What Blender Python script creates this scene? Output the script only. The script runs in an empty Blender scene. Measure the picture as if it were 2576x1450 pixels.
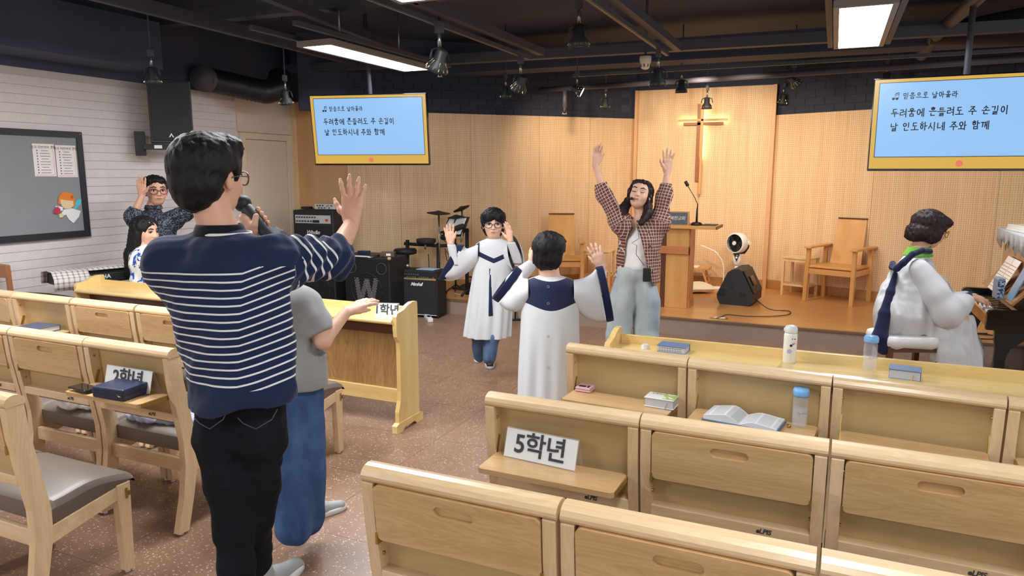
import bpy, bmesh, math, random
import numpy as np
from mathutils import Vector, Matrix

scene = bpy.context.scene
C = scene.collection
PI = math.pi

# ------------------------------------------------------------------ camera, world, exposure
FOC = 1802.0
VD, VR = (2100.0, 437.0), (-2750.0, 430.0)      # vanishing points of the room's depth and row directions
CAMH = 1.6
def _axes():
    D = Vector((VD[0]-1288, -(VD[1]-725), -FOC)).normalized()
    R = (-Vector((VR[0]-1288, -(VR[1]-725), -FOC))).normalized()
    Z = R.cross(D).normalized(); X = D.cross(Z)
    return X, D, Z
_X, _D, _Z = _axes()
M3 = Matrix((_X, _D, _Z))                        # camera axes -> room axes
CAMP = Vector((0, 0, CAMH))
cam_d = bpy.data.cameras.new('camera'); cam = bpy.data.objects.new('camera', cam_d); C.objects.link(cam)
cam.matrix_world = Matrix.Translation(CAMP) @ M3.to_4x4()
cam_d.sensor_width = 36.0; cam_d.lens = 36.0*FOC/2576; cam_d.clip_start = 0.05; cam_d.clip_end = 100
scene.camera = cam
def P(u, v, d):                                  # a point seen at photo pixel (u,v), d metres deep
    return CAMP + M3 @ (Vector((u-1288, -(v-725), -FOC)) * (d/FOC))
def PY(u, v, y):
    r = M3 @ Vector((u-1288, -(v-725), -FOC)); return CAMP + r*(y/r.y)
def PZ(u, v, z=0.0):
    r = M3 @ Vector((u-1288, -(v-725), -FOC)); return CAMP + r*((z-CAMH)/r.z)
CR = M3 @ Vector((1, 0, 0)); CF = M3 @ Vector((0, 0, -1)); CR.z = 0; CF.z = 0; CR.normalize(); CF.normalize()
UP = Vector((0, 0, 1))

scene.view_settings.view_transform = 'Standard'; scene.view_settings.look = 'None'
scene.view_settings.exposure = 0.25; scene.view_settings.gamma = 1.0; scene.view_settings.use_curve_mapping = False
scene.cycles.use_denoising = True
scene.cycles.max_bounces = 6; scene.cycles.diffuse_bounces = 4; scene.cycles.transparent_max_bounces = 8
scene.cycles.sample_clamp_indirect = 6
w = bpy.data.worlds.new('world'); scene.world = w; w.use_nodes = True
w.node_tree.nodes['Background'].inputs[0].default_value = (0.98, 0.96, 0.96, 1)
w.node_tree.nodes['Background'].inputs[1].default_value = 0.95
def lamp(kind, name, loc, aim, energy, col, **kw):
    l = bpy.data.lights.new(name, kind); l.energy = energy; l.color = col
    for k, v in kw.items(): setattr(l, k, v)
    o = bpy.data.objects.new(name, l); C.objects.link(o); o.location = loc
    o.rotation_euler = (Vector(aim)-Vector(loc)).to_track_quat('-Z', 'Y').to_euler()
    return o
# room lights hanging behind the camera (same fixtures as in view)
for i, (x, y) in enumerate([(-3.8, 2.2), (0.1, 1.2), (3.2, 4.2), (-3.8, -1.6), (0.1, -2.2), (3.4, 0.2)]):
    lamp('AREA', 'ceiling_light_lamp', (x, y, 2.58), (x, y, 0), 76 if x < -3 else 32, (0.95, 0.97, 1.0), shape='RECTANGLE', size=0.3, size_y=1.5)
# warm track spots washing the apse wall
for p, a, e in [((-1.9, 7.6, 2.5), (-2.1, 9.45, 1.55), 30), ((-0.9, 7.6, 2.5), (-1.1, 9.45, 1.4), 44), ((-0.2, 7.9, 2.5), (0.2, 9.1, 1.6), 20),
                ((-2.9, 7.7, 2.5), (-3.0, 9.0, 1.6), 26), ((-1.4, 7.9, 2.55), (-1.4, 9.43, 2.0), 22), ((-1.2, 7.3, 2.5), (-0.9, 8.4, 0.2), 30), ((0.9, 7.2, 2.5), (1.2, 8.7, 1.2), 16)]:
    lamp('SPOT', 'track_spot_lamp', p, a, e*1.5, (1.0, 0.80, 0.58), spot_size=1.9, spot_blend=1.0, shadow_soft_size=0.06)

# ------------------------------------------------------------------ helpers
def lin(c):
    if isinstance(c, str):
        c = [int(c[i:i+2], 16)/255 for i in (0, 2, 4)]
    return tuple(((x/12.92) if x <= 0.04045 else ((x+0.055)/1.055)**2.4) for x in c)
MATS = {}
class NT:
    def __init__(s, name):
        s.m = bpy.data.materials.new(name); s.m.use_nodes = True; s.t = s.m.node_tree; s.b = s.t.nodes['Principled BSDF']
    def n(s, typ, **kw):
        nd = s.t.nodes.new(typ)
        for k, v in kw.items():
            if k.startswith('i_'):
                key = k[2:]; key = int(key) if key.isdigit() else key.replace('_', ' ')
                nd.inputs[key].default_value = v
            else: setattr(nd, k, v)
        return nd
    def l(s, a, b): s.t.links.new(a, b)
    def coord(s, kind='Object', scale=(1, 1, 1), rot=(0, 0, 0)):
        tc = s.n('ShaderNodeTexCoord'); mp = s.n('ShaderNodeMapping')
        mp.inputs['Scale'].default_value = scale; mp.inputs['Rotation'].default_value = rot
        s.l(tc.outputs[kind], mp.inputs[0]); return mp.outputs[0]
    def geo(s, scale=(1, 1, 1)):
        g = s.n('ShaderNodeNewGeometry'); mp = s.n('ShaderNodeMapping'); mp.inputs['Scale'].default_value = scale
        s.l(g.outputs['Position'], mp.inputs[0]); return mp.outputs[0]
    def mix(s, f, a, b):
        m = s.n('ShaderNodeMix', data_type='RGBA')
        for sock, v in ((m.inputs[0], f), (m.inputs[6], a), (m.inputs[7], b)):
            if isinstance(v, (int, float)): sock.default_value = v
            elif isinstance(v, tuple): sock.default_value = v+(1,) if len(v) == 3 else v
            else: s.l(v, sock)
        return m.outputs[2]
    def math(s, op, a, b=None, c=None):
        m = s.n('ShaderNodeMath', operation=op)
        for i, v in enumerate((a, b, c)):
            if v is None: continue
            if isinstance(v, (int, float)): m.inputs[i].default_value = v
            else: s.l(v, m.inputs[i])
        return m.outputs[0]
    def bump(s, h, strength=0.3, dist=0.01):
        b = s.n('ShaderNodeBump'); b.inputs['Strength'].default_value = strength; b.inputs['Distance'].default_value = dist
        s.l(h, b.inputs['Height']); s.l(b.outputs[0], s.b.inputs['Normal'])
    def ramp(s, f, stops, const=False):
        r = s.n('ShaderNodeValToRGB'); r.color_ramp.interpolation = 'CONSTANT' if const else 'LINEAR'
        e = r.color_ramp.elements
        while len(e) < len(stops): e.new(0.5)
        for i, (p, c) in enumerate(stops): e[i].position = p; e[i].color = c+(1,) if len(c) == 3 else c
        s.l(f, r.inputs[0]); return r.outputs[0]
    def noise(s, vec, scale=5, detail=3, rough=0.5, dist=0):
        n = s.n('ShaderNodeTexNoise'); n.inputs['Scale'].default_value = scale; n.inputs['Detail'].default_value = detail
        n.inputs['Roughness'].default_value = rough; n.inputs['Distortion'].default_value = dist
        if vec is not None: s.l(vec, n.inputs['Vector'])
        return n.outputs[0]
    def attr(s, name):
        a = s.n('ShaderNodeAttribute'); a.attribute_name = name; return a.outputs['Fac']
    def set(s, **kw):
        for k, v in kw.items():
            key = k.replace('_', ' ')
            if isinstance(v, (int, float, tuple)):
                s.b.inputs[key].default_value = (v+(1,) if isinstance(v, tuple) and len(v) == 3 and 'Color' in key else v)
            else: s.l(v, s.b.inputs[key])
        return s.m
def plain(name, col, rough=0.5, metal=0.0, var=0.06, vs=6, spec=0.5, **kw):
    if name in MATS: return MATS[name]
    t = NT(name); c = lin(col)
    f = t.noise(t.coord(), vs, 3)
    out = t.mix(f, tuple(x*(1-var) for x in c), tuple(min(1, x*(1+var)) for x in c))
    MATS[name] = t.set(Base_Color=out, Roughness=rough, Metallic=metal, Specular_IOR_Level=spec, **kw); return MATS[name]
def wood(name, light, dark, scale=1.0, axis=0, rough=0.35, contrast=1.0, coat=0.0, knots=True):
    """board wood, grain running along local axis"""
    t = NT(name)
    oi = t.n('ShaderNodeObjectInfo')
    add = t.n('ShaderNodeVectorMath', operation='ADD'); sc = t.n('ShaderNodeVectorMath', operation='SCALE'); sc.inputs[3].default_value = 3.7
    tc = t.n('ShaderNodeTexCoord'); cb = t.n('ShaderNodeCombineXYZ')
    for i in range(3): t.l(oi.outputs['Random'], cb.inputs[i])
    t.l(cb.outputs[0], sc.inputs[0]); t.l(tc.outputs['Object'], add.inputs[0]); t.l(sc.outputs[0], add.inputs[1])
    mp = t.n('ShaderNodeMapping'); s = [9.0*scale]*3; s[axis] = 1.1*scale; mp.inputs['Scale'].default_value = s
    t.l(add.outputs[0], mp.inputs[0])
    n1 = t.noise(mp.outputs[0], 1.6, 3, 0.55, 1.4)
    wv = t.math('FRACT', t.math('MULTIPLY', n1, 9.0))
    tri = t.math('ABSOLUTE', t.math('SUBTRACT', t.math('MULTIPLY', wv, 2.0), 1.0))
    mp2 = t.n('ShaderNodeMapping'); s2 = [160.0*scale]*3; s2[axis] = 5.0*scale; mp2.inputs['Scale'].default_value = s2
    t.l(add.outputs[0], mp2.inputs[0])
    n2 = t.noise(mp2.outputs[0], 1.0, 2, 0.6)
    mp3 = t.n('ShaderNodeMapping'); s3 = [16.0*scale]*3; s3[axis] = .6*scale; mp3.inputs['Scale'].default_value = s3
    t.l(add.outputs[0], mp3.inputs[0]); n3 = t.noise(mp3.outputs[0], 1.0, 1, 0.5)
    f = t.math('ADD', t.math('MULTIPLY', tri, 0.22*contrast), t.math('ADD', t.math('MULTIPLY', n2, 0.22), t.math('MULTIPLY', n3, 0.72)))
    f = t.math('SUBTRACT', f, 0.12)
    cl, cd = lin(light), lin(dark)
    col = t.ramp(f, [(0.15, cl), (0.85, cd)])
    t.bump(n2, 0.08, 0.002)
    MATS[name] = t.set(Base_Color=col, Roughness=rough, Coat_Weight=coat, Coat_Roughness=0.15); return MATS[name]

class MB:
    def __init__(s): s.v = []; s.f = []; s.mi = []; s.sm = []
    def add(s, vs, fs, mi=0, smooth=False):
        b = len(s.v); s.v += [tuple(x) for x in vs]
        for f in fs: s.f.append([i+b for i in f]); s.mi.append(mi); s.sm.append(smooth)
        return s
    def box(s, lo, hi, mi=0):
        x0, y0, z0 = lo; x1, y1, z1 = hi
        return s.add([(x0,y0,z0),(x1,y0,z0),(x1,y1,z0),(x0,y1,z0),(x0,y0,z1),(x1,y0,z1),(x1,y1,z1),(x0,y1,z1)],
                     [(0,3,2,1),(4,5,6,7),(0,1,5,4),(1,2,6,5),(2,3,7,6),(3,0,4,7)], mi)
    def cbox(s, c, size, mi=0): return s.box([c[i]-size[i]/2 for i in range(3)], [c[i]+size[i]/2 for i in range(3)], mi)
    def beam(s, a, b, w, h, up=(0, 0, 1), mi=0):
        a, b = Vector(a), Vector(b); d = (b-a).normalized(); u = Vector(up)
        if abs(d.dot(u)) > .98: u = Vector((0, 1, 0))
        r = d.cross(u).normalized(); u = r.cross(d).normalized(); vs = []
        for p in (a, b):
            for x, z in ((-1,-1),(1,-1),(1,1),(-1,1)): vs.append(p+r*x*w/2+u*z*h/2)
        return s.add(vs, [(0,1,2,3),(7,6,5,4),(0,4,5,1),(1,5,6,2),(2,6,7,3),(3,7,4,0)], mi)
    def cyl(s, a, b, r, r2=None, n=16, caps=True, mi=0, smooth=True):
        a, b = Vector(a), Vector(b); r2 = r if r2 is None else r2; d = (b-a).normalized()
        u = Vector((0,0,1)) if abs(d.z) < .9 else Vector((1,0,0)); x = d.cross(u).normalized(); y = d.cross(x)
        vs = []
        for p, q in ((a, r), (b, r2)):
            for i in range(n): t = 2*PI*i/n; vs.append(p+(x*math.cos(t)+y*math.sin(t))*q)
        fs = [(i, (i+1) % n, n+(i+1) % n, n+i) for i in range(n)]
        s.add(vs, fs, mi, smooth)
        if caps:
            bb = len(s.v)-2*n; s.f.append([bb+i for i in range(n)][::-1]); s.mi.append(mi); s.sm.append(False)
            s.f.append([bb+n+i for i in range(n)]); s.mi.append(mi); s.sm.append(False)
        return s
    def rings(s, rings, close=True, caps=True, mi=0, smooth=True):
        n = len(rings[0]); vs = [p for r in rings for p in r]; fs = []
        for k in range(len(rings)-1):
            for i in range(n if close else n-1):
                j = (i+1) % n; fs.append((k*n+i, k*n+j, (k+1)*n+j, (k+1)*n+i))
        s.add(vs, fs, mi, smooth)
        if caps:
            bb = len(s.v)-len(vs); s.f.append([bb+i for i in range(n)][::-1]); s.mi.append(mi); s.sm.append(smooth)
            bb = len(s.v)-n; s.f.append([bb+i for i in range(n)]); s.mi.append(mi); s.sm.append(smooth)
        return s
    def tube(s, pts, r, n=8, mi=0, caps=True):
        pts = [Vector(p) for p in pts]; rs = r if isinstance(r, (list, tuple)) else [r]*len(pts); out = []; x = None
        for i, p in enumerate(pts):
            d = (pts[min(i+1, len(pts)-1)]-pts[max(i-1, 0)]).normalized()
            if x is None:
                u = Vector((0,0,1)) if abs(d.z) < .9 else Vector((1,0,0)); x = d.cross(u).normalized()
            else: x = (x-d*x.dot(d)).normalized()
            y = d.cross(x); out.append([p+(x*math.cos(2*PI*k/n)+y*math.sin(2*PI*k/n))*rs[i] for k in range(n)])
        return s.rings(out, True, caps, mi)
    def prism(s, prof, a, b, plane='yz', mi=0, smooth=False):
        """profile of 2D points extruded from a to b on the remaining axis"""
        def mk(t, p):
            return {'yz': (t, p[0], p[1]), 'xz': (p[0], t, p[1]), 'xy': (p[0], p[1], t)}[plane]
        n = len(prof); vs = [mk(a, p) for p in prof]+[mk(b, p) for p in prof]
        fs = [(i, (i+1) % n, n+(i+1) % n, n+i) for i in range(n)]
        s.add(vs, fs, mi, smooth); s.add(vs, [list(range(n))[::-1], [n+i for i in range(n)]], mi); return s
    def lathe(s, prof, c=(0,0,0), n=24, mi=0, axis='z'):
        rs = []
        for r, z in prof:
            rs.append([(c[0]+r*math.cos(2*PI*i/n), c[1]+r*math.sin(2*PI*i/n), c[2]+z) if axis == 'z' else
                       (c[0]+r*math.cos(2*PI*i/n), c[1]-z, c[2]+r*math.sin(2*PI*i/n)) for i in range(n)])
        return s.rings(rs, True, True, mi)
    def ball(s, c, r, n=12, mi=0, sc=(1,1,1)):
        rs = []
        for k in range(1, n//2):
            t = PI*k/(n//2); rs.append([(c[0]+r*sc[0]*math.sin(t)*math.cos(2*PI*i/n), c[1]+r*sc[1]*math.sin(t)*math.sin(2*PI*i/n), c[2]-r*sc[2]*math.cos(t)) for i in range(n)])
        return s.rings(rs, True, True, mi)
    def xf(s, M):
        s.v = [tuple(M @ Vector(p)) for p in s.v]; return s
    def mesh(s, name, mats):
        me = bpy.data.meshes.new(name); me.from_pydata(s.v, [], s.f)
        for m in (mats if isinstance(mats, (list, tuple)) else [mats]): me.materials.append(m)
        me.polygons.foreach_set('material_index', s.mi); me.polygons.foreach_set('use_smooth', s.sm)
        me.update()
        bm = bmesh.new(); bm.from_mesh(me); bmesh.ops.recalc_face_normals(bm, faces=bm.faces); bm.to_mesh(me); bm.free()
        return me
def link(name, me, parent=None, **kw):
    o = bpy.data.objects.new(name, me); C.objects.link(o)
    if parent is not None: o.parent = parent
    for k, v in kw.items(): o[k] = v
    return o
def obj(name, mb, mats, parent=None, bevel=0, seg=2, **kw):
    o = link(name, mb.mesh(name, mats), parent, **kw)
    if bevel:
        m = o.modifiers.new('bevel', 'BEVEL'); m.width = bevel; m.segments = seg; m.limit_method = 'ANGLE'; m.angle_limit = 0.7
    return o
def thing(name, label, cat, loc=(0,0,0), rotz=0, group=None):
    o = bpy.data.objects.new(name, None); C.objects.link(o); o.location = loc; o.rotation_euler = (0, 0, rotz)
    o['label'] = label; o['category'] = cat
    if group: o['group'] = group
    return o
def tag(o, label, cat, group=None):
    o['label'] = label; o['category'] = cat
    if group: o['group'] = group
    return o
def struct(name, mb, mats, parent=None, bevel=0, **kw):
    o = obj(name, mb, mats, parent, bevel, **kw)
    if parent is None: o['kind'] = 'structure'
    return o
KIDS = {}
def dup(root, loc, rotz, label, group=None):
    def cp(o, par):
        c = o.copy(); C.objects.link(c)
        if par is not None: c.parent = par
        for ch in o.children: cp(ch, c)
        return c
    r = cp(root, None); r.location = loc; r.rotation_euler = (0, 0, rotz); r['label'] = label
    if group: r['group'] = group
    return r
def text(name, body, size, mat, parent, M, offset=0.0, extrude=0.0006, align='CENTER', shear=0, space=1.0, **kw):
    cu = bpy.data.curves.new('t', 'FONT'); cu.body = body; cu.size = size; cu.align_x = align; cu.align_y = 'CENTER'
    cu.offset = offset; cu.extrude = extrude; cu.shear = shear; cu.space_character = space; cu.resolution_u = 4
    o = bpy.data.objects.new('t', cu); C.objects.link(o)
    dg = bpy.context.evaluated_depsgraph_get(); me = bpy.data.meshes.new_from_object(o.evaluated_get(dg))
    bpy.data.objects.remove(o); me.name = name; me.materials.clear(); me.materials.append(mat); me.transform(M)
    return link(name, me, parent, **kw)
def frame(x, y, z, o): return Matrix((x, y, z)).transposed().to_4x4() if o is None else Matrix.Translation(o) @ Matrix((x, y, z)).transposed().to_4x4()

# ------------------------------------------------------------------ materials
BEN = wood('pale_rubberwood', 'EACFA6', 'CCA474', 1.0, 0, 0.32, 0.8, 0.25)
BENV = wood('pale_rubberwood_upright', 'EACFA6', 'CCA474', 1.0, 2, 0.32, 0.8, 0.25)
TABW = wood('tan_table_board', 'DDB887', 'BC915E', 1.0, 0, 0.32, 1.1, 0.25)
OLIVE = wood('olive_veneer', 'C9AD7C', 'B09361', 0.5, 0, 0.5, 0.5)
DESK = wood('varnished_pine', 'F0D492', 'D9AF68', 0.8, 0, 0.22, 0.7, 0.4)
DESKV = wood('varnished_pine_upright', 'F0D492', 'D9AF68', 0.8, 2, 0.22, 0.7, 0.4)
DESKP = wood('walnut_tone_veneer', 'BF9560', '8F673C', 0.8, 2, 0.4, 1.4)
OAK = wood('honey_oak', 'DDA765', 'C08642', 0.7, 2, 0.35, 0.6)
OAKX = wood('honey_oak_rail', 'DDA765', 'B97E3D', 0.7, 0, 0.35, 0.6)
PALE = wood('pale_pine', 'E8C998', 'CFA870', 1.0, 2, 0.45, 0.4)
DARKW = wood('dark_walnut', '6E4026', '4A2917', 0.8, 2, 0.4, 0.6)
BLACK = plain('black_vinyl', '151617', 0.55)
BLACKG = plain('black_gloss', '0A0B0D', 0.12, spec=0.6)
CHAR = plain('charcoal_plastic', '26282C', 0.5)
GREY = plain('brushed_steel', 'A8A8A4', 0.3, 0.9)
BRASS = plain('brass', 'B49A50', 0.3, 0.9)
WHITE = plain('white_plastic', 'F0EEEA', 0.4)
PAPER = plain('white_paper', 'EFEFEC', 0.7)
INK = plain('dark_ink', '3A3B40', 0.6)
LEATHER = plain('taupe_leather', '6F6258', 0.4, 0, 0.05, 4)
CREAM = plain('cream_fabric', 'EFE3C8', 0.8)
def emit(name, col, st):
    t = NT(name); c = lin(col)
    return t.set(Base_Color=(0,0,0), Emission_Color=c, Emission_Strength=st, Roughness=0.4)
PANEL_E = emit('light_panel_glow', 'F6FAFF', 34.0)

# ------------------------------------------------------------------ setting
def m_floor():
    t = NT('speckled_floor_tile'); g = t.geo()
    n0 = t.noise(g, 0.9, 3, 0.5); n1 = t.noise(g, 6, 4, 0.6)
    base = t.ramp(n1, [(0.3, lin('80624F')), (0.75, lin('9F7E68'))])
    base = t.mix(n0, base, lin('906E58'))
    v = t.n('ShaderNodeTexVoronoi', feature='F1'); v.inputs['Scale'].default_value = 70; v.inputs['Randomness'].default_value = 1.0
    mp = t.n('ShaderNodeMapping'); mp.inputs['Scale'].default_value = (1, 1.0, 1)
    dn = t.n('ShaderNodeTexNoise'); dn.inputs['Scale'].default_value = 90; t.l(g, dn.inputs['Vector'])
    ad = t.n('ShaderNodeVectorMath', operation='MULTIPLY_ADD'); t.l(dn.outputs['Color'], ad.inputs[0]); ad.inputs[1].default_value = (.02, .02, .02); t.l(g, ad.inputs[2])
    t.l(ad.outputs[0], v.inputs['Vector'])
    pick = t.math('LESS_THAN', v.outputs['Distance'], 0.26)
    sep = t.n('ShaderNodeSeparateColor'); t.l(v.outputs['Color'], sep.inputs[0])
    lite = t.math('MULTIPLY', pick, t.math('GREATER_THAN', sep.outputs[0], 0.45))
    darkp = t.math('MULTIPLY', pick, t.math('LESS_THAN', sep.outputs[0], 0.25))
    col = t.mix(t.math('MULTIPLY', lite, 0.65), base, lin('E6D6C6'))
    col = t.mix(t.math('MULTIPLY', darkp, 0.5), col, lin('6E4A38'))
    r = t.math('ADD', 0.24, t.math('MULTIPLY', n1, 0.14))
    return t.set(Base_Color=col, Roughness=r, Specular_IOR_Level=0.5)
FLOOR = m_floor()
GAP = plain('dark_joint', '6A5446', 0.9)
fl = struct('floor', MB().box((-6.2, -6, -0.12), (6.0, 9.9, -0.006)), GAP)
tm = None; T = 0.6
random.seed(3)
cells = []
for i in range(-11, 8):
    for j in range(-6, 12):
        x0, y0 = i*T+0.3, 2.41+j*T-0.0
        if -6.2 < x0 < 4.2 and -1.0 < y0 < 7.0: cells.append((x0, y0))
tm = MB().box((0.0009, 0.0009, -0.0055), (T-0.0009, T-0.0009, 0.0)).mesh('floor_tile', FLOOR)
for x0, y0 in cells:
    o = link('floor_tile', tm, fl); o.location = (x0, y0, 0)

def m_perf():
    t = NT('perforated_maple_panel')
    tc = t.n('ShaderNodeTexCoord'); sp = t.n('ShaderNodeSeparateXYZ'); t.l(tc.outputs['Object'], sp.inputs[0])
    Pt = 0.022
    def cell(o):
        return t.math('ABSOLUTE', t.math('SUBTRACT', t.math('FRACT', t.math('MULTIPLY', o, 1/Pt)), 0.5))
    dx, dz = cell(sp.outputs[0]), cell(sp.outputs[2])
    d = t.math('SQRT', t.math('ADD', t.math('MULTIPLY', dx, dx), t.math('MULTIPLY', dz, dz)))
    hole = t.math('LESS_THAN', d, 0.19)
    g = t.geo((42, 42, 1.6)); n = t.noise(g, 1.0, 3, 0.6)
    g2 = t.geo((7, 7, 0.4)); n2 = t.noise(g2, 1.0, 2, 0.5)
    c = t.ramp(t.math('ADD', t.math('MULTIPLY', n, .6), t.math('MULTIPLY', n2, .4)), [(0.3, lin('F0D2A8')), (0.7, lin('DDB585'))])
    c = t.mix(t.math('MULTIPLY', hole, 0.62), c, lin('6B4A2C'))
    return t.set(Base_Color=c, Roughness=0.5)
PERF = m_perf()
VENEER = wood('plain_maple_veneer', 'DDAE7C', 'C8955E', 0.4, 2, 0.45, 0.4)
BRICKW = None
def m_brick(name, a, b, rough):
    t = NT(name); g = t.geo(); n = t.noise(g, 14, 4, 0.6); oi = t.n('ShaderNodeObjectInfo')
    c = t.mix(n, lin(a), lin(b)); t.bump(t.noise(g, 60, 3), 0.25, 0.004)
    return t.set(Base_Color=c, Roughness=rough)
BRICKW = m_brick('white_painted_brick', 'E2DAD8', 'D2C9C6', 0.6)
BRICKK = m_brick('navy_black_painted_brick', '2F3448', '282C40', 0.7)
MORTW = plain('white_mortar', 'C6BEBB', 0.8)
KCEIL = plain('black_ceiling_with_haze', '3E445A', 0.75, 0, 0.25, 1.5)  # black ceiling, its colour lightened to navy for the haze around the lamps
KSTEEL = plain('dark_painted_steel', '464650', 0.55, 0.0, 0.12, 3)
XW = -6.0
# ceiling slab
struct('ceiling', MB().box((-6.3, -6, 3.15), (6, 10.2, 3.3)), KCEIL)
# left white brick wall, upper part dark
wl = struct('wall_left', MB().box((-6.25, -6, 0), (XW-0.008, 7.0, 2.43)), MORTW)
struct('wall_left_upper', MB().box((-6.25, -6, 2.43), (XW+0.02, 7.0, 3.2)), KCEIL)
bL, bH = 0.30, 0.074
bme = MB().box((-0.012, 0.0003, 0.0016), (0.0, bL-0.0003, bH-0.0016)).mesh('brick', BRICKW)
bricks = []
nrow = int(2.43/bH)+1
for r in range(nrow):
    z = r*bH
    if z+bH > 2.43: continue
    y = -1.2 + (r % 2)*bL/2
    while y < 6.93:
        yy = y
        bricks.append((yy, z))
        y += bL
vis = [b for b in bricks if b[0] > 3.15 and b[0]+bL < 6.1 and b[1] > 0.5 and not (b[0] < 4.05 and 1.15 < b[1] < 1.85)]
vis.sort(key=lambda b: b[0]); near = set(vis[:300])
rest = MB()
for b in bricks:
    if b in near:
        o = link('brick', bme, wl); o.location = (XW, b[0], b[1])
    else:
        ye = min(b[0]+bL-.0003, 6.105 if b[1] < 2.03 else 6.94)
        if ye > b[0]+.01: rest.box((XW-0.012, b[0]+.0003, b[1]+.0016), (XW, ye, b[1]+bH-.0016))
obj('brickwork', rest, BRICKW, wl)['kind'] = 'stuff'
# door in the left wall
DOORM = plain('cream_painted_door', 'DCCBB6', 0.5, 0, 0.02)
d1 = struct('door_1', MB().box((XW-.02, 6.19, 0.01), (XW+.012, 6.84, 1.965)), DOORM, bevel=0.003)
obj('door_frame', MB().box((XW-.02, 6.11, 0), (XW+.03, 6.185, 2.04)).box((XW-.02, 6.845, 0), (XW+.03, 6.93, 2.04)).box((XW-.02, 6.185, 1.97), (XW+.03, 6.845, 2.04)), DOORM, d1, 0.004)
obj('door_panel_top', MB().box((XW-.02, 6.08, 2.045), (XW+.02, 6.95, 2.42)), plain('cream_plaster', 'D9C9B8', .6), d1)
obj('door_handle', MB().cyl((XW+.012, 6.25, 1.0), (XW+.06, 6.25, 1.0), .012).cyl((XW+.06, 6.25, 1.0), (XW+.06, 6.37, 1.0), .009), GREY, d1)

# apse walls: lines a->b in plan, split in panels
def apse(name, a, b, z0, z1, mat, seams, back=KCEIL, ztop=3.15, thick=.05):
    a, b = Vector((a[0], a[1], 0)), Vector((b[0], b[1], 0)); d = (b-a); L = d.length; d.normalize()
    ang = math.atan2(d.y, d.x)
    root = struct(name, MB().box((0, 0.03, z0), (L, 0.12, z1)), mat)
    root.location = a; root.rotation_euler = (0, 0, ang)
    xs = [0]+seams+[L]
    for i in range(len(xs)-1):
        obj('wood_panel', MB().box((xs[i]+.0015, -0.001, z0), (xs[i+1]-.0015, 0.03, z1)), mat, root)
    return root, L, ang
STZ = 0.17
A0, A1 = (-5.2, 6.95), (-2.42, 9.53)
wa, La, anga = apse('wall_back_left', A0, A1, 0.0, 2.31, PERF, [0.62, 1.5, 2.4, 3.1])
B0, B1 = (-0.715, 9.50), (3.6, 7.77)
wb, Lb, angb = apse('wall_back_right', B0, B1, 0.0, 2.305, PERF, [1.2, 2.4, 3.6])
wf, Lf, _ = apse('wall_back_end', (-6.01, 6.96), (-5.19, 6.95), 0, 2.43, VENEER, [])
obj('corner_strip', MB().box((0.0, -0.03, 0), (0.09, 0.03, 2.43)), PERF, wf)
struct('wall_back_end_upper', MB().box((-6.3, 6.97, 2.43), (-5.2, 7.2, 3.2)), KCEIL)
# dark brick above the wood
def above(root, L, z0, z1, name):
    w_ = struct(name, MB().box((-0.5 if name.endswith('left_upper') else 0, 0.06, z0), (L, 0.2, z1)), KCEIL)
    w_.location = root.location; w_.rotation_euler = root.rotation_euler
    me = MB().box((.002, 0, .002), (.228, .03, .088)).mesh('brick', BRICKK)
    r = 0; z = z0
    while z+.09 <= z1+.05 and r < 7:
        x = 0.0+(r % 2)*.115
        while x+.23 < L:
            o = link('brick', me, w_); o.location = (x, 0.045, z); x += .23
        z += .09; r += 1
above(wa, La, 2.31, 3.15, 'wall_back_left_upper'); above(wb, min(Lb, 4.6), 2.305, 3.15, 'wall_back_right_upper')
# centre column with slim side frames
wc = struct('wall_back_center', MB().box((-2.40, 9.47, 0), (-0.735, 9.62, 2.66)), PERF)
for i, (x0, x1) in enumerate([(-2.395, -1.58), (-1.577, -0.74)]):
    pn = obj('wood_panel', MB().box((0, 0, 0), (x1-x0, .03, 2.66)), PERF, wc); pn.location = (x0, 9.437, 0)
obj('side_frame', MB().box((-2.435, 9.40, 0), (-2.396, 9.62, 2.66)), VENEER, wc)
obj('side_frame', MB().box((-0.739, 9.40, 0), (-0.70, 9.62, 2.66)), VENEER, wc)
struct('wall_back_center_upper', MB().box((-3.2, 9.64, 2.2), (0.2, 9.8, 3.15)), KCEIL)
# baseboards
BASEB = wood('baseboard_oak', 'BE8A50', 'A87440', 0.6, 0, 0.4, 0.3)
for nm, root, L in (('baseboard_left', wa, La), ('baseboard_right', wb, Lb)):
    o = struct(nm, MB().box((0, -0.015, STZ), (L, 0.0, STZ+.11)), BASEB, bevel=.003); o.location = root.location; o.rotation_euler = root.rotation_euler
struct('baseboard_center', MB().box((-2.40, 9.42, STZ), (-0.73, 9.436, STZ+.11)), BASEB, bevel=.003)
# stage
STG = wood('stage_laminate', 'D39A5C', 'B97E44', 0.5, 0, 0.28, 0.5, 0.15)
stp = [(-5.2, 7.12), (3.7, 7.12), (3.7, 7.75), (-0.715, 9.55), (-2.42, 9.58), (-5.05, 7.14)]
struct('floor_stage', MB().prism(stp, 0.0, STZ, 'xy'), [STG])
struct('trim_1', MB().box((-5.1, 7.095, STZ-.018), (3.7, 7.13, STZ+.002)), plain('stage_nosing', '7A5F48', .4))
struct('trim_2', MB().box((-5.1, 7.105, 0.0), (3.7, 7.119, STZ-.018)), plain('stage_riser_grey_brown', 'A08878', .7))  # riser front in one even grey-brown

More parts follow.
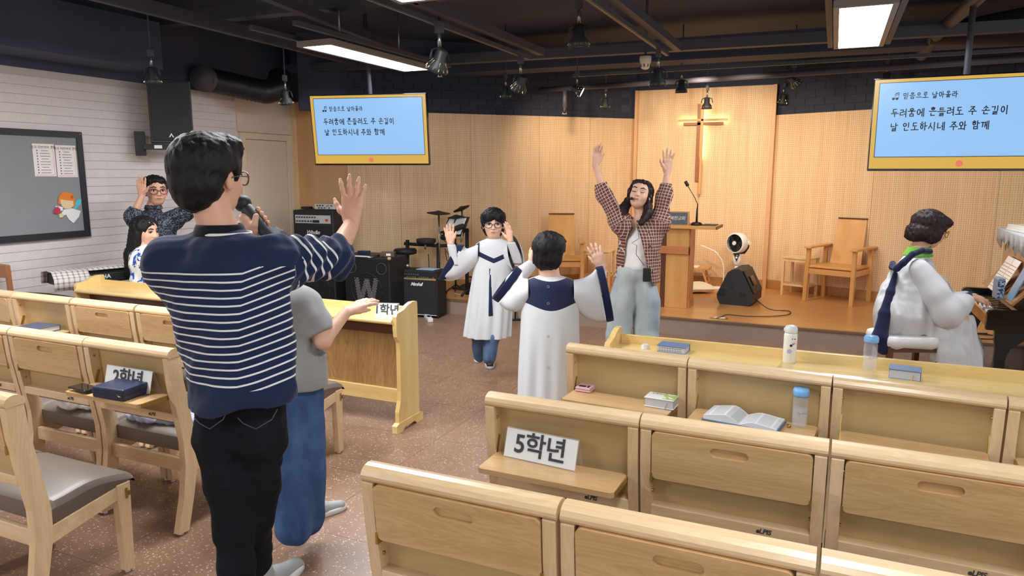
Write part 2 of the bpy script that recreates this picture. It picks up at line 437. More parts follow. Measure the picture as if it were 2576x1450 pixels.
# ------------------------------------------------------------------ folding-table church chairs
def rrect(x0, z0, x1, z1, r, n=4):
    out = []
    for cx, cz, a0 in ((x1-r, z1-r, 0), (x0+r, z1-r, PI/2), (x0+r, z0+r, PI), (x1-r, z0+r, 1.5*PI)):
        for i in range(n+1):
            a = a0+PI/2*i/n; out.append((cx+r*math.cos(a), cz+r*math.sin(a)))
    return out
CW = 0.538
def rail_prof():
    pts = [(-.030, .812), (-.036, .822)]
    for i in range(7):
        a = PI*(.95-.9*i/6); pts.append((0.0+.036*math.cos(a), .826+.027*math.sin(a)))
    return pts+[(.034, .815)]
def post_prof():
    return [(-.034, .812), (-.026, .70), (-.006, .56), (.016, .42), (.016, .30), (-.004, .17), (-.045, .012), (.012, .012), (.052, .16), (.082, .30), (.085, .40), (.062, .56), (.040, .70), (.030, .812)]
def table_mb():
    """board in local x,y with pocket handle; origin at hinge edge, z = thickness"""
    W, Dp, th = .462, .158, .017
    outer = rrect(0.0, 0.0, W, Dp, .016); inner = rrect(W/2-.054, Dp*.76-.015, W/2+.056, Dp*.76+.015, .0145)
    mb = MB(); n = len(outer)
    t = [(x, y, th) for x, y in outer]; ti = [(x, y, th) for x, y in inner]; bi = [(x, y, th-.012) for x, y in inner]; bo = [(x, y, 0) for x, y in outer]
    mb.add(t+ti, [(i, (i+1) % n, n+(i+1) % n, n+i) for i in range(n)])
    mb.add(ti+bi, [(i, (i+1) % n, n+(i+1) % n, n+i) for i in range(n)]); mb.add(bi, [list(range(n))])
    mb.add(t+bo, [(i, n+i, n+(i+1) % n, (i+1) % n) for i in range(n)]); mb.add(bo, [list(range(n))[::-1]])
    return mb
def make_chair(opened):
    t = thing('church_chair', '', 'chair')
    obj('top_rail', MB().prism(rail_prof(), 0, CW, smooth=False), BEN, t, .004)
    for x0 in (0.0, CW-.036): obj('side_post', MB().prism(post_prof(), x0+.0015, x0+.0345), BENV, t, .004)
    bp = MB().add([(.034, .012, .815), (CW-.034, .012, .815), (CW-.034, .032, .552), (.034, .032, .552), (.034, .022, .815), (CW-.034, .022, .815), (CW-.034, .042, .552), (.034, .042, .552)],
                  [(0,1,2,3), (7,6,5,4), (0,4,5,1), (1,5,6,2), (2,6,7,3), (3,7,4,0)])
    obj('back_panel', bp, OLIVE, t)
    lr = obj('lower_rail', MB().box((.034, -.004, .518), (CW-.034, .045, .556)), BEN, t, .003)
    text('lettering', 'eLPIS', .021, INK, lr, frame((1,0,0), (0,0,1), (0,-1,0), (CW*.70, -.0045, .538)), .0006, .0003, space=.95, shear=.2)
    cu = MB(); rs = []
    for k, y in enumerate(np.linspace(.070, .425, 12)):
        u = k/11; zt = .428+.014*math.sin(u*PI*1.05)-.004*math.sin(u*9)-.030*max(0, u-.8)**1*5*.30; zb_ = .338+.044*u
        w0, w1 = .006, CW-.006
        ed = .010 if k in (0, 11) else 0
        rs.append([(w0+ed+.004, y, zb_+ed), (w0+ed-.004, y, zt-.030-ed*.5), (w0+.010+ed, y, zt-.008-ed), (w0+.04, y, zt-ed*1.5), (CW/2, y, zt-.002-ed*1.5), (w1-.04, y, zt-ed*1.5), (w1-.010-ed, y, zt-.008-ed), (w1-ed+.004, y, zt-.030-ed*.5), (w1-ed-.004, y, zb_+ed)])
    obj('seat_cushion', cu.rings(rs, True, True), LEATHER, t, .006)
    rs = []
    for z, y, w_ in ((.49, .046, .03), (.52, .050, .0), (.62, .048, .0), (.74, .034, .0), (.80, .022, .01), (.812, .020, .02)):
        rs.append([(.036+w_, y-.004, z), (.036+w_, y+.022, z), (.06+w_, y+.032, z), (CW/2, y+.036, z), (CW-.06-w_, y+.032, z), (CW-.036-w_, y+.022, z), (CW-.036-w_, y-.004, z)])
    obj('backrest_cushion', MB().rings(rs, True, True), LEATHER, t, .005)
    fr = MB().box((.036, .372, .315), (CW-.036, .394, .38)).box((.036, .035, .268), (CW-.036, .058, .332))
    for x in (.006, CW-.028): fr.add([(x, .05, .262), (x+.022, .05, .262), (x+.022, .375, .325), (x, .375, .325), (x, .05, .330), (x+.022, .05, .330), (x+.022, .375, .380), (x, .375, .380)],
                                      [(0,3,2,1), (4,5,6,7), (0,1,5,4), (1,2,6,5), (2,3,7,6), (3,0,4,7)])
    obj('seat_frame', fr, BEN, t, .003)
    for x in (.002, CW-.040):
        lg = MB().add([(x, .352, .012), (x+.038, .352, .012), (x+.038, .392, .012), (x, .392, .012), (x, .342, .382), (x+.038, .342, .382), (x+.038, .402, .382), (x, .402, .382)],
                      [(0,3,2,1), (4,5,6,7), (0,1,5,4), (1,2,6,5), (2,3,7,6), (3,0,4,7)])
        l = obj('front_leg', lg, BENV, t, .004)
        obj('foot_glide', MB().cyl((x+.019, .372, 0), (x+.019, .372, .013), .010), WHITE, l)
    for x in (.020, CW-.020): obj('foot_glide', MB().cyl((x, -.015, 0), (x, -.015, .013), .010), WHITE, t)
    obj('catch_plate', MB().box((CW-.0015, .376, .315), (CW+.001, .386, .358)).box((CW-.001, .389, .325), (CW+.004, .394, .345)), BRASS, t)
    tb = table_mb(); hinges = []
    if not opened:     # board face looks back (-y), rising from the hinge
        M = Matrix.Translation((.038, -.006, .655)) @ Matrix.Rotation(math.radians(96), 4, 'X')
        for x in (.034, CW-.041): hinges.append(MB().box((x, -.026, .640), (x+.007, -.004, .672)))
    else:
        M = Matrix.Translation((.038, -.008, .645)) @ Matrix.Rotation(PI, 4, 'X')
        for x in (.0345, CW-.0375): hinges.append(MB().beam((x+.0015, -.15, .636), (x+.0015, .0, .632), .003, .014).beam((x+.0015, -.02, .625), (x+.0015, .008, .70), .003, .014))
    ft = obj('folding_table', tb.xf(M), TABW, t, .003)
    for h_ in hinges: obj('hinge', h_, BRASS, t)
    for x, z, y in ((.0355, .60, .008), (CW-.0355, .60, .008), (.0355, .77, -.01), (CW-.0355, .77, -.01)):
        obj('screw', MB().ball((x, y, z), .006, 8), BRASS, t)
    return t
chF = make_chair(False); chO = make_chair(True)
usedF = [False, False]
def chair(op, x, y, rz, label, group):
    base = chO if op else chF
    if not usedF[op]:
        usedF[op] = True; base.location = (x, y, 0); base.rotation_euler = (0, 0, rz); base['label'] = label; base['group'] = group; return base
    return dup(base, (x, y, 0), rz, label, group)
GR, GL = 'pale wood chairs right of the aisle', 'pale wood chairs left of the aisle'
for i, lb in enumerate(['pale wood chair with closed table panel at the aisle end of the nearest right row',
                        'pale wood chair with closed table panel, second in from the aisle, nearest right row',
                        'pale wood chair barely in view at the bottom right corner, nearest right row']):
    chair(False, -1.068+.547*i, 1.475, 0, lb, GR)
chair(True, -1.045, 2.155, -.012, 'pale wood chair whose open table holds the 5학년 sign', GR)
chair(False, -.502, 2.148, -.012, 'pale wood chair with swirling knot grain on its closed panel, middle right row', GR)
chair(False, .043, 2.141, -.012, 'pale wood chair with closed panel at the right edge, middle right row', GR)
for i, (op, lb) in enumerate([(True, 'pale wood chair whose open table holds a pink phone and white bible'),
                              (True, 'pale wood chair whose open table holds an open bible and a water bottle'),
                              (True, 'pale wood chair with an empty open table, behind the long ledge desk'),
                              (True, 'pale wood chair cut off by the right edge, front right row')]):
    chair(op, -1.035+.5415*i, 2.955-.0405*i, -.075, lb, GR)
chair(False, -3.036, 1.455, 0, 'pale wood chair nearest at bottom left, grey cushion seen from its side', GL)
chair(False, -3.58, 1.455, 0, 'pale wood chair mostly hidden at the left edge beside the nearest cushion', GL)
chair(True, -3.085, 2.15, 0, 'pale wood chair whose open table holds the navy zip bible', GL)
chair(False, -3.63, 2.15, 0, 'pale wood chair with closed panel left of the navy zip bible', GL)
chair(False, -4.175, 2.15, 0, 'pale wood chair cut by the left edge in the second left row', GL)
chair(False, -3.03, 2.82, 0, 'pale wood chair whose grey seat shows right of the child in jeans', GL)
chair(False, -3.585, 2.82, 0, 'pale wood chair with closed panel just left of the striped man', GL)
chair(False, -4.14, 2.82, 0, 'pale wood chair with closed panel next to the open-table seat, third left row', GL)
chair(True, -4.695, 2.82, 0, 'pale wood chair whose open table holds a bible with tabbed pages', GL)
chair(False, -5.25, 2.82, 0, 'pale wood chair at the far left end of the third left row', GL)

# ------------------------------------------------------------------ long ledge desks
def desk(label, x0, x1, y0, ends=(1, 1), ang=0.0):
    t = thing('ledge_desk', label, 'desk', (x0, y0, 0), ang)
    L = x1-x0
    def endp(x):
        pr = [(0.010, .055), (0.012, .13), (.035, .20), (.040, .26), (.040, .52), (.036, .57), (.012, .61), (.006, .66), (.008, .735), (.02, .755), (.06, .760), (.10, .768), (.14, .788), (.19, .80), (.245, .798), (.252, .78), (.252, .055)]
        e = obj('end_panel', MB().prism(pr, x, x+.028), DESKV, t, .004)
        ft = [(-.02, .0), (.05, 0), (.075, .022), (.19, .022), (.215, 0), (.29, 0), (.29, .055), (.25, .062), (.01, .062), (-.02, .05)]
        obj('foot', MB().prism(ft, x-.004, x+.032), DESK, e, .003)
    if ends[0]: endp(0)
    if ends[1]: endp(L-.028)
    a, b = .028*ends[0], L-.028*ends[1]
    n = []
    for i in range(9):
        th = PI/2+PI*i/8; n.append((.005+.016*math.cos(th)-.0, .702+.016*math.sin(th)))
    obj('ledge_shelf', MB().prism(n+[(.225, .690), (.225, .714)], a, b), DESK, t, .002)
    obj('ledge_back', MB().box((a, .222, .655), (b, .242, .760)), DESK, t, .004)
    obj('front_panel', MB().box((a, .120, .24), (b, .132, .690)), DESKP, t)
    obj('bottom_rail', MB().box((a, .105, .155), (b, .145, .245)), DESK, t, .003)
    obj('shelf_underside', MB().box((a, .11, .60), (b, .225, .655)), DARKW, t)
    return t
desk('long varnished ledge desk holding the 1학년 sign, left of the aisle', -5.30, -2.372, 3.60)
desk('long varnished ledge desk holding water bottles and blue bibles, right of the aisle', -1.005, 2.6, 3.395, (1, 1), .003)

# ------------------------------------------------------------------ stage furniture
def armchair(label, c, rz, clear=True):
    t = thing('stage_armchair', label, 'chair', (c[0], c[1], STZ), rz, 'wooden armchairs on the stage')
    W, D = .50, .46
    for sx in (-1, 1):
        for sy, top in ((-1, .60), (1, .60)):
            y = sy*D/2; x = sx*W/2
            obj('leg', MB().beam((x*1.03, y+(.02*sy), 0), (x, y, top), .042, .042), OAK, t, .003)
        obj('armrest', MB().box((sx*(W/2)-.04, -D/2-.05, .60), (sx*(W/2)+.04, D/2+.09, .622)), OAKX, t, .004)
    obj('seat', MB().box((-W/2+.005, -D/2-.01, .385), (W/2-.005, D/2+.01, .41)), OAKX, t, .006)
    obj('seat_frame', MB().box((-W/2, -D/2-.015, .315), (W/2, -D/2+.012, .375)).box((-W/2, D/2-.01, .315), (W/2, D/2+.012, .375)).box((-W/2-.01, -D/2, .315), (-W/2+.015, D/2, .375)).box((W/2-.015, -D/2, .315), (W/2+.01, D/2, .375)), OAKX, t, .003)
    bk = MB().add([(-.175, .17, .40), (.175, .17, .40), (.175, .19, .40), (-.175, .19, .40), (-.155, .31, .915), (.155, .31, .915), (.155, .332, .915), (-.155, .332, .915)],
                  [(0,3,2,1), (4,5,6,7), (0,1,5,4), (1,2,6,5), (2,3,7,6), (3,0,4,7)])
    obj('backrest', bk, OAK, t, .003)
    obj('top_cap', MB().box((-.163, .298, .915), (.163, .342, .93)), DARKW, t, .003)
    return t
c = (Vector((-.213, 8.748))+Vector((.191, 8.574))+Vector((.435, 8.902))+Vector((.027, 9.062)))/4
armchair('tall-backed wooden armchair on the stage between the fan and pianist', (c.x, c.y), math.radians(-22))
armchair('tall-backed wooden armchair on the stage behind the robed boy seen from behind', (-3.02, 8.28), math.radians(20))
def side_table(label, c, rz, w, d, h):
    t = thing('side_table', label, 'table', (c[0], c[1], STZ), rz, 'pale side tables on the stage')
    for sx in (-1, 1):
        for sy in (-1, 1): obj('leg', MB().box((sx*w/2-.014, sy*d/2-.014, 0), (sx*w/2+.014, sy*d/2+.014, h-.02)), PALE, t, .002)
    obj('tabletop', MB().box((-w/2-.018, -d/2-.018, h-.02), (w/2+.018, d/2+.018, h)).box((-w/2, -d/2-.01, h-.055), (w/2, -d/2+.006, h-.02)), PALE, t, .003)
    z = .14
    obj('shelf_frame', MB().box((-w/2, -d/2-.012, z-.02), (w/2, -d/2+.012, z)).box((-w/2, d/2-.012, z-.02), (w/2, d/2+.012, z)).box((-w/2-.01, -d/2, z-.02), (-w/2+.01, d/2, z)).box((w/2-.01, -d/2, z-.02), (w/2+.01, d/2, z)), PALE, t, .002)
    n = int(w/.032)
    for i in range(n):
        x = -w/2+.02+i*(w-.04)/(n-1); obj('slat', MB().box((x-.008, -d/2, z-.006), (x+.008, d/2, z+.004)), PALE, t)
    return t
side_table('pale wooden side table left of the right stage armchair', (-.30, 9.06), math.radians(-22), .30, .24, .46)
side_table('pale slatted side table between the left armchair and the singing woman', (-2.70, 8.80), math.radians(4), .34, .24, .46)

# lectern
lt = thing('lectern', 'oak lectern with dark edging and a projecting desktop on the stage', 'lectern', (-1.48, 7.64, STZ), math.radians(0))
obj('column', MB().box((-.115, 0, 0), (.125, .27, .855)), OAK, lt, .003)
obj('dark_edge_panel', MB().box((-.165, -.005, 0), (-.116, .27, .855)), DARKW, lt, .002)
obj('left_column', MB().box((-.40, 0.02, 0), (-.166, .27, .855)), OAK, lt, .003)
obj('cross_band', MB().box((-.42, -.03, .585), (.14, -.004, .665)).box((.126, -.03, .585), (.14, .02, .665)), wood('reddish_oak', 'C98550', 'B06C3A', .7, 0, .35, .5), lt, .003)
obj('side_panel', MB().box((.126, .02, 0), (.14, .27, .855)).box((.126, .015, 0), (.15, .275, .09)), wood('reddish_oak_side', 'C98550', 'B06C3A', .7, 2, .35, .5), lt)
obj('desktop', MB().box((-.62, -.06, .856), (.40, .40, .888)), OAKX, lt, .003)
obj('desktop_edge', MB().box((.4005, -.055, .857), (.41, .395, .887)), DARKW, lt)
sg = thing('desk_sign', 'grey plaque with white brush lettering in an oak frame on the lectern', 'sign', (-1.52, 7.60, STZ+.888), 0)
sg.rotation_euler = (0, 0, math.radians(2))
obj('sign_frame', MB().box((-.22, .0, 0), (.16, .02, .15)).add([(-.22, .02, 0), (.16, .02, 0), (.16, .10, 0), (-.22, .10, 0), (-.22, .02, .148), (.16, .02, .148)], [(0,1,2,3), (1,5,2), (0,3,4), (4,5,1,0), (3,2,5,4)]), OAKX, sg, .002)
fc = obj('sign_face', MB().box((-.205, -.004, .012), (.145, .0, .138)), plain('slate_plaque', '5B5F6C', .5), sg)
text('lettering', '는 행복한교회', .046, WHITE, sg, frame((1,0,0), (0,0,1), (0,-1,0), (-.0, -.0055, .075)), .0, .0004, space=.85, shear=.15)
mc = thing('gooseneck_microphone', 'black gooseneck microphone on a round base on the lectern', 'microphone', (-1.30, 7.72, STZ+.888))
obj('base', MB().lathe([(.062, 0), (.062, .015), (.045, .03), (.02, .036)]), BLACK, mc)
obj('gooseneck', MB().tube([(0, 0, .03), (0, 0, .15), (.004, 0, .22), (-.03, 0, .29), (-.09, 0, .385), (-.115, 0, .425)], [.012, .010, .005, .004, .004, .006], 8), CHAR, mc)
obj('foam_windscreen', MB().cyl((-.105, 0, .41), (-.135, 0, .46), .018, .017, 12), BLACK, mc, .004)
bk = tag(obj('notebook', MB().box((-1.24, 7.68, STZ+.8885), (-1.10, 7.90, STZ+.897)), INK, None, .002), 'thin dark notebook lying flat beside the gooseneck microphone', 'notebook')
# fan
fn = thing('air_circulator', 'white and black pedestal fan standing by the column edge', 'fan', (-1.02, 9.05, STZ), math.radians(10)); fn.scale = (.84, .84, .84)
obj('base', MB().lathe([(.14, 0), (.14, .012), (.06, .03), (.03, .05)]), WHITE, fn)
obj('pole', MB().lathe([(.030, .04), (.028, .40)]), WHITE, fn)
obj('collar', MB().lathe([(.034, .38), (.045, .40), (.06, .44), (.065, .54), (.03, .56)]), WHITE, fn)
obj('control_panel', MB().add([(-.06, -.055, .56), (.03, -.066, .56), (-.01, -.07, .44), (-.06, -.03, .56), (.03, -.03, .56), (-.01, -.03, .44)], [(0,1,2), (3,5,4), (0,2,5,3), (1,4,5,2), (0,3,4,1)]), CHAR, fn)
obj('knob', MB().cyl((-.015, -.062, .505), (-.015, -.082, .505), .015), WHITE, fn)
H = Matrix.Translation((0, 0, .71)) @ Matrix.Rotation(math.radians(-38), 4, 'Z')
rg = []
for y, r in ((-.085, .128), (-.09, .140), (-.07, .148), (.03, .148), (.06, .135)): rg.append([(r*math.cos(2*PI*i/32), y, r*math.sin(2*PI*i/32)) for i in range(32)])
obj('housing', MB().rings(rg, True, False).xf(H), WHITE, fn)
rg = [[(r*math.cos(2*PI*i/32), y, r*math.sin(2*PI*i/32)) for i in range(32)] for y, r in ((-.01, .142), (.062, .134), (.085, .10), (.09, .02))]
obj('motor_cover', MB().rings(rg, True, True).xf(H), BLACK, fn)
g = MB()
for i in range(24):
    a = 2*PI*i/24; g.tube([(.03*math.cos(a), -.088, .03*math.sin(a)), (.09*math.cos(a+.35), -.094, .09*math.sin(a+.35)), (.13*math.cos(a+.6), -.086, .13*math.sin(a+.6))], .0022, 5)
obj('front_grille', g.xf(H), BLACK, fn); fn.children[-1]['kind'] = 'stuff'
obj('hub_cap', MB().cyl((0, -.084, 0), (0, -.1, 0), .034, .028, 20).xf(H), WHITE, fn)
for i in range(5):
    a = 2*PI*i/5
    obj('blade', MB().add([(.025*math.cos(a), -.03, .025*math.sin(a)), (.12*math.cos(a-.3), -.05, .12*math.sin(a-.3)), (.12*math.cos(a+.4), -.02, .12*math.sin(a+.4)), (.025*math.cos(a+.8), -.02, .025*math.sin(a+.8)),
        (.025*math.cos(a), -.027, .025*math.sin(a)), (.12*math.cos(a-.3), -.047, .12*math.sin(a-.3)), (.12*math.cos(a+.4), -.017, .12*math.sin(a+.4)), (.025*math.cos(a+.8), -.017, .025*math.sin(a+.8))],
        [(0,1,2,3), (7,6,5,4), (0,4,5,1), (1,5,6,2), (2,6,7,3), (3,7,4,0)]).xf(H), CHAR, fn)
obj('swivel_arm', MB().tube([(-.0, 0, .56), (.10, .03, .57), (.145, .04, .64), (.15, .04, .71)], [.02, .02, .016, .02], 8), BLACK, fn)
obj('swivel_knob', MB().cyl((.125, .0, .71), (.165, -.045, .715), .030, .028, 16), WHITE, fn)
# wedge monitor : end cheek faces the camera side
wm = thing('stage_monitor', 'black wedge stage monitor speaker on the stage floor', 'speaker', (-.90, 8.30, STZ), math.radians(-6))
pr = [(x*.86, z*1.1) for x, z in [(-.21, .06), (-.17, .0), (.17, .0), (.235, .03), (.235, .12), (.085, .345), (.05, .365), (-.04, .355), (-.09, .325), (-.215, .10)]]
obj('cabinet', MB().prism([(x, z) for x, z in pr], -.24, .24, 'xz'), CHAR, wm, .012, 3)
obj('grille', MB().add([(.215, -.21, .143), (.09, -.21, .386), (.09, .21, .386), (.215, .21, .143), (.205, -.21, .132), (.08, -.21, .38), (.08, .21, .38), (.205, .21, .132)], [(0,1,2,3), (7,6,5,4), (0,4,5,1), (1,5,6,2), (2,6,7,3), (3,7,4,0)]), plain('metal_grille', '3A3330', .5, .3), wm, .004)
obj('handle', MB().box((-.16, -.245, .10), (-.10, -.238, .17)).box((.06, -.246, .10), (.12, -.238, .14)).cyl((-.03, -.238, .2), (-.03, -.25, .2), .012), BLACK, wm)
obj('horn_opening', MB().beam((.135, -.05, .315), (.185, -.05, .215), .16, .012, up=(1, 0, .5)), BLACKG, wm, .004)
# cushion, tray table, lamp
def pillow(label):
    t = MB(); n = 14; top = []; 
    def h(u, v): return .055*(max(0, (1-u**4))*max(0, (1-v**4)))**.5*(1-.18*math.exp(-((u-.1)**2)*8))
    for s in (1, -1):
        vs = []; fs = []
        for i in range(n+1):
            for j in range(n+1):
                u, v = -1+2*i/n, -1+2*j/n; k = 1-.06*(u*u*v*v)
                pin = 1-.10*(1-abs(u))*(abs(v)**3)-0.0
                vs.append((u*.24*(1-.09*(1-v*v)**1*0+0)*k*(1-.07*(1-abs(v))*abs(u)**6), v*.22*k*(1-.07*(1-abs(u))*abs(v)**6), .06+s*h(u, v)))
        for i in range(n):
            for j in range(n): a = i*(n+1)+j; q = (a, a+1, a+n+2, a+n+1); fs.append(q if s < 0 else q[::-1])
        t.add(vs, fs, 0, True)
    o = obj('floor_cushion', t, CREAM); o.location = (-1.50, 8.80, STZ); o.rotation_euler = (0, 0, .5); return tag(o, label, 'cushion')
pillow('cream floor cushion lying on the stage behind the lectern')
tt = thing('tray_table', 'small folding wooden tray table against the column wall', 'table', (-1.62, 9.22, STZ), 0)
obj('tray_top', MB().box((-.26, -.13, .235), (.26, .13, .26)), OAKX, tt, .004)
for sx in (-1, 1):
    obj('folding_leg', MB().beam((sx*.18, -.11, .235), (sx*.27, -.11, 0), .03, .018).beam((sx*.18, .11, .235), (sx*.27, .11, 0), .03, .018).box((sx*.24-.012, -.11, .06), (sx*.24+.012, .11, .08)).box((sx*.21-.012, -.11, .13), (sx*.21+.012, .11, .15)), OAKX, tt)
tag(obj('paper_sheet', MB().box((-1.75, 9.10, STZ+.2602), (-1.50, 9.30, STZ+.264)), PAPER), 'white sheet lying on the small tray table', 'paper')
dl = thing('desk_lamp', 'slim white curved desk lamp standing on the stage floor', 'lamp', (-1.22, 9.2, STZ), math.radians(-5))
obj('base', MB().lathe([(.085, 0), (.085, .012), (.07, .018), (.0, .018)]).xf(Matrix.Translation((-.03, 0, 0))), WHITE, dl)
obj('neck', MB().tube([(.03, 0, .015), (.032, 0, .12), (.03, 0, .26), (.0, 0, .36), (-.06, 0, .44), (-.11, 0, .475)], [.012, .008, .007, .007, .008, .009], 8), WHITE, dl)
obj('lamp_head', MB().beam((-.10, 0, .47), (-.27, 0, .535), .035, .012), WHITE, dl, .004)
# floor outlet box and cables
ob = thing('floor_outlet', 'flush brass floor outlet box at the stage edge', 'outlet', (-.96, 7.25, STZ))
obj('cover_plate', MB().box((-.085, -.045, 0), (.085, .045, .006)), BRASS, ob, .002)
obj('socket_slot', MB().box((-.05, -.02, .006), (.06, .015, .010)), WHITE, ob)
def cable(label, pts, r=.004, mat=None, sm=3):
    pts = [Vector(p) for p in pts]; out = []
    for i in range(len(pts)-1):
        p0, p1, p2, p3 = pts[max(0, i-1)], pts[i], pts[i+1], pts[min(len(pts)-1, i+2)]
        for k in range(4):
            u = k/4; out.append(.5*((2*p1)+(p2-p0)*u+(2*p0-5*p1+4*p2-p3)*u*u+(3*p1-p0-3*p2+p3)*u**3))
    out.append(pts[-1]); o = obj('cable', MB().tube(out, r, 6), mat or BLACK)
    return tag(o, label, 'cable')
zc = STZ+.006
cable('black cable curling from the wedge monitor to the floor outlet', [PZ(1900, 752, STZ+.07), PZ(1935, 778, zc), PZ(1985, 783, zc), PZ(1982, 792, zc), PZ(1940, 796, zc), PZ(1880, 796, zc), PZ(1830, 792, zc), PZ(1815, 797, zc+.01), PZ(1802, 801, zc)])
cable('white tangled cord lying behind the floor cushion', [(-1.75, 9.05, STZ+.01), (-1.68, 9.1, STZ+.09), (-1.6, 9.06, STZ+.02), (-1.66, 9.02, STZ+.05), (-1.5, 9.06, STZ+.01), (-1.42, 9.08, STZ+.01)], .0035, WHITE)

# cross on the column
cr = thing('wall_cross', 'slim wooden double cross lit from behind on the centre panel', 'cross', (0, 9.437, 0))
LITE = emit('warm_led_strip', 'FFDCA0', 22.0)
a = PY(1770, 255, 9.38); 
xm, zt, zb, za = -1.573, 2.47, 1.335, 2.262
obj('upright', MB().box((xm-.004, -.065, zb), (xm+.026, -.040, zt)), OAK, cr, .002)
obj('crossbar', MB().box((-1.855, -.065, za-.013), (-1.255, -.040, za+.013)), OAKX, cr, .002)
obj('dark_upright', MB().box((xm-.055, -.036, 1.50), (xm-.012, -.006, 2.462)), wood('brown_cross_wood', 'A4683C', '84502B', .8, 2, .4, .4), cr, .002)
obj('dark_crossbar', MB().box((-1.80, -.036, za-.062), (-1.31, -.006, za-.026)), wood('brown_cross_wood_bar', 'A4683C', '84502B', .8, 0, .4, .4), cr, .002)
obj('light_strip', MB().box((xm+.006, -.034, 1.80), (xm+.016, -.026, 2.46)).box((-1.85, -.034, za-.004), (-1.26, -.026, za+.006)), LITE, cr)

# ------------------------------------------------------------------ smooth bodies: blended tapered limbs meshed on a grid
def V3(p): return np.array([p[0], p[1], p[2]], dtype=np.float32)
class Body:
    """list of tapered capsules (optionally flattened) and ellipsoids, blended together"""
    def __init__(s): s.p = []
    def cap(s, a, b, r1, r2, k=.03, flat=None, fr=1.0, tag=0, sub=False):
        s.p.append(('c', V3(a), V3(b), r1, r2, k, None if flat is None else V3(Vector(flat).normalized()), fr, tag, sub)); return s
    def chain(s, pts, rs, k=.03, **kw):
        for i in range(len(pts)-1): s.cap(pts[i], pts[i+1], rs[i], rs[i+1], k, **kw)
        return s
    def ell(s, c, r, axes=None, k=.02, tag=0, sub=False):
        ax = np.eye(3, dtype=np.float32) if axes is None else np.array([V3(a) for a in axes]); s.p.append(('e', V3(c), V3(r), ax, 0, k, None, 1, tag, sub)); return s
    @staticmethod
    def dist(p, q):
        if p[0] == 'c':
            _, a, b, r1, r2, k, fl, fr, tg, sub = p; ab = b-a; L2 = float(ab @ ab)+1e-9
            t = np.clip(((q-a) @ ab)/L2, 0, 1); d = q-a-t[..., None]*ab
            if fl is not None:
                c = d @ fl; d = d+(c*(fr-1))[..., None]*fl
            return np.sqrt((d*d).sum(-1))-(r1+(r2-r1)*t)
        _, c, r, ax, _, k, fl, fr, tg, sub = p
        e = ((q-c) @ ax.T)/r; l = np.sqrt((e*e).sum(-1)); return (l-1)*float(min(r))*np.where(l > 1.5, 1, 1)
    def bbox(s, p):
        if p[0] == 'c':
            r = max(p[3], p[4]); return np.minimum(p[1], p[2])-r, np.maximum(p[1], p[2])+r
        e = np.abs(p[3].T) @ p[2]; return p[1]-e, p[1]+e
    def mesh(s, res, disp=None, cut=None, box=None, tags=False, shell=None):
        lo = np.min([s.bbox(p)[0] for p in s.p if not p[9]], 0)-3*res; hi = np.max([s.bbox(p)[1] for p in s.p if not p[9]], 0)+3*res
        if box is not None: lo = np.maximum(lo, V3(box[0])); hi = np.minimum(hi, V3(box[1]))
        n = np.maximum(((hi-lo)/res).astype(int)+2, 4); D = np.full(n, .5, np.float32)
        ax = [lo[i]+res*np.arange(n[i], dtype=np.float32) for i in range(3)]
        for p in s.p:
            bl, bh = s.bbox(p); k = p[5]; m = k+2.5*res
            i0 = np.maximum(((bl-m-lo)/res).astype(int), 0); i1 = np.minimum(((bh+m-lo)/res).astype(int)+2, n)
            if np.any(i1 <= i0): continue
            sl = tuple(slice(i0[i], i1[i]) for i in range(3))
            q = np.stack(np.meshgrid(*[ax[i][sl[i]] for i in range(3)], indexing='ij'), -1)
            d = s.dist(p, q); o = D[sl]
            if p[9]:
                h = np.maximum(k-np.abs(-d-o), 0)/k; D[sl] = np.maximum(o, -d)+h*h*k*.25
            else:
                h = np.maximum(k-np.abs(d-o), 0)/k; D[sl] = np.minimum(o, d)-h*h*k*.25
        G = None
        if disp is not None or cut is not None:
            near = np.abs(D) < (.05 if disp is not None else .03)+2*res
            near = D < .06 if cut is not None else near
            idx = np.nonzero(near); q = np.stack([ax[i][idx[i]] for i in range(3)], -1)
            if disp is not None: D[idx] += disp(q)
            if cut is not None: D[idx] = np.maximum(D[idx], cut(q))
        return surfnet(D, lo, res)
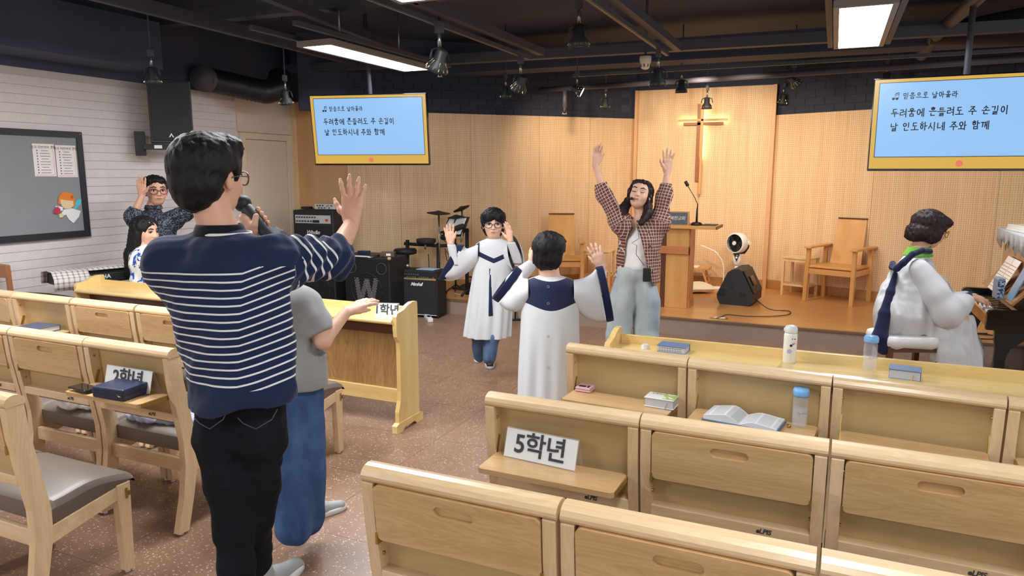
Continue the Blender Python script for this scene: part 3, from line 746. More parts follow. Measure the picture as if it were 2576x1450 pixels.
def surfnet(D, lo, res):
    I = D < 0; nx, ny, nz = D.shape
    I[0] = I[-1] = False; I[:, 0] = I[:, -1] = False; I[:, :, 0] = I[:, :, -1] = False
    D = np.where(I, np.minimum(D, -1e-6), np.maximum(D, 1e-6))
    offs = [(i, j, k) for i in (0, 1) for j in (0, 1) for k in (0, 1)]
    cs = [I[o[0]:nx-1+o[0], o[1]:ny-1+o[1], o[2]:nz-1+o[2]] for o in offs]
    any_ = np.logical_or.reduce(cs); all_ = np.logical_and.reduce(cs); act = any_ & ~all_
    ci = np.stack(np.nonzero(act), -1); vid = np.full(act.shape, -1, np.int32); vid[act] = np.arange(len(ci))
    val = np.stack([D[ci[:, 0]+o[0], ci[:, 1]+o[1], ci[:, 2]+o[2]] for o in offs], -1)
    acc = np.zeros((len(ci), 3), np.float32); cnt = np.zeros(len(ci), np.float32)
    for a in range(8):
        for b in range(a+1, 8):
            oa, ob = np.array(offs[a]), np.array(offs[b])
            if np.abs(oa-ob).sum() != 1: continue
            m = (val[:, a] < 0) != (val[:, b] < 0); t = np.where(m, val[:, a]/np.where(m, val[:, a]-val[:, b], 1), 0)
            pt = oa+t[:, None]*(ob-oa); acc += pt*m[:, None]; cnt += m
    v = (ci+acc/cnt[:, None])*res+lo
    F = []
    for axn in range(3):
        s0 = [slice(0, None)]*3; s1 = [slice(0, None)]*3; s0[axn] = slice(0, -1); s1[axn] = slice(1, None)
        a, b = I[tuple(s0)], I[tuple(s1)]; e = np.stack(np.nonzero(a != b), -1)
        flip = a[e[:, 0], e[:, 1], e[:, 2]]; u, w_ = (axn+1) % 3, (axn+2) % 3
        du = np.zeros(3, int); du[u] = 1; dw = np.zeros(3, int); dw[w_] = 1
        q = [vid[tuple((e-o).T)] for o in (du+dw, dw, np.zeros(3, int), du)]; q = np.stack(q, -1)
        q[~flip] = q[~flip][:, ::-1]; F.append(q)
    F = np.concatenate(F); F = F[(F >= 0).all(1)]
    return v.astype(np.float32), F
def npmesh(name, parts, mats, origin, attrs=None, smooth=True):
    """parts: list of (verts, quads); world coordinates minus origin"""
    vs, fs, off = [], [], 0
    for v, f in parts: vs.append(v); fs.append(f+off); off += len(v)
    v = np.concatenate(vs)-V3(origin); f = np.concatenate(fs)
    me = bpy.data.meshes.new(name); me.vertices.add(len(v)); me.vertices.foreach_set('co', v.ravel())
    me.loops.add(f.size); me.loops.foreach_set('vertex_index', f.ravel().astype(np.int32))
    me.polygons.add(len(f)); me.polygons.foreach_set('loop_start', np.arange(0, f.size, 4, dtype=np.int32)); me.polygons.foreach_set('loop_total', np.full(len(f), 4, np.int32))
    me.update(calc_edges=True)
    me.polygons.foreach_set('use_smooth', np.full(len(f), smooth))
    for m in (mats if isinstance(mats, (list, tuple)) else [mats]): me.materials.append(m)
    if attrs:
        for k, fn in attrs.items():
            a = me.attributes.new(k, 'FLOAT', 'POINT'); a.data.foreach_set('value', np.asarray(fn(np.concatenate(vs)), np.float32))
    me.validate(); return me
def wob(seed, f, amp, st=(1, 1, 1)):
    rs = np.random.RandomState(seed); ks = rs.normal(size=(7, 3)); ks /= np.linalg.norm(ks, axis=1)[:, None]; ph = rs.uniform(0, 6.28, 7); st = np.array(st)
    def fn(q):
        qq = q*st; w1 = np.sin(qq @ (ks[0]*f*.6)+ph[0])*1.3
        t = 0
        for i in range(1, 7): t = t+np.sin(qq @ (ks[i]*f*(.7+.25*i))+ph[i]+w1)/6
        return (amp*t*1.6).astype(np.float32)
    return fn
def sm(x): return x*x*(3-2*x)

# ---- materials for people
def m_skin(name, a, b):
    t = NT(name); n = t.noise(t.geo(), 22, 3, .5); c = t.mix(n, lin(a), lin(b))
    return t.set(Base_Color=c, Roughness=.48, Subsurface_Weight=.12, Subsurface_Radius=(.02, .008, .004), Subsurface_Scale=.25, Specular_IOR_Level=.4)
SKIN = m_skin('skin', 'E0B094', 'D6A186'); SKIN2 = m_skin('skin_fair', 'EABFA4', 'DEAC92')
def m_hair(name, a, b):
    t = NT(name); g = t.geo((70, 70, 9)); n = t.noise(g, 1.2, 4, .65, .5); c = t.mix(n, lin(a), lin(b)); t.bump(n, .5, .006)
    return t.set(Base_Color=c, Roughness=.55, Specular_IOR_Level=.25)
HAIR = m_hair('black_hair', '0E0D0F', '221E1F'); HAIRB = m_hair('dark_brown_hair', '1C1214', '32211F')
LIP = plain('lips', 'B86E64', .5); EYEW = plain('eye_white', 'E6DFDA', .3); IRIS = plain('dark_iris', '1A1210', .2); BROW = plain('eyebrow', '2A2220', .8)
def m_cloth(name, col, rough=.85, bump=.25, scale=900, fold=0):
    t = NT(name); c = lin(col); n = t.noise(t.geo(), 7, 4, .6)
    o = t.mix(n, tuple(x*.93 for x in c), tuple(min(1, x*1.05) for x in c))
    nb = t.noise(t.geo(), scale/6, 2); t.bump(nb, bump, .002)
    return t.set(Base_Color=o, Roughness=rough, Specular_IOR_Level=.2, Sheen_Weight=.15)
def m_two(name, c1, c2, edge=None):
    t = NT(name); m = t.attr('band'); f = t.math('GREATER_THAN', m, 0.0); c = t.mix(f, lin(c1), lin(c2))
    t.bump(t.noise(t.geo(), 150, 2), .12, .002)
    return t.set(Base_Color=c, Roughness=.75, Specular_IOR_Level=.25, Sheen_Weight=.15)
ROBE = m_two('white_robe_with_navy', 'D0D1D2', '1A2040'); NAVY = m_cloth('navy_cloth', '1A2040', .8)
WHITEC = m_cloth('white_cloth', 'D0D1D2', .8); TEE = m_cloth('white_tee', 'E9E4DE', .85); GREYT = m_cloth('grey_jersey', '9A9997', .9)
def m_jeans(name, a, b):
    t = NT(name); n = t.noise(t.geo((1, 1, .45)), 9, 3, .55); n2 = t.noise(t.geo((400, 400, 60)), 1, 2)
    c = t.ramp(t.math('ADD', t.math('MULTIPLY', n, .8), t.math('MULTIPLY', n2, .2)), [(.35, lin(a)), (.65, lin(b))]); t.bump(n2, .15, .002)
    return t.set(Base_Color=c, Roughness=.85, Specular_IOR_Level=.2)
JB = m_jeans('blue_denim', '2E456C', '4C6894'); JL = m_jeans('light_washed_denim', '8FA0A8', 'B4B8B2'); JB2 = m_jeans('mid_blue_denim', '445A7C', '6A81A2'); JK = m_jeans('black_denim', '0C0F14', '171A21')
def m_stripes():
    t = NT('navy_knit_with_white_stripes'); s = t.attr('stripe')
    f = t.math('FRACT', s); on = t.math('LESS_THAN', t.math('ABSOLUTE', t.math('SUBTRACT', f, .5)), .115)
    m = t.math('MULTIPLY', on, t.math('GREATER_THAN', t.attr('band'), 0.0))
    c = t.mix(m, lin('1D2745'), lin('DDDCDA'))
    rib = t.math('SINE', t.math('MULTIPLY', t.attr('rib'), 1.0)); n = t.noise(t.geo(), 200, 2)
    t.bump(t.math('ADD', n, t.math('MULTIPLY', rib, t.attr('ribon'))), .3, .003)
    return t.set(Base_Color=c, Roughness=.9, Specular_IOR_Level=.15, Sheen_Weight=.2)
STRIPE = m_stripes()
def m_plaid():
    t = NT('brown_check_flannel')
    def ln(a, w_): return t.math('LESS_THAN', t.math('FRACT', t.attr(a)), w_)
    l = t.math('MAXIMUM', ln('cu', .17), ln('cv', .17)); n = t.noise(t.geo(), 30, 3)
    c = t.mix(n, lin('7A4A40'), lin('5C3830')); c = t.mix(t.math('MULTIPLY', l, .8), c, lin('D9C8B8'))
    return t.set(Base_Color=c, Roughness=.9, Specular_IOR_Level=.15)
PLAID = m_plaid()
def m_floral(name, base, spot, scale, thr, spot2=None):
    t = NT(name); g = t.geo(); n = t.noise(g, scale, 2, .5, 1.6)
    f = t.math('GREATER_THAN', n, thr); c = t.mix(f, lin(base), lin(spot))
    return t.set(Base_Color=c, Roughness=.7, Specular_IOR_Level=.25)
BLOUSE = m_floral('dark_swirl_blouse', '1E232C', '737C8A', 62, .54)
GIRLD = m_floral('white_dress_blue_blots', 'ECEBE8', '2F58B4', 13, .585)

def head(B, c, f, u, s, jaw=1.0, ears=True, female=False):
    """c centre, f facing, u up, s head height; returns frame"""
    f = Vector(f).normalized(); u = Vector(u); u = (u-f*u.dot(f)).normalized(); r = f.cross(u); c = Vector(c)
    def q(x, y, z): return c+(r*x+f*y+u*z)*s      # x to the person's right
    ax = (r, f, u)
    B.ell(q(0, -.07, .13), (.345*s, .42*s, .375*s), ax, .03*s)
    B.ell(q(0, .06, -.10), (.285*s, .31*s, .36*s), ax, .10*s)
    B.ell(q(0, .17, -.34), (.17*s*jaw, .15*s, .14*s), ax, .12*s)
    for sx in (-1, 1):
        B.ell(q(sx*.15, .24, -.12), (.11*s, .10*s, .12*s), ax, .08*s)
        B.ell(q(sx*.14, .365, .03), (.085*s, .045*s, .045*s), ax, .05*s, sub=True)
        if ears: B.ell(q(sx*.345, -.02, -.03), (.045*s, .075*s, .135*s), ax, .03*s); B.ell(q(sx*.385, .02, -.02), (.03*s, .035*s, .07*s), ax, .02*s, sub=True)
    B.cap(q(0, .345, .05), q(0, .405, -.10), .025*s, .055*s, .05*s)
    for sx in (-1, 1): B.ell(q(sx*.05, .375, -.115), (.035*s, .035*s, .03*s), ax, .03*s)
    B.ell(q(0, .335, -.23), (.10*s, .055*s, .055*s), ax, .05*s)
    return q, ax
def neck(B, q, base, s, r=.24):
    B.cap(q(0, -.10, -.25), base, r*s, (r+.03)*s, .06*s)
def face_parts(par, org, q, ax, s, closed=False, glasses=None, look=0.0, lipc=LIP, smile=0.0, brows=True):
    def to(p): return p-Vector(org)
    for sx in (-1, 1):
        e = MB(); cc = q(sx*.145, .285, .025)
        if closed:
            e.tube([to(q(sx*.145-.07, .335, .018)), to(q(sx*.145-.03, .352, .0)), to(q(sx*.145+.03, .352, .0)), to(q(sx*.145+.07, .332, .018))], .010*s, 5)
            obj('eyelid_line', e, BROW, par)
        else:
            M = Matrix.Translation(to(cc)) @ Matrix(ax).transposed().to_4x4()
            e.ball((0, 0, 0), 1, 12, 0, (.078*s, .055*s, .034*s)); e.xf(M); w_ = obj('eye', e, EYEW, par)
            i = MB().ball((look*.02*s, .040*s, 0), 1, 10, 0, (.034*s, .02*s, .033*s)).xf(M); obj('iris', i, IRIS, w_)
            l = MB().tube([to(q(sx*.145-.085, .315, .035)), to(q(sx*.145-.04, .345, .062)), to(q(sx*.145+.04, .345, .062)), to(q(sx*.145+.085, .315, .035))], .012*s, 5); obj('eyelid', l, BROW, par)
        if brows:
            b = MB().tube([to(q(sx*.06, .365, .135)), to(q(sx*.15, .355, .165)), to(q(sx*.24, .30, .13))], [.014*s, .018*s, .008*s], 6); obj('eyebrow', b, BROW, par)
    m = MB().tube([to(q(-.095, .345, -.225+smile)), to(q(-.045, .385, -.232-.1*smile)), to(q(0, .392, -.236-.3*smile)), to(q(.045, .385, -.232-.1*smile)), to(q(.095, .345, -.225+smile))], [.010*s, .022*s, .024*s, .022*s, .010*s], 8)
    obj('mouth', m, lipc, par)
    if glasses is not None:
        g = obj('glasses', MB(), glasses, par) if False else None
        gm = MB()
        for sx in (-1, 1):
            pts = [to(q(sx*.165+.125*math.cos(t), .425-.05*abs(math.cos(t)*(1 if math.cos(t)*sx > 0 else .2)), .005+.095*math.sin(t))) for t in np.linspace(0, 2*PI, 21)]
            gm.tube(pts, .011*s, 6)
            gm.tube([to(q(sx*.29, .385, .03)), to(q(sx*.36, .10, .03)), to(q(sx*.375, -.05, .0))], .010*s, 6)
        gm.tube([to(q(-.045, .43, .02)), to(q(0, .44, .035)), to(q(.045, .43, .02))], .010*s, 6)
        obj('glasses', gm, glasses, par)
def hand(B, W, F, N, L, side=1, curl=.15, spread=.16, thumb=.7, k=.008, curls=None):
    """W wrist, F towards fingertips, N out of the palm, side=+1: thumb towards F x N"""
    W = Vector(W); F = Vector(F).normalized(); N = Vector(N); N = (N-F*N.dot(F)).normalized(); S = F.cross(N)*side
    def q(a, b, c): return W+(F*a+S*b+N*c)*L
    fl = dict(flat=N, fr=1.55)
    B.cap(q(.03, .0, 0), q(.22, .05, 0), .150*L, .165*L, .05*L, **fl)
    B.cap(q(.06, -.05, 0), q(.42, -.13, .0), .14*L, .115*L, .06*L, **fl)
    B.cap(q(.08, .06, 0), q(.42, .12, .0), .14*L, .115*L, .06*L, **fl)
    B.cap(q(.20, 0, 0), q(.42, 0, 0), .15*L, .12*L, .06*L, **fl)
    base = [(.47, .165, 1.0), (.50, .055, 1.12), (.485, -.055, 1.04), (.44, -.155, .82)]
    for i, (a, b, ln) in enumerate(base):
        sp = (b/.165)*spread; c = curl if curls is None else curls[i]
        p = q(a, b, 0); ang = c; seg = [.205*ln*L, .135*ln*L, .10*ln*L]; r = [.052*L, .047*L, .042*L, .033*L]
        B.cap(q(a-.14, b*.8, -.01), p, .055*L, r[0], k)
        for j in range(3):
            d = (F*math.cos(ang)+N*math.sin(ang)); d = (d+S*math.sin(sp)*math.cos(ang)).normalized(); n_ = p+d*seg[j]
            B.cap(p, n_, r[j], r[j+1], k); p = n_; ang += c*1.1
    t0 = q(.10, .10, .03); d = (F*math.cos(thumb)+S*math.sin(thumb)+N*.22).normalized(); t1 = t0+d*.22*L
    d2 = (F*math.cos(thumb*.72)+S*math.sin(thumb*.72)+N*.25).normalized(); t2 = t1+d2*.17*L; t3 = t2+(F*math.cos(thumb*.55)+S*math.sin(thumb*.55)+N*.3).normalized()*.13*L
    B.cap(t0, t1, .085*L, .060*L, .03*L); B.cap(t1, t2, .058*L, .050*L, k*1.5); B.cap(t2, t3, .050*L, .036*L, k)
    return W
def box_around(p, r): p = V3(p); return p-r, p+r
def skin_mesh(name, B, org, par, hands, mat, res=.008, hres=.0032, hr=.17, headc=None, hs=.3, headres=.0045):
    """one continuous body; hands and head meshed on a finer grid"""
    boxes = [(V3(h), hr, hres) for h in hands]+([(V3(headc), hs, headres)] if headc is not None else [])
    def cut(q):
        d = np.full(len(q), -1., np.float32)
        for c, r, _ in boxes: d = np.maximum(d, (r-res*1.2)-np.abs(q-c).max(1))
        return d
    parts = [B.mesh(res, cut=cut)] if True else []
    for c, r, rs in boxes:
        B2 = Body(); B2.p = [p for p in B.p if np.all(B.bbox(p)[0]-p[5] < c+r) and np.all(B.bbox(p)[1]+p[5] > c-r)]
        if B2.p: parts.append(B2.mesh(rs, box=(c-r, c+r)))
    me = npmesh(name, parts, mat, org); return link(name, me, par)
def loft(name, par, org, mats, secs, n=28, thick=.004, attrs=None, caps=False, kind=None, crease=0.0):
    """secs: list of (centre, axis1, axis2, r1, r2[, fn]) rings; thin cloth with a solidify"""
    rs = []; 
    for sct in secs:
        c, a1, a2, r1, r2 = sct[:5]; fn = sct[5] if len(sct) > 5 else None; c = Vector(c)-Vector(org); ring = []
        kk = len(rs)
        for i in range(n):
            t = 2*PI*i/n; m = (fn(t) if fn else 1.0)*(1+crease*(.6*math.sin(3*t+kk*1.9)+.5*math.sin(5*t-kk*1.3)+.3*math.sin(9*t+kk*2.3))); ring.append(c+Vector(a1)*math.cos(t)*r1*m+Vector(a2)*math.sin(t)*r2*m)
        rs.append(ring)
    mb = MB().rings(rs, True, caps); me = mb.mesh(name, mats)
    if attrs:
        co = np.zeros(len(me.vertices)*3, np.float32); me.vertices.foreach_get('co', co); co = co.reshape(-1, 3)+V3(org)
        for k, fn in attrs.items():
            a = me.attributes.new(k, 'FLOAT', 'POINT'); a.data.foreach_set('value', np.asarray(fn(co), np.float32))
    o = link(name, me, par)
    if thick: m = o.modifiers.new('t', 'SOLIDIFY'); m.thickness = thick; m.offset = 0
    m = o.modifiers.new('s', 'SUBSURF'); m.levels = 1; m.render_levels = 1
    return o
def person(label, loc): return thing('person', label, 'person', loc)
def hairdo(name, par, org, c, ax, s, parts, subs, mat, seed=1, amp=.006, res=.006, cut=None, st=(1, 1, .22)):
    r, f, u = ax; c = Vector(c)
    def q(x, y, z): return c+(r*x+f*y+u*z)*s
    H = Body()
    for p in parts:
        if p[0] == 'e': H.ell(q(*p[1]), tuple(x*s for x in p[2]), ax, (p[3] if len(p) > 3 else .06)*s)
        else: H.cap(q(*p[1]), q(*p[2]), p[3]*s, p[4]*s, .05*s)
    for p in subs: H.ell(q(*p[1]), tuple(x*s for x in p[2]), ax, .03*s, sub=True)
    d1 = wob(seed, 150, amp*.55, st); d2 = wob(seed+5, 420, amp*.4, st)
    me = npmesh(name, [H.mesh(res, disp=lambda q_: d1(q_)+d2(q_), cut=cut)], mat, org); return link(name, me, par)
def shoe(par, org, heel, d, L, mats, name='shoe'):
    """heel point on the floor, d direction"""
    d = Vector(d); d.z = 0; d.normalize(); s_ = d.cross(UP); h = Vector(heel)
    B = Body(); B.cap(h+d*.12*L+UP*.16*L, h+d*.45*L+UP*.14*L, .14*L, .15*L, .05*L); B.cap(h+d*.45*L+UP*.12*L, h+d*.84*L+UP*.09*L, .15*L, .12*L, .06*L); B.cap(h+d*.16*L+UP*.18*L, h+d*.22*L+UP*.33*L, .13*L, .12*L, .05*L)
    o = link(name, npmesh(name, [B.mesh(.007, cut=lambda q: (h.z+.07*L)-q[:, 2])], mats[0], org), par)
    S = MB(); rg = []
    for z, k in ((0, .97), (.02*L, 1.03), (.10*L, 1.0), (.115*L, .9)):
        ring = []
        for i in range(24):
            t = 2*PI*i/24; x = math.cos(t); wdt = .165*L*(1+.12*x)*k; ring.append(h-Vector(org)+d*(.47*L+.51*L*k*x)+s_*math.sin(t)*wdt+UP*z)
        rg.append(ring)
    obj('sole', S.rings(rg, True, True), mats[1], o); return o

# ================================================================== the man in the striped sweater, seen from behind
def T(v): return np.array(v, np.float32)
def build_man():
    D = 2.35
    hipL, hipR = P(560, 1010, D), P(655, 1005, D)
    kneeL, kneeR = P(573, 1215, D-.02), P(652, 1205, D+.06); ankL, ankR = P(592, 1425, D), P(640, 1395, D+.16)
    org = Vector(((ankL.x+ankR.x)/2, (ankL.y+ankR.y)/2, 0)); par = person('man in navy striped sweater seen from behind, one palm raised', org)
    chest, waist = P(560, 700, D), P(605, 900, D)
    shL, shR = P(430, 652, D-.01), P(702, 650, D+.03); nb = P(553, 572, D+.0)
    elR, wrR = P(838, 652, D+.17), P(884, 566, D+.36)
    elL, wrL = P(500, 800, D+.16), P(606, 612, D+.30)
    B = Body(); hc = P(534, 448, D+.0); hf = (CF*.90+CR*.43-UP*.03); q, ax = head(B, hc, hf, UP, .238)
    neck(B, q, nb-UP*.02, .238, .235)
    B.cap(P(572, 740, D), waist, .11, .09, .05, flat=CF, fr=1.45); B.cap(nb-UP*.04, P(570, 720, D), .05, .09, .03)
    for s_, e, w_ in ((shR, elR, wrR), (shL, elL, wrL)):
        B.cap(nb-UP*.10, s_-UP*.015, .04, .045, .03); B.cap(s_, e, .052, .042, .03); B.cap(e, w_, .044, .029, .02)
    for a, b, c in ((hipL, kneeL, ankL), (hipR, kneeR, ankR)): B.cap(waist, a, .08, .06, .03); B.cap(a, b, .058, .045, .03); B.cap(b, c, .05, .035, .03)
    hand(B, wrR+UP*.012, UP*1+CF*.10+CR*.06, CF*1+CR*.1, .178, side=1, curl=.07, spread=.34, thumb=.95)
    # left hand wraps the microphone, whose axis runs from mouth down to the right
    mh, mt = P(610, 512, D+.225), P(670, 588, D+.205); md = (mt-mh).normalized()
    hw = mh+md*.085-CR*.006
    pal = hw-CF*.0-CR*.012-UP*.035
    ps = []
    aL = md.cross(CF).normalized(); aL = aL if aL.dot(CR) < 0 else -aL; aF = aL.cross(md).normalized(); aF = aF if aF.dot(CF) > 0 else -aF
    for i in range(4):
        cc = mh+md*(.050+.021*i); r = [.0105, .0105, .010, .009][i]
        pts = [cc+(aL*math.cos(t)+aF*math.sin(t))*(.0225+r*.8) for t in np.linspace(-.75, 2.7, 7)]
        B.chain(pts, [r*1.05, r*1.1, r, r, r, r*.95, r*.85], .004)
        ps.append(pts[0])
    pc = (ps[0]+ps[3])/2+aL*.030-UP*.010
    B.cap(ps[0]-UP*.012, pc-UP*.016, .015, .026, .02); B.cap(ps[1], pc, .014, .026, .02); B.cap(ps[2], pc, .014, .026, .02); B.cap(ps[3], pc-UP*.01, .013, .024, .02)
    B.cap(pc-UP*.012, wrL, .030, .027, .03)
    tb = pc+CR*.004-UP*.004; t1_ = mh+md*.105-aF*.032+aL*.004; B.cap(tb, t1_, .017, .012, .01); B.cap(t1_, mh+md*.085-aF*.030-aL*.020, .012, .010, .006)
    skin_mesh('body', B, org, par, [wrR+UP*.10, hw], SKIN, headc=hc, hs=.20, hr=.15)
    face_parts(par, org, q, ax, .238, glasses=plain('gold_glasses_frame', '6B5A40', .3, .8))
    hairdo('hair', par, org, hc, ax, .238, [('e', (0, -.13, .19), (.46, .50, .44)), ('e', (.05, .10, .42), (.32, .32, .20)), ('e', (.0, -.27, -.08), (.40, .33, .32)), ('e', (0, -.33, -.30), (.26, .18, .17))],
           [('e', (0, .42, -.12), (.36, .32, .46)), ('e', (.40, .0, -.10), (.14, .14, .20)), ('e', (-.40, .0, -.10), (.14, .14, .20))], HAIR, 3, .005)
    # sweater
    S = Body(); TW = .30
    hem = P(612, 1010, D-.02); mid = P(585, 850, D-.01)
    S.cap(P(566, 735, D), P(578, 800, D), .170, .172, .04, flat=CF, fr=1.5, tag=1)
    S.cap(P(578, 800, D), P(600, 880, D), .172, .168, .04, flat=CF, fr=1.45, tag=1); S.cap(P(600, 880, D), P(612, 1010, D-.02), .168, .168, .04, flat=CF, fr=1.35, tag=1)
    S.cap(nb-UP*.075, P(556, 690, D), .072, .12, .06, flat=CF, fr=1.2, tag=1)
    S.cap(nb-UP*.052, nb-UP*.056, .094, .096, .05, flat=UP, fr=2.0, tag=1)
    for a in (shL, shR): S.cap(nb-UP*.075, a-UP*.012, .068, .070, .05, tag=1); S.cap(P(566, 735, D), a-UP*.03, .12, .075, .06, flat=CF, fr=1.4, tag=1)
    S.chain([shR-UP*.01, (shR+elR)/2, elR+CF*.0, elR+(wrR-elR)*.22], [.072, .070, .066, .055], .04, tag=2)
    S.chain([shL-UP*.01, (shL+elL)/2, elL, elL+(wrL-elL)*.6], [.074, .066, .062, .05], .04, tag=2)
    # drape panel hanging at the right flank
    S.cap(P(690, 780, D-.01), P(704, 975, D-.03), .045, .045, .06, flat=CF, fr=1.4, tag=1)
    armd = (elR-shR).normalized(); cuff = elR+(wrR-elR)*.30; cd = (wrR-elR).normalized()
    A0, AD, S0 = V3(shR), V3(armd), V3(elR)
    def arm_t(qq): return (qq-A0) @ AD
    w1 = wob(11, 26, .009, (1, .8, .8)); w2 = wob(12, 70, .003)
    def disp(qq):
        t = arm_t(qq); on = np.clip((t+.02)/.08, 0, 1)*np.clip((qq[:, 2]-1.15)/.08, 0, 1)
        fold = .007*np.sin(t*120+4*np.sin(qq[:, 2]*22))*on
        return w1(qq)+w2(qq)+fold
    hz = P(605, 1008, D).z; hzr = P(745, 985, D).z
    def cut(qq):
        x = (qq-V3(P(612, 1040, D))) @ V3(CR); z0 = hz+np.clip(x, -.2, .2)*.12+.010*np.sin(x*30)
        c1 = z0-qq[:, 2]
        c2 = ((qq-V3(cuff)) @ V3(cd))*(np.linalg.norm(qq-V3(cuff), axis=1) < .16)-1*(np.linalg.norm(qq-V3(cuff), axis=1) >= .16)
        c3 = .055-np.linalg.norm(qq-V3(nb+UP*.045), axis=1)
        return np.maximum(np.maximum(c1, c2*.9), c3)
    zz1 = P(500, 688, D).z
    def isarm(qq): return (arm_t(qq) > .02) & (qq[:, 2] > shR.z-.14)
    def stripe(qq):
        x = (qq-V3(P(560, 900, D))) @ V3(CR); x2 = (qq-V3(P(690, 800, D))) @ V3(CR)
        st_ = (qq[:, 2]+.045*np.clip(x2, 0, .2)*-6*np.clip((qq[:, 2]-.9)/.4, 0, 1)*0+.02*np.sin(x*9+1)*np.clip((1.3-qq[:, 2]), 0, .4)*1.4-np.clip(x-.10, 0, .2)*.35*np.clip((qq[:, 2]-.75)*2, 0, 1))/.0236
        sa = (arm_t(qq)+.35*(qq[:, 2]-shR.z))/.030
        return np.where(isarm(qq), sa, st_)
    def band(qq):
        tor = (qq[:, 2] < zz1+.03+.02*0)*(qq[:, 2] > P(600, 952, D).z)*1.0-.5
        ar = ((arm_t(qq) > .045) & (((qq-S0) @ AD) < -.03)).astype(float)-.5
        return np.where(isarm(qq), ar, tor)
    def rib(qq): return np.where(isarm(qq), np.arctan2((qq-S0) @ V3(cd.cross(CF).normalized()), (qq-S0) @ V3(CF))*60, ((qq-V3(hem)) @ V3(CR))*1500)
    def ribon(qq): return np.where(isarm(qq), (((qq-S0) @ AD) > -.0)*1.0, (qq[:, 2] < hz+.05)*1.0)
    me = npmesh('sweater', [S.mesh(.0065, disp=disp, cut=cut)], STRIPE, org, dict(stripe=stripe, band=band, rib=rib, ribon=ribon)); link('sweater', me, par)
    loft('shirt_collar', par, org, m_cloth('black_collar_knit', '14161C', .9), [(nb-UP*.030, CR, CF, .086, .080), (nb-UP*.008, CR, CF, .076, .072), (nb+UP*.012, CR, CF, .070, .067)], 28, .008)
    loft('tee_collar', par, org, TEE, [(nb-UP*.024+CR*.012, CR, CF, .088, .083), (nb-UP*.014+CR*.016, CR, CF, .083, .078)], 28, .006)
    # trousers
    J = Body()
    J.chain([P(566, 985, D), P(556, 1100, D), kneeL, P(590, 1330, D), ankL, ankL-UP*.03], [.082, .082, .068, .060, .056, .056], .03)
    J.chain([P(655, 985, D), P(652, 1100, D), kneeR, P(640, 1310, D+.08), ankR, ankR-UP*.03], [.082, .082, .068, .060, .054, .054], .03)
    J.cap(P(578, 975, D), P(630, 975, D), .092, .092, .04)
    w3 = wob(21, 30, .006, (1, 1, .6)); w4 = wob(22, 70, .003)
    link('trousers', npmesh('trousers', [J.mesh(.007, disp=lambda a: w3(a)+w4(a))], JK, org), par)
    PK = plain('pocket_stitching', '4A4E58', .8)
    for u0, u1 in ((488, 575), (598, 698)):
        pts = [P(u0, 1052, D-.135), P(u0+14, 1058+8, D-.14), P((u0+u1)/2-4, 1080, D-.14), P(u1-14, 1056, D-.14), P(u1, 1030, D-.13)]
        obj('pocket_seam', MB().tube([p-org for p in pts], .0016, 5), PK, par)
    SH = (plain('grey_shoe', '9A9C9A', .7), plain('white_sole', 'DADAD6', .6))
    shoe(par, org, PZ(640, 1512, 0), CR*.42+CF*.9, .27, SH); shoe(par, org, Vector((ankL.x+.02, ankL.y-.06, 0)), CF-CR*.1, .27, SH)
    # ring and the microphone he holds
    obj('ring', MB().tube([ps[2]+(CR*math.cos(t)+UP*math.sin(t))*.0125-org for t in np.linspace(0, 2*PI, 13)], .003, 6), BRASS, par)
    m = thing('handheld_microphone', "black handheld microphone held to the striped man's mouth", 'microphone', mh)
    obj('foam_windscreen', MB().ball((0,0,0), .031, 16), BLACK, m)
    M_ = md.to_track_quat('Z', 'Y').to_matrix().to_4x4()
    obj('handle', MB().lathe([(.021, .018), (.0235, .03), (.022, .08), (.0215, .13), (.0205, .20), (.018, .205)]).xf(M_), CHAR, m)
build_man()

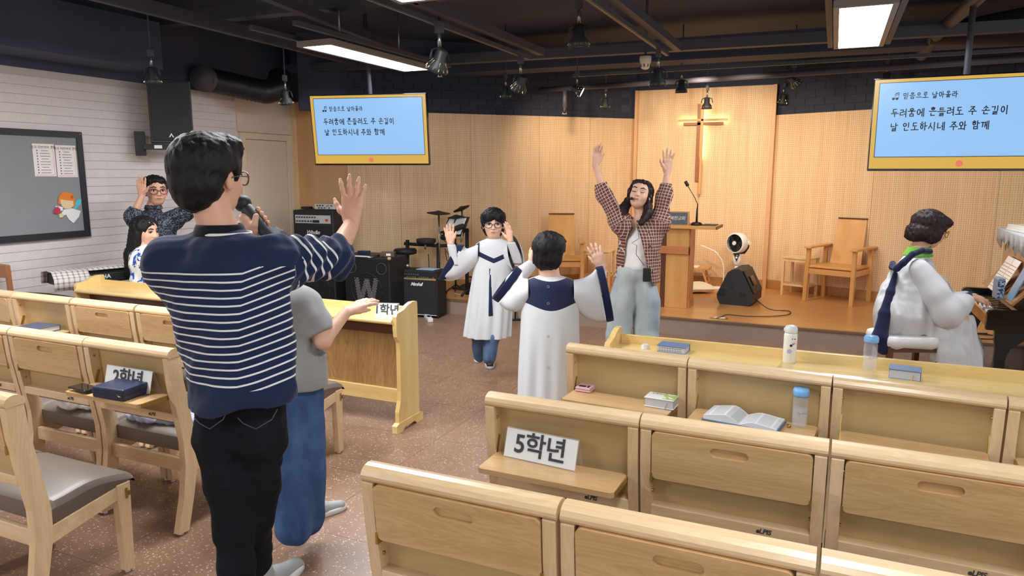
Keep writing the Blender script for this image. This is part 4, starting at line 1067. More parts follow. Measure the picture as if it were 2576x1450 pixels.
# ================================================================== child in grey tee
def build_child():
    D = 3.0
    org0 = P(757, 1290, D); org = Vector((org0.x, org0.y, 0)); par = person('child in grey tee and wide blue jeans beyond the striped man', org)
    hc = P(688, 640, D+.1); B = Body(); f = CF*.8+CR*.6; q, ax = head(B, hc, f, UP, .215); nb = P(700, 735, D+.06); neck(B, q, nb, .215)
    shR, shL = P(762, 762, D), P(665, 760, D+.15); el, wr = P(812, 858, D-.02), P(872, 785, D+.08); hip = P(745, 980, D+.02)
    B.cap(P(715, 820, D+.05), hip, .08, .07, .05, flat=CF, fr=1.3); B.cap(nb, P(715, 820, D+.05), .045, .07, .05)
    B.cap(nb, shR, .04, .045, .04); B.cap(nb, shL, .04, .045, .04); B.cap(shR, el, .042, .034, .02); B.cap(el, wr, .034, .023, .02)
    B.cap(shL, P(660, 870, D+.2), .04, .034, .02); B.cap(P(660, 870, D+.2), P(690, 830, D+.35), .034, .025, .02)
    hand(B, wr, (P(925, 757, D+.12)-wr), UP*-.75+CF*.4+CR*.2, .15, side=-1, curl=.16, spread=.10, thumb=.35)
    for u in (728, 762): B.cap(hip, P(u+5, 1150, D+.03), .06, .04, .03); B.cap(P(u+5, 1150, D+.03), P(u+8, 1290, D+.03), .04, .03, .03)
    skin_mesh('body', B, org, par, [wr+CR*.06+UP*.03], SKIN2, headc=hc, hs=.17, hr=.12)
    face_parts(par, org, q, ax, .215)
    hairdo('hair', par, org, hc, ax, .215, [('e', (0, -.08, .17), (.40, .46, .39)), ('e', (0, -.25, -.08), (.34, .26, .26))], [('e', (0, .40, -.12), (.34, .30, .44))], HAIR, 8)
    S = Body(); S.cap(P(722, 790, D+.04), P(742, 955, D+.02), .135, .142, .05, flat=CF, fr=1.15); S.cap(nb-UP*.02, P(722, 800, D+.04), .07, .13, .06); S.cap(nb-UP*.03, shR-UP*.01, .05, .06, .05); S.cap(nb-UP*.03, shL, .05, .06, .05)
    S.chain([shR-UP*.01, P(790, 815, D), P(800, 850, D-.01)], [.062, .066, .070], .04); S.cap(shL, P(662, 850, D+.18), .06, .068, .04)
    ed = V3((el-shR).normalized()); e0 = V3(P(800, 846, D-.01))
    hz = P(745, 975, D).z; w_ = wob(31, 34, .006)
    def cut(qq):
        near = np.linalg.norm(qq-e0, axis=1) < .085
        return np.maximum(hz-qq[:, 2], np.where(near & (((qq-V3(shR)) @ V3(CR)) > .035), (qq-e0) @ ed, -1))
    link('tee_shirt', npmesh('tee_shirt', [S.mesh(.007, disp=w_, cut=cut)], GREYT, org), par)
    J = Body()
    J.chain([P(728, 980, D), P(732, 1120, D), P(740, 1325, D-.02)], [.085, .086, .080], .02); J.chain([P(762, 980, D+.04), P(768, 1120, D+.04), P(774, 1305, D+.08)], [.085, .080, .076], .02)
    w2 = wob(33, 40, .006, (1, 1, .5)); link('jeans', npmesh('jeans', [J.mesh(.007, disp=w2, cut=lambda qq: .025-qq[:, 2])], JB, org), par)
    SH = (plain('silver_trainer', 'A6A8A6', .5, .2), plain('white_sole', 'DADAD6', .6))
    a = PZ(770, 1318, 0); shoe(par, org, a+CF*.03-CR*.03, CR*.85+CF*.6, .225, SH); b = PZ(735, 1328, 0); shoe(par, org, b-CR*.03, CR*.5+CF*.5, .215, SH)
build_child()

# ================================================================== robed figures
def robe_body(name, par, org, top, hem, fx, fy, r_top, r_hem, nb, pleats=12, amp=.09, bandfn=None, slit=None, seed=0, rad=None):
    secs = []; N = 64
    for i in range(N+1):
        t = i/N; c = Vector(top).lerp(Vector(hem), t)
        r1 = r_top[0]+(r_hem[0]-r_top[0])*t**.8; r2 = r_top[1]+(r_hem[1]-r_top[1])*t**.8
        A = amp*sm(min(1, t*1.6)); rs = random.Random(seed); ph = rs.random()*6
        secs.append((c, fx, fy, r1, r2, (lambda th, A=A, t=t: 1+A*(.6*math.cos(pleats*th+ph)+.4*math.cos((pleats*.5)*th+1.3+2*t)))))
    # shoulders yoke closing to the neck
    nb = Vector(nb); pre = [(nb+UP*.030, fx, fy, .052, .050), (nb+UP*.022, fx, fy, .066, .060), (nb+UP*.010, fx, fy, r_top[0]*.66, r_top[1]*.72), (nb-UP*.004, fx, fy, r_top[0]*.84, r_top[1]*.86), (nb-UP*.022, fx, fy, r_top[0]*.96, r_top[1]*.95)]
    z1 = secs[0][0]
    for k in range(8):
        t = (k+1)/9; pre.append(((nb-UP*.022).lerp(z1, t), fx, fy, r_top[0]*(.96+.04*t), r_top[1]*(.95+.05*t)))
    return loft(name, par, org, ROBE, pre+secs, 72, .004, attrs=dict(band=bandfn or (lambda q: q[:, 0]*0-1)))
def bell_sleeve(par, org, sh, wr, drop, w_up=.05, side=CR, cuffw=.05, thick_sh=.075, bag=.9, name='sleeve', tipdir=None, low=1.0):
    """wide sleeve that hangs from a raised arm: ring tops follow the arm, bottoms hang"""
    sh, wr = Vector(sh), Vector(wr); secs = []; d = (wr-sh); N = 9; down = Vector(tipdir) if tipdir is not None else -UP
    ls = []
    for i in range(N+1):
        t = i/N; c = sh+d*t; h = thick_sh+(drop/2-thick_sh)*sm(t)*low; wd = thick_sh*.9+(w_up-thick_sh*.9)*t
        up = (-down); c = c+up*.04*(1-.3*t)-up*h
        a2 = side
        ls.append((c, a2, up, wd*(1+.06*math.sin(i*2.1)), h, lambda th, t=t: 1+.07*t*math.cos(5*th+1)))
    o = loft(name, par, org, WHITEC, ls[:-1] if cuffw else ls, 30, .003)
    if cuffw:
        a, b = ls[-2], ls[-1]; e = Vector(b[0])-Vector(a[0])
        mid = (Vector(a[0])+e.normalized()*cuffw, b[1], b[2], b[3]*1.02, b[4]*1.01, b[5])
        loft('cuff', o, org, NAVY, [(a[0], a[1], a[2], a[3]*1.01, a[4]*1.01, a[5]), mid], 30, .004)
    return o
def build_boy_front():
    D = 5.47; K = D/FOC
    g = PZ(1222, 930, 0); org = Vector((g.x, g.y, 0)); par = person('boy with glasses in white and navy robe, facing us, palms raised', org)
    hc = P(1241, 565, D); f = -CF*1.0+CR*.02; s = .222; B = Body(); q, ax = head(B, hc, f, UP, s); nb = P(1243, 610, D+.02); neck(B, q, nb, s, .20)
    shA, shB = P(1197, 625, D), P(1290, 620, D); elA, wrA = P(1150, 668, D-.06), P(1134, 612, D-.10); elB, wrB = P(1306, 665, D-.14), P(1284, 606, D-.22)
    B.cap(nb-UP*.06, P(1235, 730, D), .06, .08, .03, flat=CF, fr=1.3)
    for a, e, w_ in ((shA, elA, wrA), (shB, elB, wrB)): B.cap(nb-UP*.07, a-UP*.03, .03, .03, .02); B.cap(a-UP*.03, e, .032, .032, .02); B.cap(e, w_, .032, .021, .02)
    for h_, k_, a_ in ((P(1215, 760, D), P(1207, 850, D+.04), P(1205, 898, D+.14)), (P(1250, 760, D), P(1238, 850, D-.05), P(1230, 908, D-.02))): B.cap(h_, k_, .06, .045, .03); B.cap(k_, a_, .045, .03, .03)
    hand(B, wrA, UP-CR*.12, -CF+CR*.1, .15, side=1, curl=.08, spread=.22, thumb=.6)
    hand(B, wrB, UP*.9-CR*.12, -CR*.7-CF*.5, .145, side=-1, curl=.12, spread=.18, thumb=.9)
    skin_mesh('body', B, org, par, [wrA+UP*.07, wrB+UP*.07], SKIN2, headc=hc, hs=.17, hr=.11, hres=.0035)
    face_parts(par, org, q, ax, s, glasses=plain('dark_glasses_frame', '3A4252', .3, .3), look=-.3)
    hairdo('hair', par, org, hc, ax, s, [('e', (0, -.06, .22), (.42, .45, .36)), ('e', (0, .24, .32), (.33, .20, .14)), ('e', (-.12, .33, .22), (.10, .08, .10)), ('e', (.14, .32, .21), (.10, .08, .10)), ('e', (.02, .35, .24), (.08, .07, .08)), ('e', (0, -.2, -.12), (.38, .25, .35)), ('e', (-.32, -.02, .12), (.10, .2, .2)), ('e', (.32, -.02, .12), (.10, .2, .2))],
           [('e', (0, .42, -.18), (.30, .34, .36))], HAIR, 12, .009)
    V0 = V3(P(1243, 650, D))
    def band(qq):
        x = np.abs((qq-V0) @ V3(CR)); z = qq[:, 2]-V0[2]; fr = (qq-V0) @ V3(CF)
        inner = np.where(x < .135, z-(-.01+x*.42), 1); b1 = .018-np.abs(z-(-.01+x*.42)-.0)
        vert = .018-np.abs(x-.128); b2 = np.minimum(vert, z-.03)
        m = np.maximum(np.where(x < .145, b1, -1), b2); m = np.where(fr < .02, m, -1)
        xs = np.abs((qq-V0) @ V3(CR)+.030+.02*z); slit = np.where((z < -.06) & (z > -.42), (.003+.013*np.clip(-z/.4, 0, 1.2))-xs, -1); slit = np.where(fr < .0, slit, -1)
        return np.maximum(m, slit)
    robe_body('robe', par, org, P(1243, 660, D+.01), P(1226, 846, D+.01), CR, CF, (.150, .105), (.172, .135), nb, 13, .10, band, seed=4)
    for sh, wr, sd in ((shA, wrA, -1), (shB, wrB, 1)):
        if sd < 0:
            secs = []
            for t, (cu, cv), h, wd in ((0, (1205, 640), .075, .07), (.3, (1180, 655), .10, .075), (.6, (1160, 668), .125, .07), (.85, (1148, 664), .145, .06), (1, (1138, 660), .150, .05)):
                ang = Vector(-CR*.38*t*1.2+(-UP)).normalized(); secs.append((P(cu, cv, D-.05*t), (CF*1.0).normalized(), (UP*1.0+CR*(.55*t)).normalized(), wd, h, lambda th, t=t: 1+.05*t*math.cos(5*th)))
            o = loft('sleeve', par, org, WHITEC, secs, 36, .003, crease=.035)
            c_, a1, a2, r1, r2 = secs[-1][:5]; loft('cuff', o, org, NAVY, [(c_+CR*.022, a1, a2, r1*1.06, r2*1.01), (c_-CR*.018, a1, a2, r1*1.06, r2*1.03), (c_-CR*.04, a1, a2, r1*1.0, r2*1.0)], 30, .004)
        else:
            secs = []
            for t, (cu, cv), h, wd in ((0, (1282, 640), .07, .07), (.35, (1296, 648), .10, .07), (.7, (1299, 646), .125, .062), (1, (1296, 642), .145, .048)):
                secs.append((P(cu, cv, D-.02-.16*t), (CR*.8+CF*.4*(1-t)).normalized(), (UP*1.0-CR*.18*t).normalized(), wd, h))
            o = loft('sleeve', par, org, WHITEC, secs, 36, .003, crease=.035)
            c_, a1, a2, r1, r2 = secs[-1][:5]; loft('cuff', o, org, NAVY, [(c_+CF*.015, a1, a2, r1*1.05, r2*1.02), (c_-CF*.012, a1, a2, r1*1.05, r2*1.02)], 30, .005)
    for e, w_ in ((elA, wrA), (elB, wrB)): loft('undersleeve', par, org, WHITEC, [(e, CR, CF, .042, .042), (e.lerp(w_, .5), CR, CF, .036, .036), (e.lerp(w_, .97), CR, CF, .030, .030)], 20, .003)
    J = Body(); J.chain([P(1215, 780, D), P(1207, 850, D+.04), P(1206, 893, D+.12)], [.075, .058, .052], .02); J.chain([P(1250, 780, D), P(1238, 850, D-.05), P(1231, 900, D-.03)], [.075, .060, .052], .02)
    w2 = wob(43, 45, .006, (1, 1, .7)); link('jeans', npmesh('jeans', [J.mesh(.007, disp=w2)], JB2, org), par)
    SH = (plain('black_trainer', '17181B', .6), plain('off_white_sole', 'DCD6CC', .6))
    shoe(par, org, PZ(1229, 920, 0)+CF*.10, -CF+CR*.08, .235, SH); shoe(par, org, PZ(1208, 905, 0)+CF*.10, -CF-CR*.1, .22, SH)
build_boy_front()
def build_boy_back():
    D = 4.12; g = PY(1380, 1060, 3.95); org = Vector((g.x, g.y, 0)); par = person('boy in white and navy robe seen from behind, arms raised', org)
    hc = P(1383, 637, D); s = .225; B = Body(); q, ax = head(B, hc, CF+CR*.35, UP, s); nb = P(1384, 705, D); neck(B, q, nb, s, .24)
    shL, shR = P(1322, 725, D), P(1446, 725, D); elL, wrL = P(1285, 715, D+.1), P(1338, 665, D+.20); elR, wrR = P(1500, 735, D+.06), P(1514, 672, D+.12)
    B.cap(nb-UP*.06, P(1384, 850, D), .06, .08, .03, flat=CF, fr=1.3)
    for a, e, w_ in ((shL, elL, wrL), (shR, elR, wrR)): B.cap(nb-UP*.07, a-UP*.03, .03, .03, .02); B.cap(a-UP*.03, e, .032, .032, .02); B.cap(e, w_, .033, .022, .02)
    for u in (-.07, .07): k_ = hc+CR*u-UP*.75; B.cap(k_, Vector((k_.x, k_.y, .10)), .05, .035, .03)
    hand(B, wrR, UP*1-CR*.38, CF*.9, .155, side=1, curl=.12, spread=.2, thumb=.6)
    hand(B, wrL, UP*.8+CR*.35, CF*.9, .15, side=1, curl=.12, spread=.12, thumb=.5)
    skin_mesh('body', B, org, par, [wrR+UP*.06, wrL+UP*.06], SKIN2, headc=hc, hs=.17, hr=.12, hres=.0035)
    face_parts(par, org, q, ax, s)
    hairdo('hair', par, org, hc, ax, s, [('e', (0, -.10, .17), (.43, .47, .41)), ('e', (0, -.22, -.10), (.39, .31, .34)), ('e', (0, .2, .3), (.36, .24, .2))],
           [('e', (0, .42, -.14), (.36, .32, .44)), ('e', (.36, .0, -.12), (.07, .10, .15))], HAIR, 15, .006)
    V0 = V3(P(1384, 765, D))
    def band(qq):
        x = (qq-V0) @ V3(CR); fr = (qq-V0) @ V3(CF); z = qq[:, 2]-V0[2]
        m = np.minimum(.160-np.abs(x), z-.0+.02*np.cos(x*18)); coll = np.linalg.norm(qq-V3(nb+UP*.02), axis=1)-.092
        m = np.minimum(m, coll); m = np.where(fr < .02, m, -1); return m
    robe_body('robe', par, org, P(1384, 775, D), P(1378, 1085, D+.02), CR, CF, (.165, .115), (.175, .15), nb, 12, .08, band, seed=9)
    secs = [(P(u, v, D+dz), CF*1.0, (UP+CR*tl).normalized(), wd, h, (lambda th, t=t: 1+.05*t*math.cos(6*th+1))) for t, u, v, dz, tl, wd, h in
            ((0, 1330, 735, 0, 0, .08, .075), (.3, 1305, 745, .02, .15, .085, .105), (.6, 1292, 735, .04, .5, .08, .12), (1, 1284, 722, .08, .75, .065, .115))]
    o = loft('sleeve', par, org, WHITEC, secs, 36, .003, crease=.035); c_, a1, a2, r1, r2 = secs[-1][:5]; nn = a1.cross(a2).normalized(); nn = nn if nn.dot(-CR) > 0 else -nn
    loft('cuff', o, org, NAVY, [(c_+nn*.0, a1, a2, r1*1.05, r2*1.03), (c_+nn*.05, a1, a2, r1*1.03, r2*1.05)], 30, .004)
    secs = [(P(u, v, D+dz), CF*1.0, (UP+CR*tl).normalized(), wd, h, (lambda th, t=t: 1+.06*t*math.cos(6*th+1))) for t, u, v, dz, tl, wd, h in
            ((0, 1440, 735, 0, 0, .08, .07), (.3, 1465, 750, .02, 0, .09, .11), (.65, 1495, 752, .05, -.08, .085, .15), (1, 1512, 742, .09, -.22, .07, .165))]
    o = loft('sleeve', par, org, WHITEC, secs, 36, .003, crease=.035); c_, a1, a2, r1, r2 = secs[-1][:5]; nn = a1.cross(a2).normalized(); nn = nn if nn.dot(CR) > 0 else -nn
    loft('cuff', o, org, NAVY, [(c_, a1, a2, r1*1.04, r2*1.02), (c_+nn*.045, a1, a2, r1*1.0, r2*1.02)], 30, .004)
    loft('undersleeve', par, org, WHITEC, [(shL.lerp(elL, .5), CR, UP, .05, .05), (elL+UP*.005, CR, UP, .052, .052), (elL.lerp(wrL, .55), CR, UP, .045, .045), (elL.lerp(wrL, .95), CR, UP, .034, .034)], 22, .003)
    loft('undersleeve', par, org, WHITEC, [(elR, CR, CF, .045, .045), (elR.lerp(wrR, .95), CR, CF, .033, .033)], 22, .003)
    for v in (722, 764, 847, 925):
        p = P(1379, v, D-.128); obj('snap_button', MB().tube([(p+CR*.006*math.cos(t)+UP*.006*math.sin(t))-org for t in np.linspace(0, 2*PI, 13)], .0012, 5), GREY, par)
    shoe(par, org, org+CR*.07-CF*.05, CF, .22, (NAVY, WHITE)); shoe(par, org, org-CR*.07-CF*.05, CF, .22, (NAVY, WHITE))
build_boy_back()

# ================================================================== the woman with both arms up
def build_woman():
    D = 5.5; g = P(1592, 800, D); org = Vector((g.x, g.y, 0)); par = person('woman in brown check shirt singing with both arms raised high', org)
    hc = P(1610, 490, D-.02); f = -CF*.86-CR*.34+UP*.26; s = .228; B = Body(); q, ax = head(B, hc, f, UP*1+CF*.1+CR*.22, s, .95); nb = P(1615, 548, D+.01); neck(B, q, nb, s, .19)
    shA, shB = P(1563, 563, D), P(1657, 560, D); elA, wrA = P(1521, 492, D-.01), P(1498, 418, D-.03); elB, wrB = P(1672, 492, D-.01), P(1678, 432, D-.02)
    wa_ = P(1597, 680, D)
    B.cap(P(1611, 605, D), wa_, .09, .09, .05, flat=CF, fr=1.4); B.cap(nb-UP*.03, P(1611, 600, D), .045, .08, .03)
    for a, e, w_ in ((shA, elA, wrA), (shB, elB, wrB)): B.cap(nb-UP*.03, a, .035, .042, .03); B.cap(a, e, .042, .034, .02); B.cap(e, w_, .034, .0215, .02)
    for h_, u1, u2 in ((P(1582, 715, D), 1564, 1555), (P(1608, 715, D), 1626, 1630)): k_ = P(u1, 810, D); B.cap(h_, k_, .055, .04, .03); B.cap(k_, Vector((P(u2, 900, D).x, P(u2, 900, D).y, .08)), .05, .035, .03)
    hand(B, wrA, UP+CR*.10, -CF*.75+CR*.6, .172, side=1, curl=.06, spread=.26, thumb=.45)
    hand(B, wrB, UP+CR*.06, -CF*1, .176, side=-1, curl=.05, spread=.24, thumb=.75)
    skin_mesh('body', B, org, par, [wrA+UP*.09, wrB+UP*.09], SKIN2, headc=hc, hs=.18, hr=.13, hres=.0033)
    face_parts(par, org, q, ax, s, closed=True, smile=.03)
    hairdo('hair', par, org, hc, ax, s, [('e', (0, -.13, .16), (.395, .42, .37)), ('e', (.30, -.02, .0), (.13, .26, .34)), ('e', (-.27, -.12, .0), (.13, .24, .3)), ('e', (0, .06, .37), (.30, .26, .11)), ('c', (-.30, -.14, -.1), (-.42, .05, -.60), .13, .16), ('c', (-.42, .05, -.60), (-.34, .32, -1.0), .15, .09),
                                     ('c', (.30, -.12, -.1), (.40, .10, -.62), .14, .17), ('c', (.40, .10, -.60), (.28, .34, -1.08), .16, .09)],
           [('e', (-.02, .44, -.16), (.27, .36, .40))], HAIRB, 22, .008, cut=None)
    T_ = Body(); T_.cap(P(1609, 612, D), P(1598, 672, D), .105, .118, .05, flat=CF, fr=1.2); T_.cap(nb-UP*.045, P(1611, 612, D), .052, .10, .04, flat=CF, fr=1.1)
    w_ = wob(51, 40, .004); zt = P(1600, 677, D).z
    link('tee_shirt', npmesh('tee_shirt', [T_.mesh(.007, disp=w_, cut=lambda a: zt-a[:, 2])], TEE, org), par)
    # open shirt
    S = Body(); S.chain([P(1611, 612, D+.02), P(1605, 650, D+.03), P(1602, 705, D+.03)], [.135, .155, .180], .04, flat=CF, fr=1.15)
    S.cap(nb-UP*.06, P(1611, 610, D+.02), .06, .12, .05, flat=CF, fr=1.1)
    for a, e, wv in ((shA, elA, wrA), (shB, elB, wrB)): S.cap(P(1611, 592, D), a, .065, .065, .04); S.chain([a, e, e.lerp(wv, .45)], [.066, .057, .046], .03); S.cap(P(1611, 620, D+.02), a, .11, .07, .08)
    c0 = V3(P(1600, 600, D))
    cA, dA = V3(elA.lerp(wrA, .42)), V3((wrA-elA).normalized()); cB, dB = V3(elB.lerp(wrB, .5)), V3((wrB-elB).normalized())
    w1 = wob(53, 32, .008, (1, 1, .6)); w2 = wob(54, 80, .003)
    def cut(a):
        x = (a-c0) @ V3(CR); fr = (a-c0) @ V3(CF); z = a[:, 2]-c0[2]
        lx = -.02+.05*z; wd = .052+np.clip(-z, 0, 1)*.18-np.clip(z, 0, .1)*.3
        opening = np.where(fr < -.0, wd-np.abs(x-lx-.03*0-(-.01+np.clip(-z, 0, .4)*.12)), -1)
        hemz = P(1560, 698, D).z+np.where(x > .0, -.35*np.clip(.10-np.abs(x-.10), 0, .1), .0)-np.clip(x, 0, .1)*.2
        r = np.maximum(opening, hemz-a[:, 2])
        for c_, d_ in ((cA, dA), (cB, dB)): r = np.maximum(r, np.where(np.linalg.norm(a-c_, axis=1) < .13, (a-c_) @ d_, -1))
        inner = np.where((z < -.02) & (np.abs(x) < .3), 0, 0)
        return r
    def cuv(a, which):
        x = (a-c0) @ V3(CR); z = a[:, 2]-c0[2]; fr = (a-c0) @ V3(CF)
        u = x+.5*fr; v = z.copy()
        for s_, e, sg_ in ((shA, elA, -1), (shB, elB, 1)):
            d_ = V3((e-s_).normalized()); t = (a-V3(s_)) @ d_; n_ = V3(Vector(d_).cross(CF).normalized()); m = (t > .01) & ((x*sg_) > .05)
            v = np.where(m, t, v); u = np.where(m, (a-V3(s_)) @ n_+.5*fr, u)
        return (u if which == 0 else v)/.024+50
    me = npmesh('check_shirt', [S.mesh(.0065, disp=lambda a: w1(a)+w2(a), cut=cut)], PLAID, org, dict(cu=lambda a: cuv(a, 0), cv=lambda a: cuv(a, 1))); link('check_shirt', me, par)
    for i, v in enumerate((575, 610, 645, 675)):
        p = P(1632+i*3, v+10, D-.135)
        obj('button', MB().cyl(p-org, p-org-CF*.004, .007, n=10), INK, par)
    J = Body(); J.chain([P(1580, 690, D), P(1564, 760, D), P(1556, 850, D), Vector((P(1552, 900, D).x, P(1552, 900, D).y, .05))], [.088, .100, .096, .092], .02)
    J.chain([P(1610, 690, D), P(1628, 760, D), P(1626, 850, D), Vector((P(1622, 900, D).x, P(1622, 900, D).y, .05))], [.088, .100, .096, .092], .02); J.cap(P(1584, 690, D), P(1606, 690, D), .095, .095, .04)
    w3 = wob(57, 34, .006, (1, 1, .5)); zj = P(1600, 668, D).z
    link('jeans', npmesh('jeans', [J.mesh(.0075, disp=w3, cut=lambda a: np.maximum(.02-a[:, 2], a[:, 2]-zj))], JL, org), par)
    p = P(1627, 692, D-.15); obj('belt_pack', MB().cbox((0, 0, 0), (.055, .03, .10)).xf(Matrix.Translation(p-org) @ Matrix.Rotation(math.atan2(CR.y, CR.x), 4, 'Z')), BLACK, par, .004)
    hm = MB().tube([q(.34, .0, -.02)-org, q(.30, .28, -.22)-org, q(.16, .42, -.27)-org], .003, 6); o = obj('headset_microphone', hm, CHAR, par)
    obj('mic_foam', MB().ball(q(.13, .44, -.27)-org, .013, 10), BLACK, o)
    obj('mic_wire', MB().tube([P(1603, 570, D-.12)-org, P(1608, 600, D-.14)-org, P(1590, 612, D-.15)-org, P(1602, 618, D-.15)-org, P(1600, 640, D-.15)-org, P(1620, 668, D-.16)-org], .0022, 5), BLACK, par)
    for u, sd in ((1556, -.1), (1626, .1)): x = P(u, 900, D); shoe(par, org, Vector((x.x, x.y, 0))+CF*.08, -CF+CR*sd, .24, (WHITE, WHITE))
build_woman()

# ================================================================== pianist
PIA = 5.0
def build_pianist():
    D = PIA; g = P(2275, 850, D); org = Vector((g.x, g.y, 0)); par = person('pianist in white and navy robe with green collar seated at the piano', org)
    F = CR; hc = P(2342, 579, D); s = .235; B = Body(); q, ax = head(B, hc, F*.93-CF*.08-UP*.30, UP*1+CR*.25, s, .9); nb = P(2310, 628, D); neck(B, q, nb, s, .21)
    hip = P(2262, 800, D); chest = P(2285, 690, D); sh1, sh2 = P(2312, 672, D-.14), P(2308, 662, D+.16)
    el, wr = P(2385, 775, D-.20), P(2440, 748, D-.10); el2, wr2 = P(2385, 765, D+.2), P(2440, 745, D+.12)
    B.cap(P(2288, 715, D), hip, .09, .07, .05, flat=F, fr=1.25); B.cap(nb-UP*.02, P(2292, 705, D), .045, .07, .03)
    for a, e, w_ in ((sh1, el, wr), (sh2, el2, wr2)): B.cap(nb-UP*.08, a-UP*.02, .03, .035, .02); B.cap(a-UP*.02, e, .038, .034, .02); B.cap(e, w_, .034, .024, .02)
    for dz, kx in ((-.11, 2415), (.11, 2415)): k_ = P(kx, 808, D+dz); B.cap(hip+CF*dz*.6, k_, .045, .04, .02); B.cap(k_, Vector((P(2425, 900, D+dz).x, P(2425, 900, D+dz).y, .07)), .055, .035, .03)
    hand(B, wr, P(2478, 756, D-.06)-wr, -UP+CR*.2, .165, side=-1, curl=.30, spread=.12, thumb=.4)
    hand(B, wr2, P(2478, 752, D+.10)-wr2, -UP+CR*.2, .165, side=1, curl=.30, spread=.12, thumb=.4)
    skin_mesh('body', B, org, par, [wr+CR*.07, wr2+CR*.07], SKIN, headc=hc, hs=.18, hr=.12, hres=.0035)
    face_parts(par, org, q, ax, s, glasses=plain('thin_gold_glasses', 'B89A6A', .3, .8))
    hairdo('hair', par, org, hc, ax, s, [('e', (0, -.12, .17), (.47, .50, .42)), ('e', (0, .20, .32), (.37, .26, .18)), ('e', (0, -.32, -.18), (.46, .33, .30)), ('e', (.34, -.05, -.14), (.16, .24, .28)), ('e', (-.34, -.05, -.14), (.16, .24, .28)), ('e', (.1, -.45, -.33), (.25, .15, .14)), ('e', (-.15, -.42, -.33), (.25, .15, .14))],
           [('e', (0, .44, -.22), (.50, .36, .36))], HAIRB, 31, .008)
    loft('green_collar', par, org, m_cloth('green_knit', '6FB03A', .85), [(nb-UP*.045, CR, CF, .098, .09), (nb-UP*.01+CR*.004, CR, CF, .078, .072), (nb+UP*.022+CR*.01, CR, CF, .070, .064)], 26, .008)
    # robe: back, lap and skirt falling over the knees
    S = Body(); S.chain([P(2306, 695, D), P(2290, 730, D), P(2272, 790, D)], [.130, .150, .170], .05, flat=F, fr=1.1)
    S.cap(nb-UP*.045-CR*.01, P(2298, 690, D), .070, .145, .05, flat=F, fr=1.15)
    S.cap(P(2260, 792, D-.05), P(2405, 822, D-.08), .115, .100, .06); S.cap(P(2260, 792, D+.05), P(2405, 818, D+.10), .115, .100, .06)
    S.chain([P(2395, 830, D-.05), P(2405, 880, D-.04), P(2412, 935, D-.04)], [.11, .13, .15], .08); S.chain([P(2395, 830, D+.1), P(2405, 880, D+.1), P(2412, 935, D+.1)], [.11, .13, .14], .08)
    S.chain([P(2372, 850, D-.14), P(2385, 890, D-.12), P(2392, 940, D-.1)], [.06, .09, .11], .06)
    # tail of the robe spreading on the bench
    S.chain([P(2252, 740, D), P(2240, 790, D), P(2232, 808, D)], [.11, .11, .09], .06, flat=F, fr=1.3)
    d1 = wob(61, 34, .013, (1, 1, .28)); d2 = wob(62, 85, .005, (1, 1, .4))
    V0 = V3(P(2262, 740, D)); yc = V3(P(2292, 665, D))
    def band(a):
        x = (a-V0) @ V3(CR); z = a[:, 2]-V0[2]; edge = P(2232, 790, D); m1 = -.128-(x-.28*np.clip(z, -.3, .1)*1.0)-.0
        x2 = (a-yc) @ V3(CR); z2 = a[:, 2]-yc[2]; m2 = .017-np.abs(z2-(.0+.62*np.clip(x2, -.1, .06)))
        m2 = np.where((x2 > -.13) & (x2 < .10), m2, -1)
        return np.full(len(a), -1.)
    link('robe', npmesh('robe', [S.mesh(.008, disp=lambda a: d1(a)+d2(a), cut=lambda a: np.maximum(.06-a[:, 2], .045-np.linalg.norm(a-V3(nb+UP*.03), axis=1)))], ROBE, org, dict(band=band)), par)
    TR = Body(); TR.chain([P(2256, 676, D-.115), P(2272, 662, D-.14), P(2296, 640, D-.145), P(2320, 631, D-.12), P(2340, 633, D-.07)], [.022, .022, .020, .020, .018], .01)
    TR.chain([P(2256, 676, D-.115), P(2245, 672, D-.03), P(2246, 664, D+.08)], [.022, .022, .022], .01)
    TR.chain([P(2252, 690, D-.06), P(2240, 735, D-.08), P(2226, 790, D-.09), P(2213, 850, D-.10), P(2222, 878, D-.10)], [.016, .026, .038, .050, .042], .02)
    link('navy_trim', npmesh('navy_trim', [TR.mesh(.006)], NAVY, org), par)
    for a, e, w_, dd in ((sh1, el, wr, -1), (sh2, el2, wr2, 1)):
        SL = Body(); SL.chain([a-UP*.01, a.lerp(e, .55)-UP*.02, e-UP*.03, e.lerp(w_, .55)-UP*.02, e.lerp(w_, .80)], [.066, .088, .098, .072, .042], .04)
        link('sleeve', npmesh('sleeve', [SL.mesh(.008, disp=wob(64, 30, .008, (1, 1, .5)))], WHITEC, org), par)
        d_ = (w_-e).normalized(); loft('cuff', par, org, NAVY, [(e.lerp(w_, .74), CF, UP, .040, .040), (e.lerp(w_, .99), CF, UP, .036, .036)], 22, .004)
    for dz in (-.1, .1): x = P(2430, 900, D+dz); shoe(par, org, Vector((x.x, x.y, 0)), CR, .23, (BLACK, BLACK))
build_pianist()

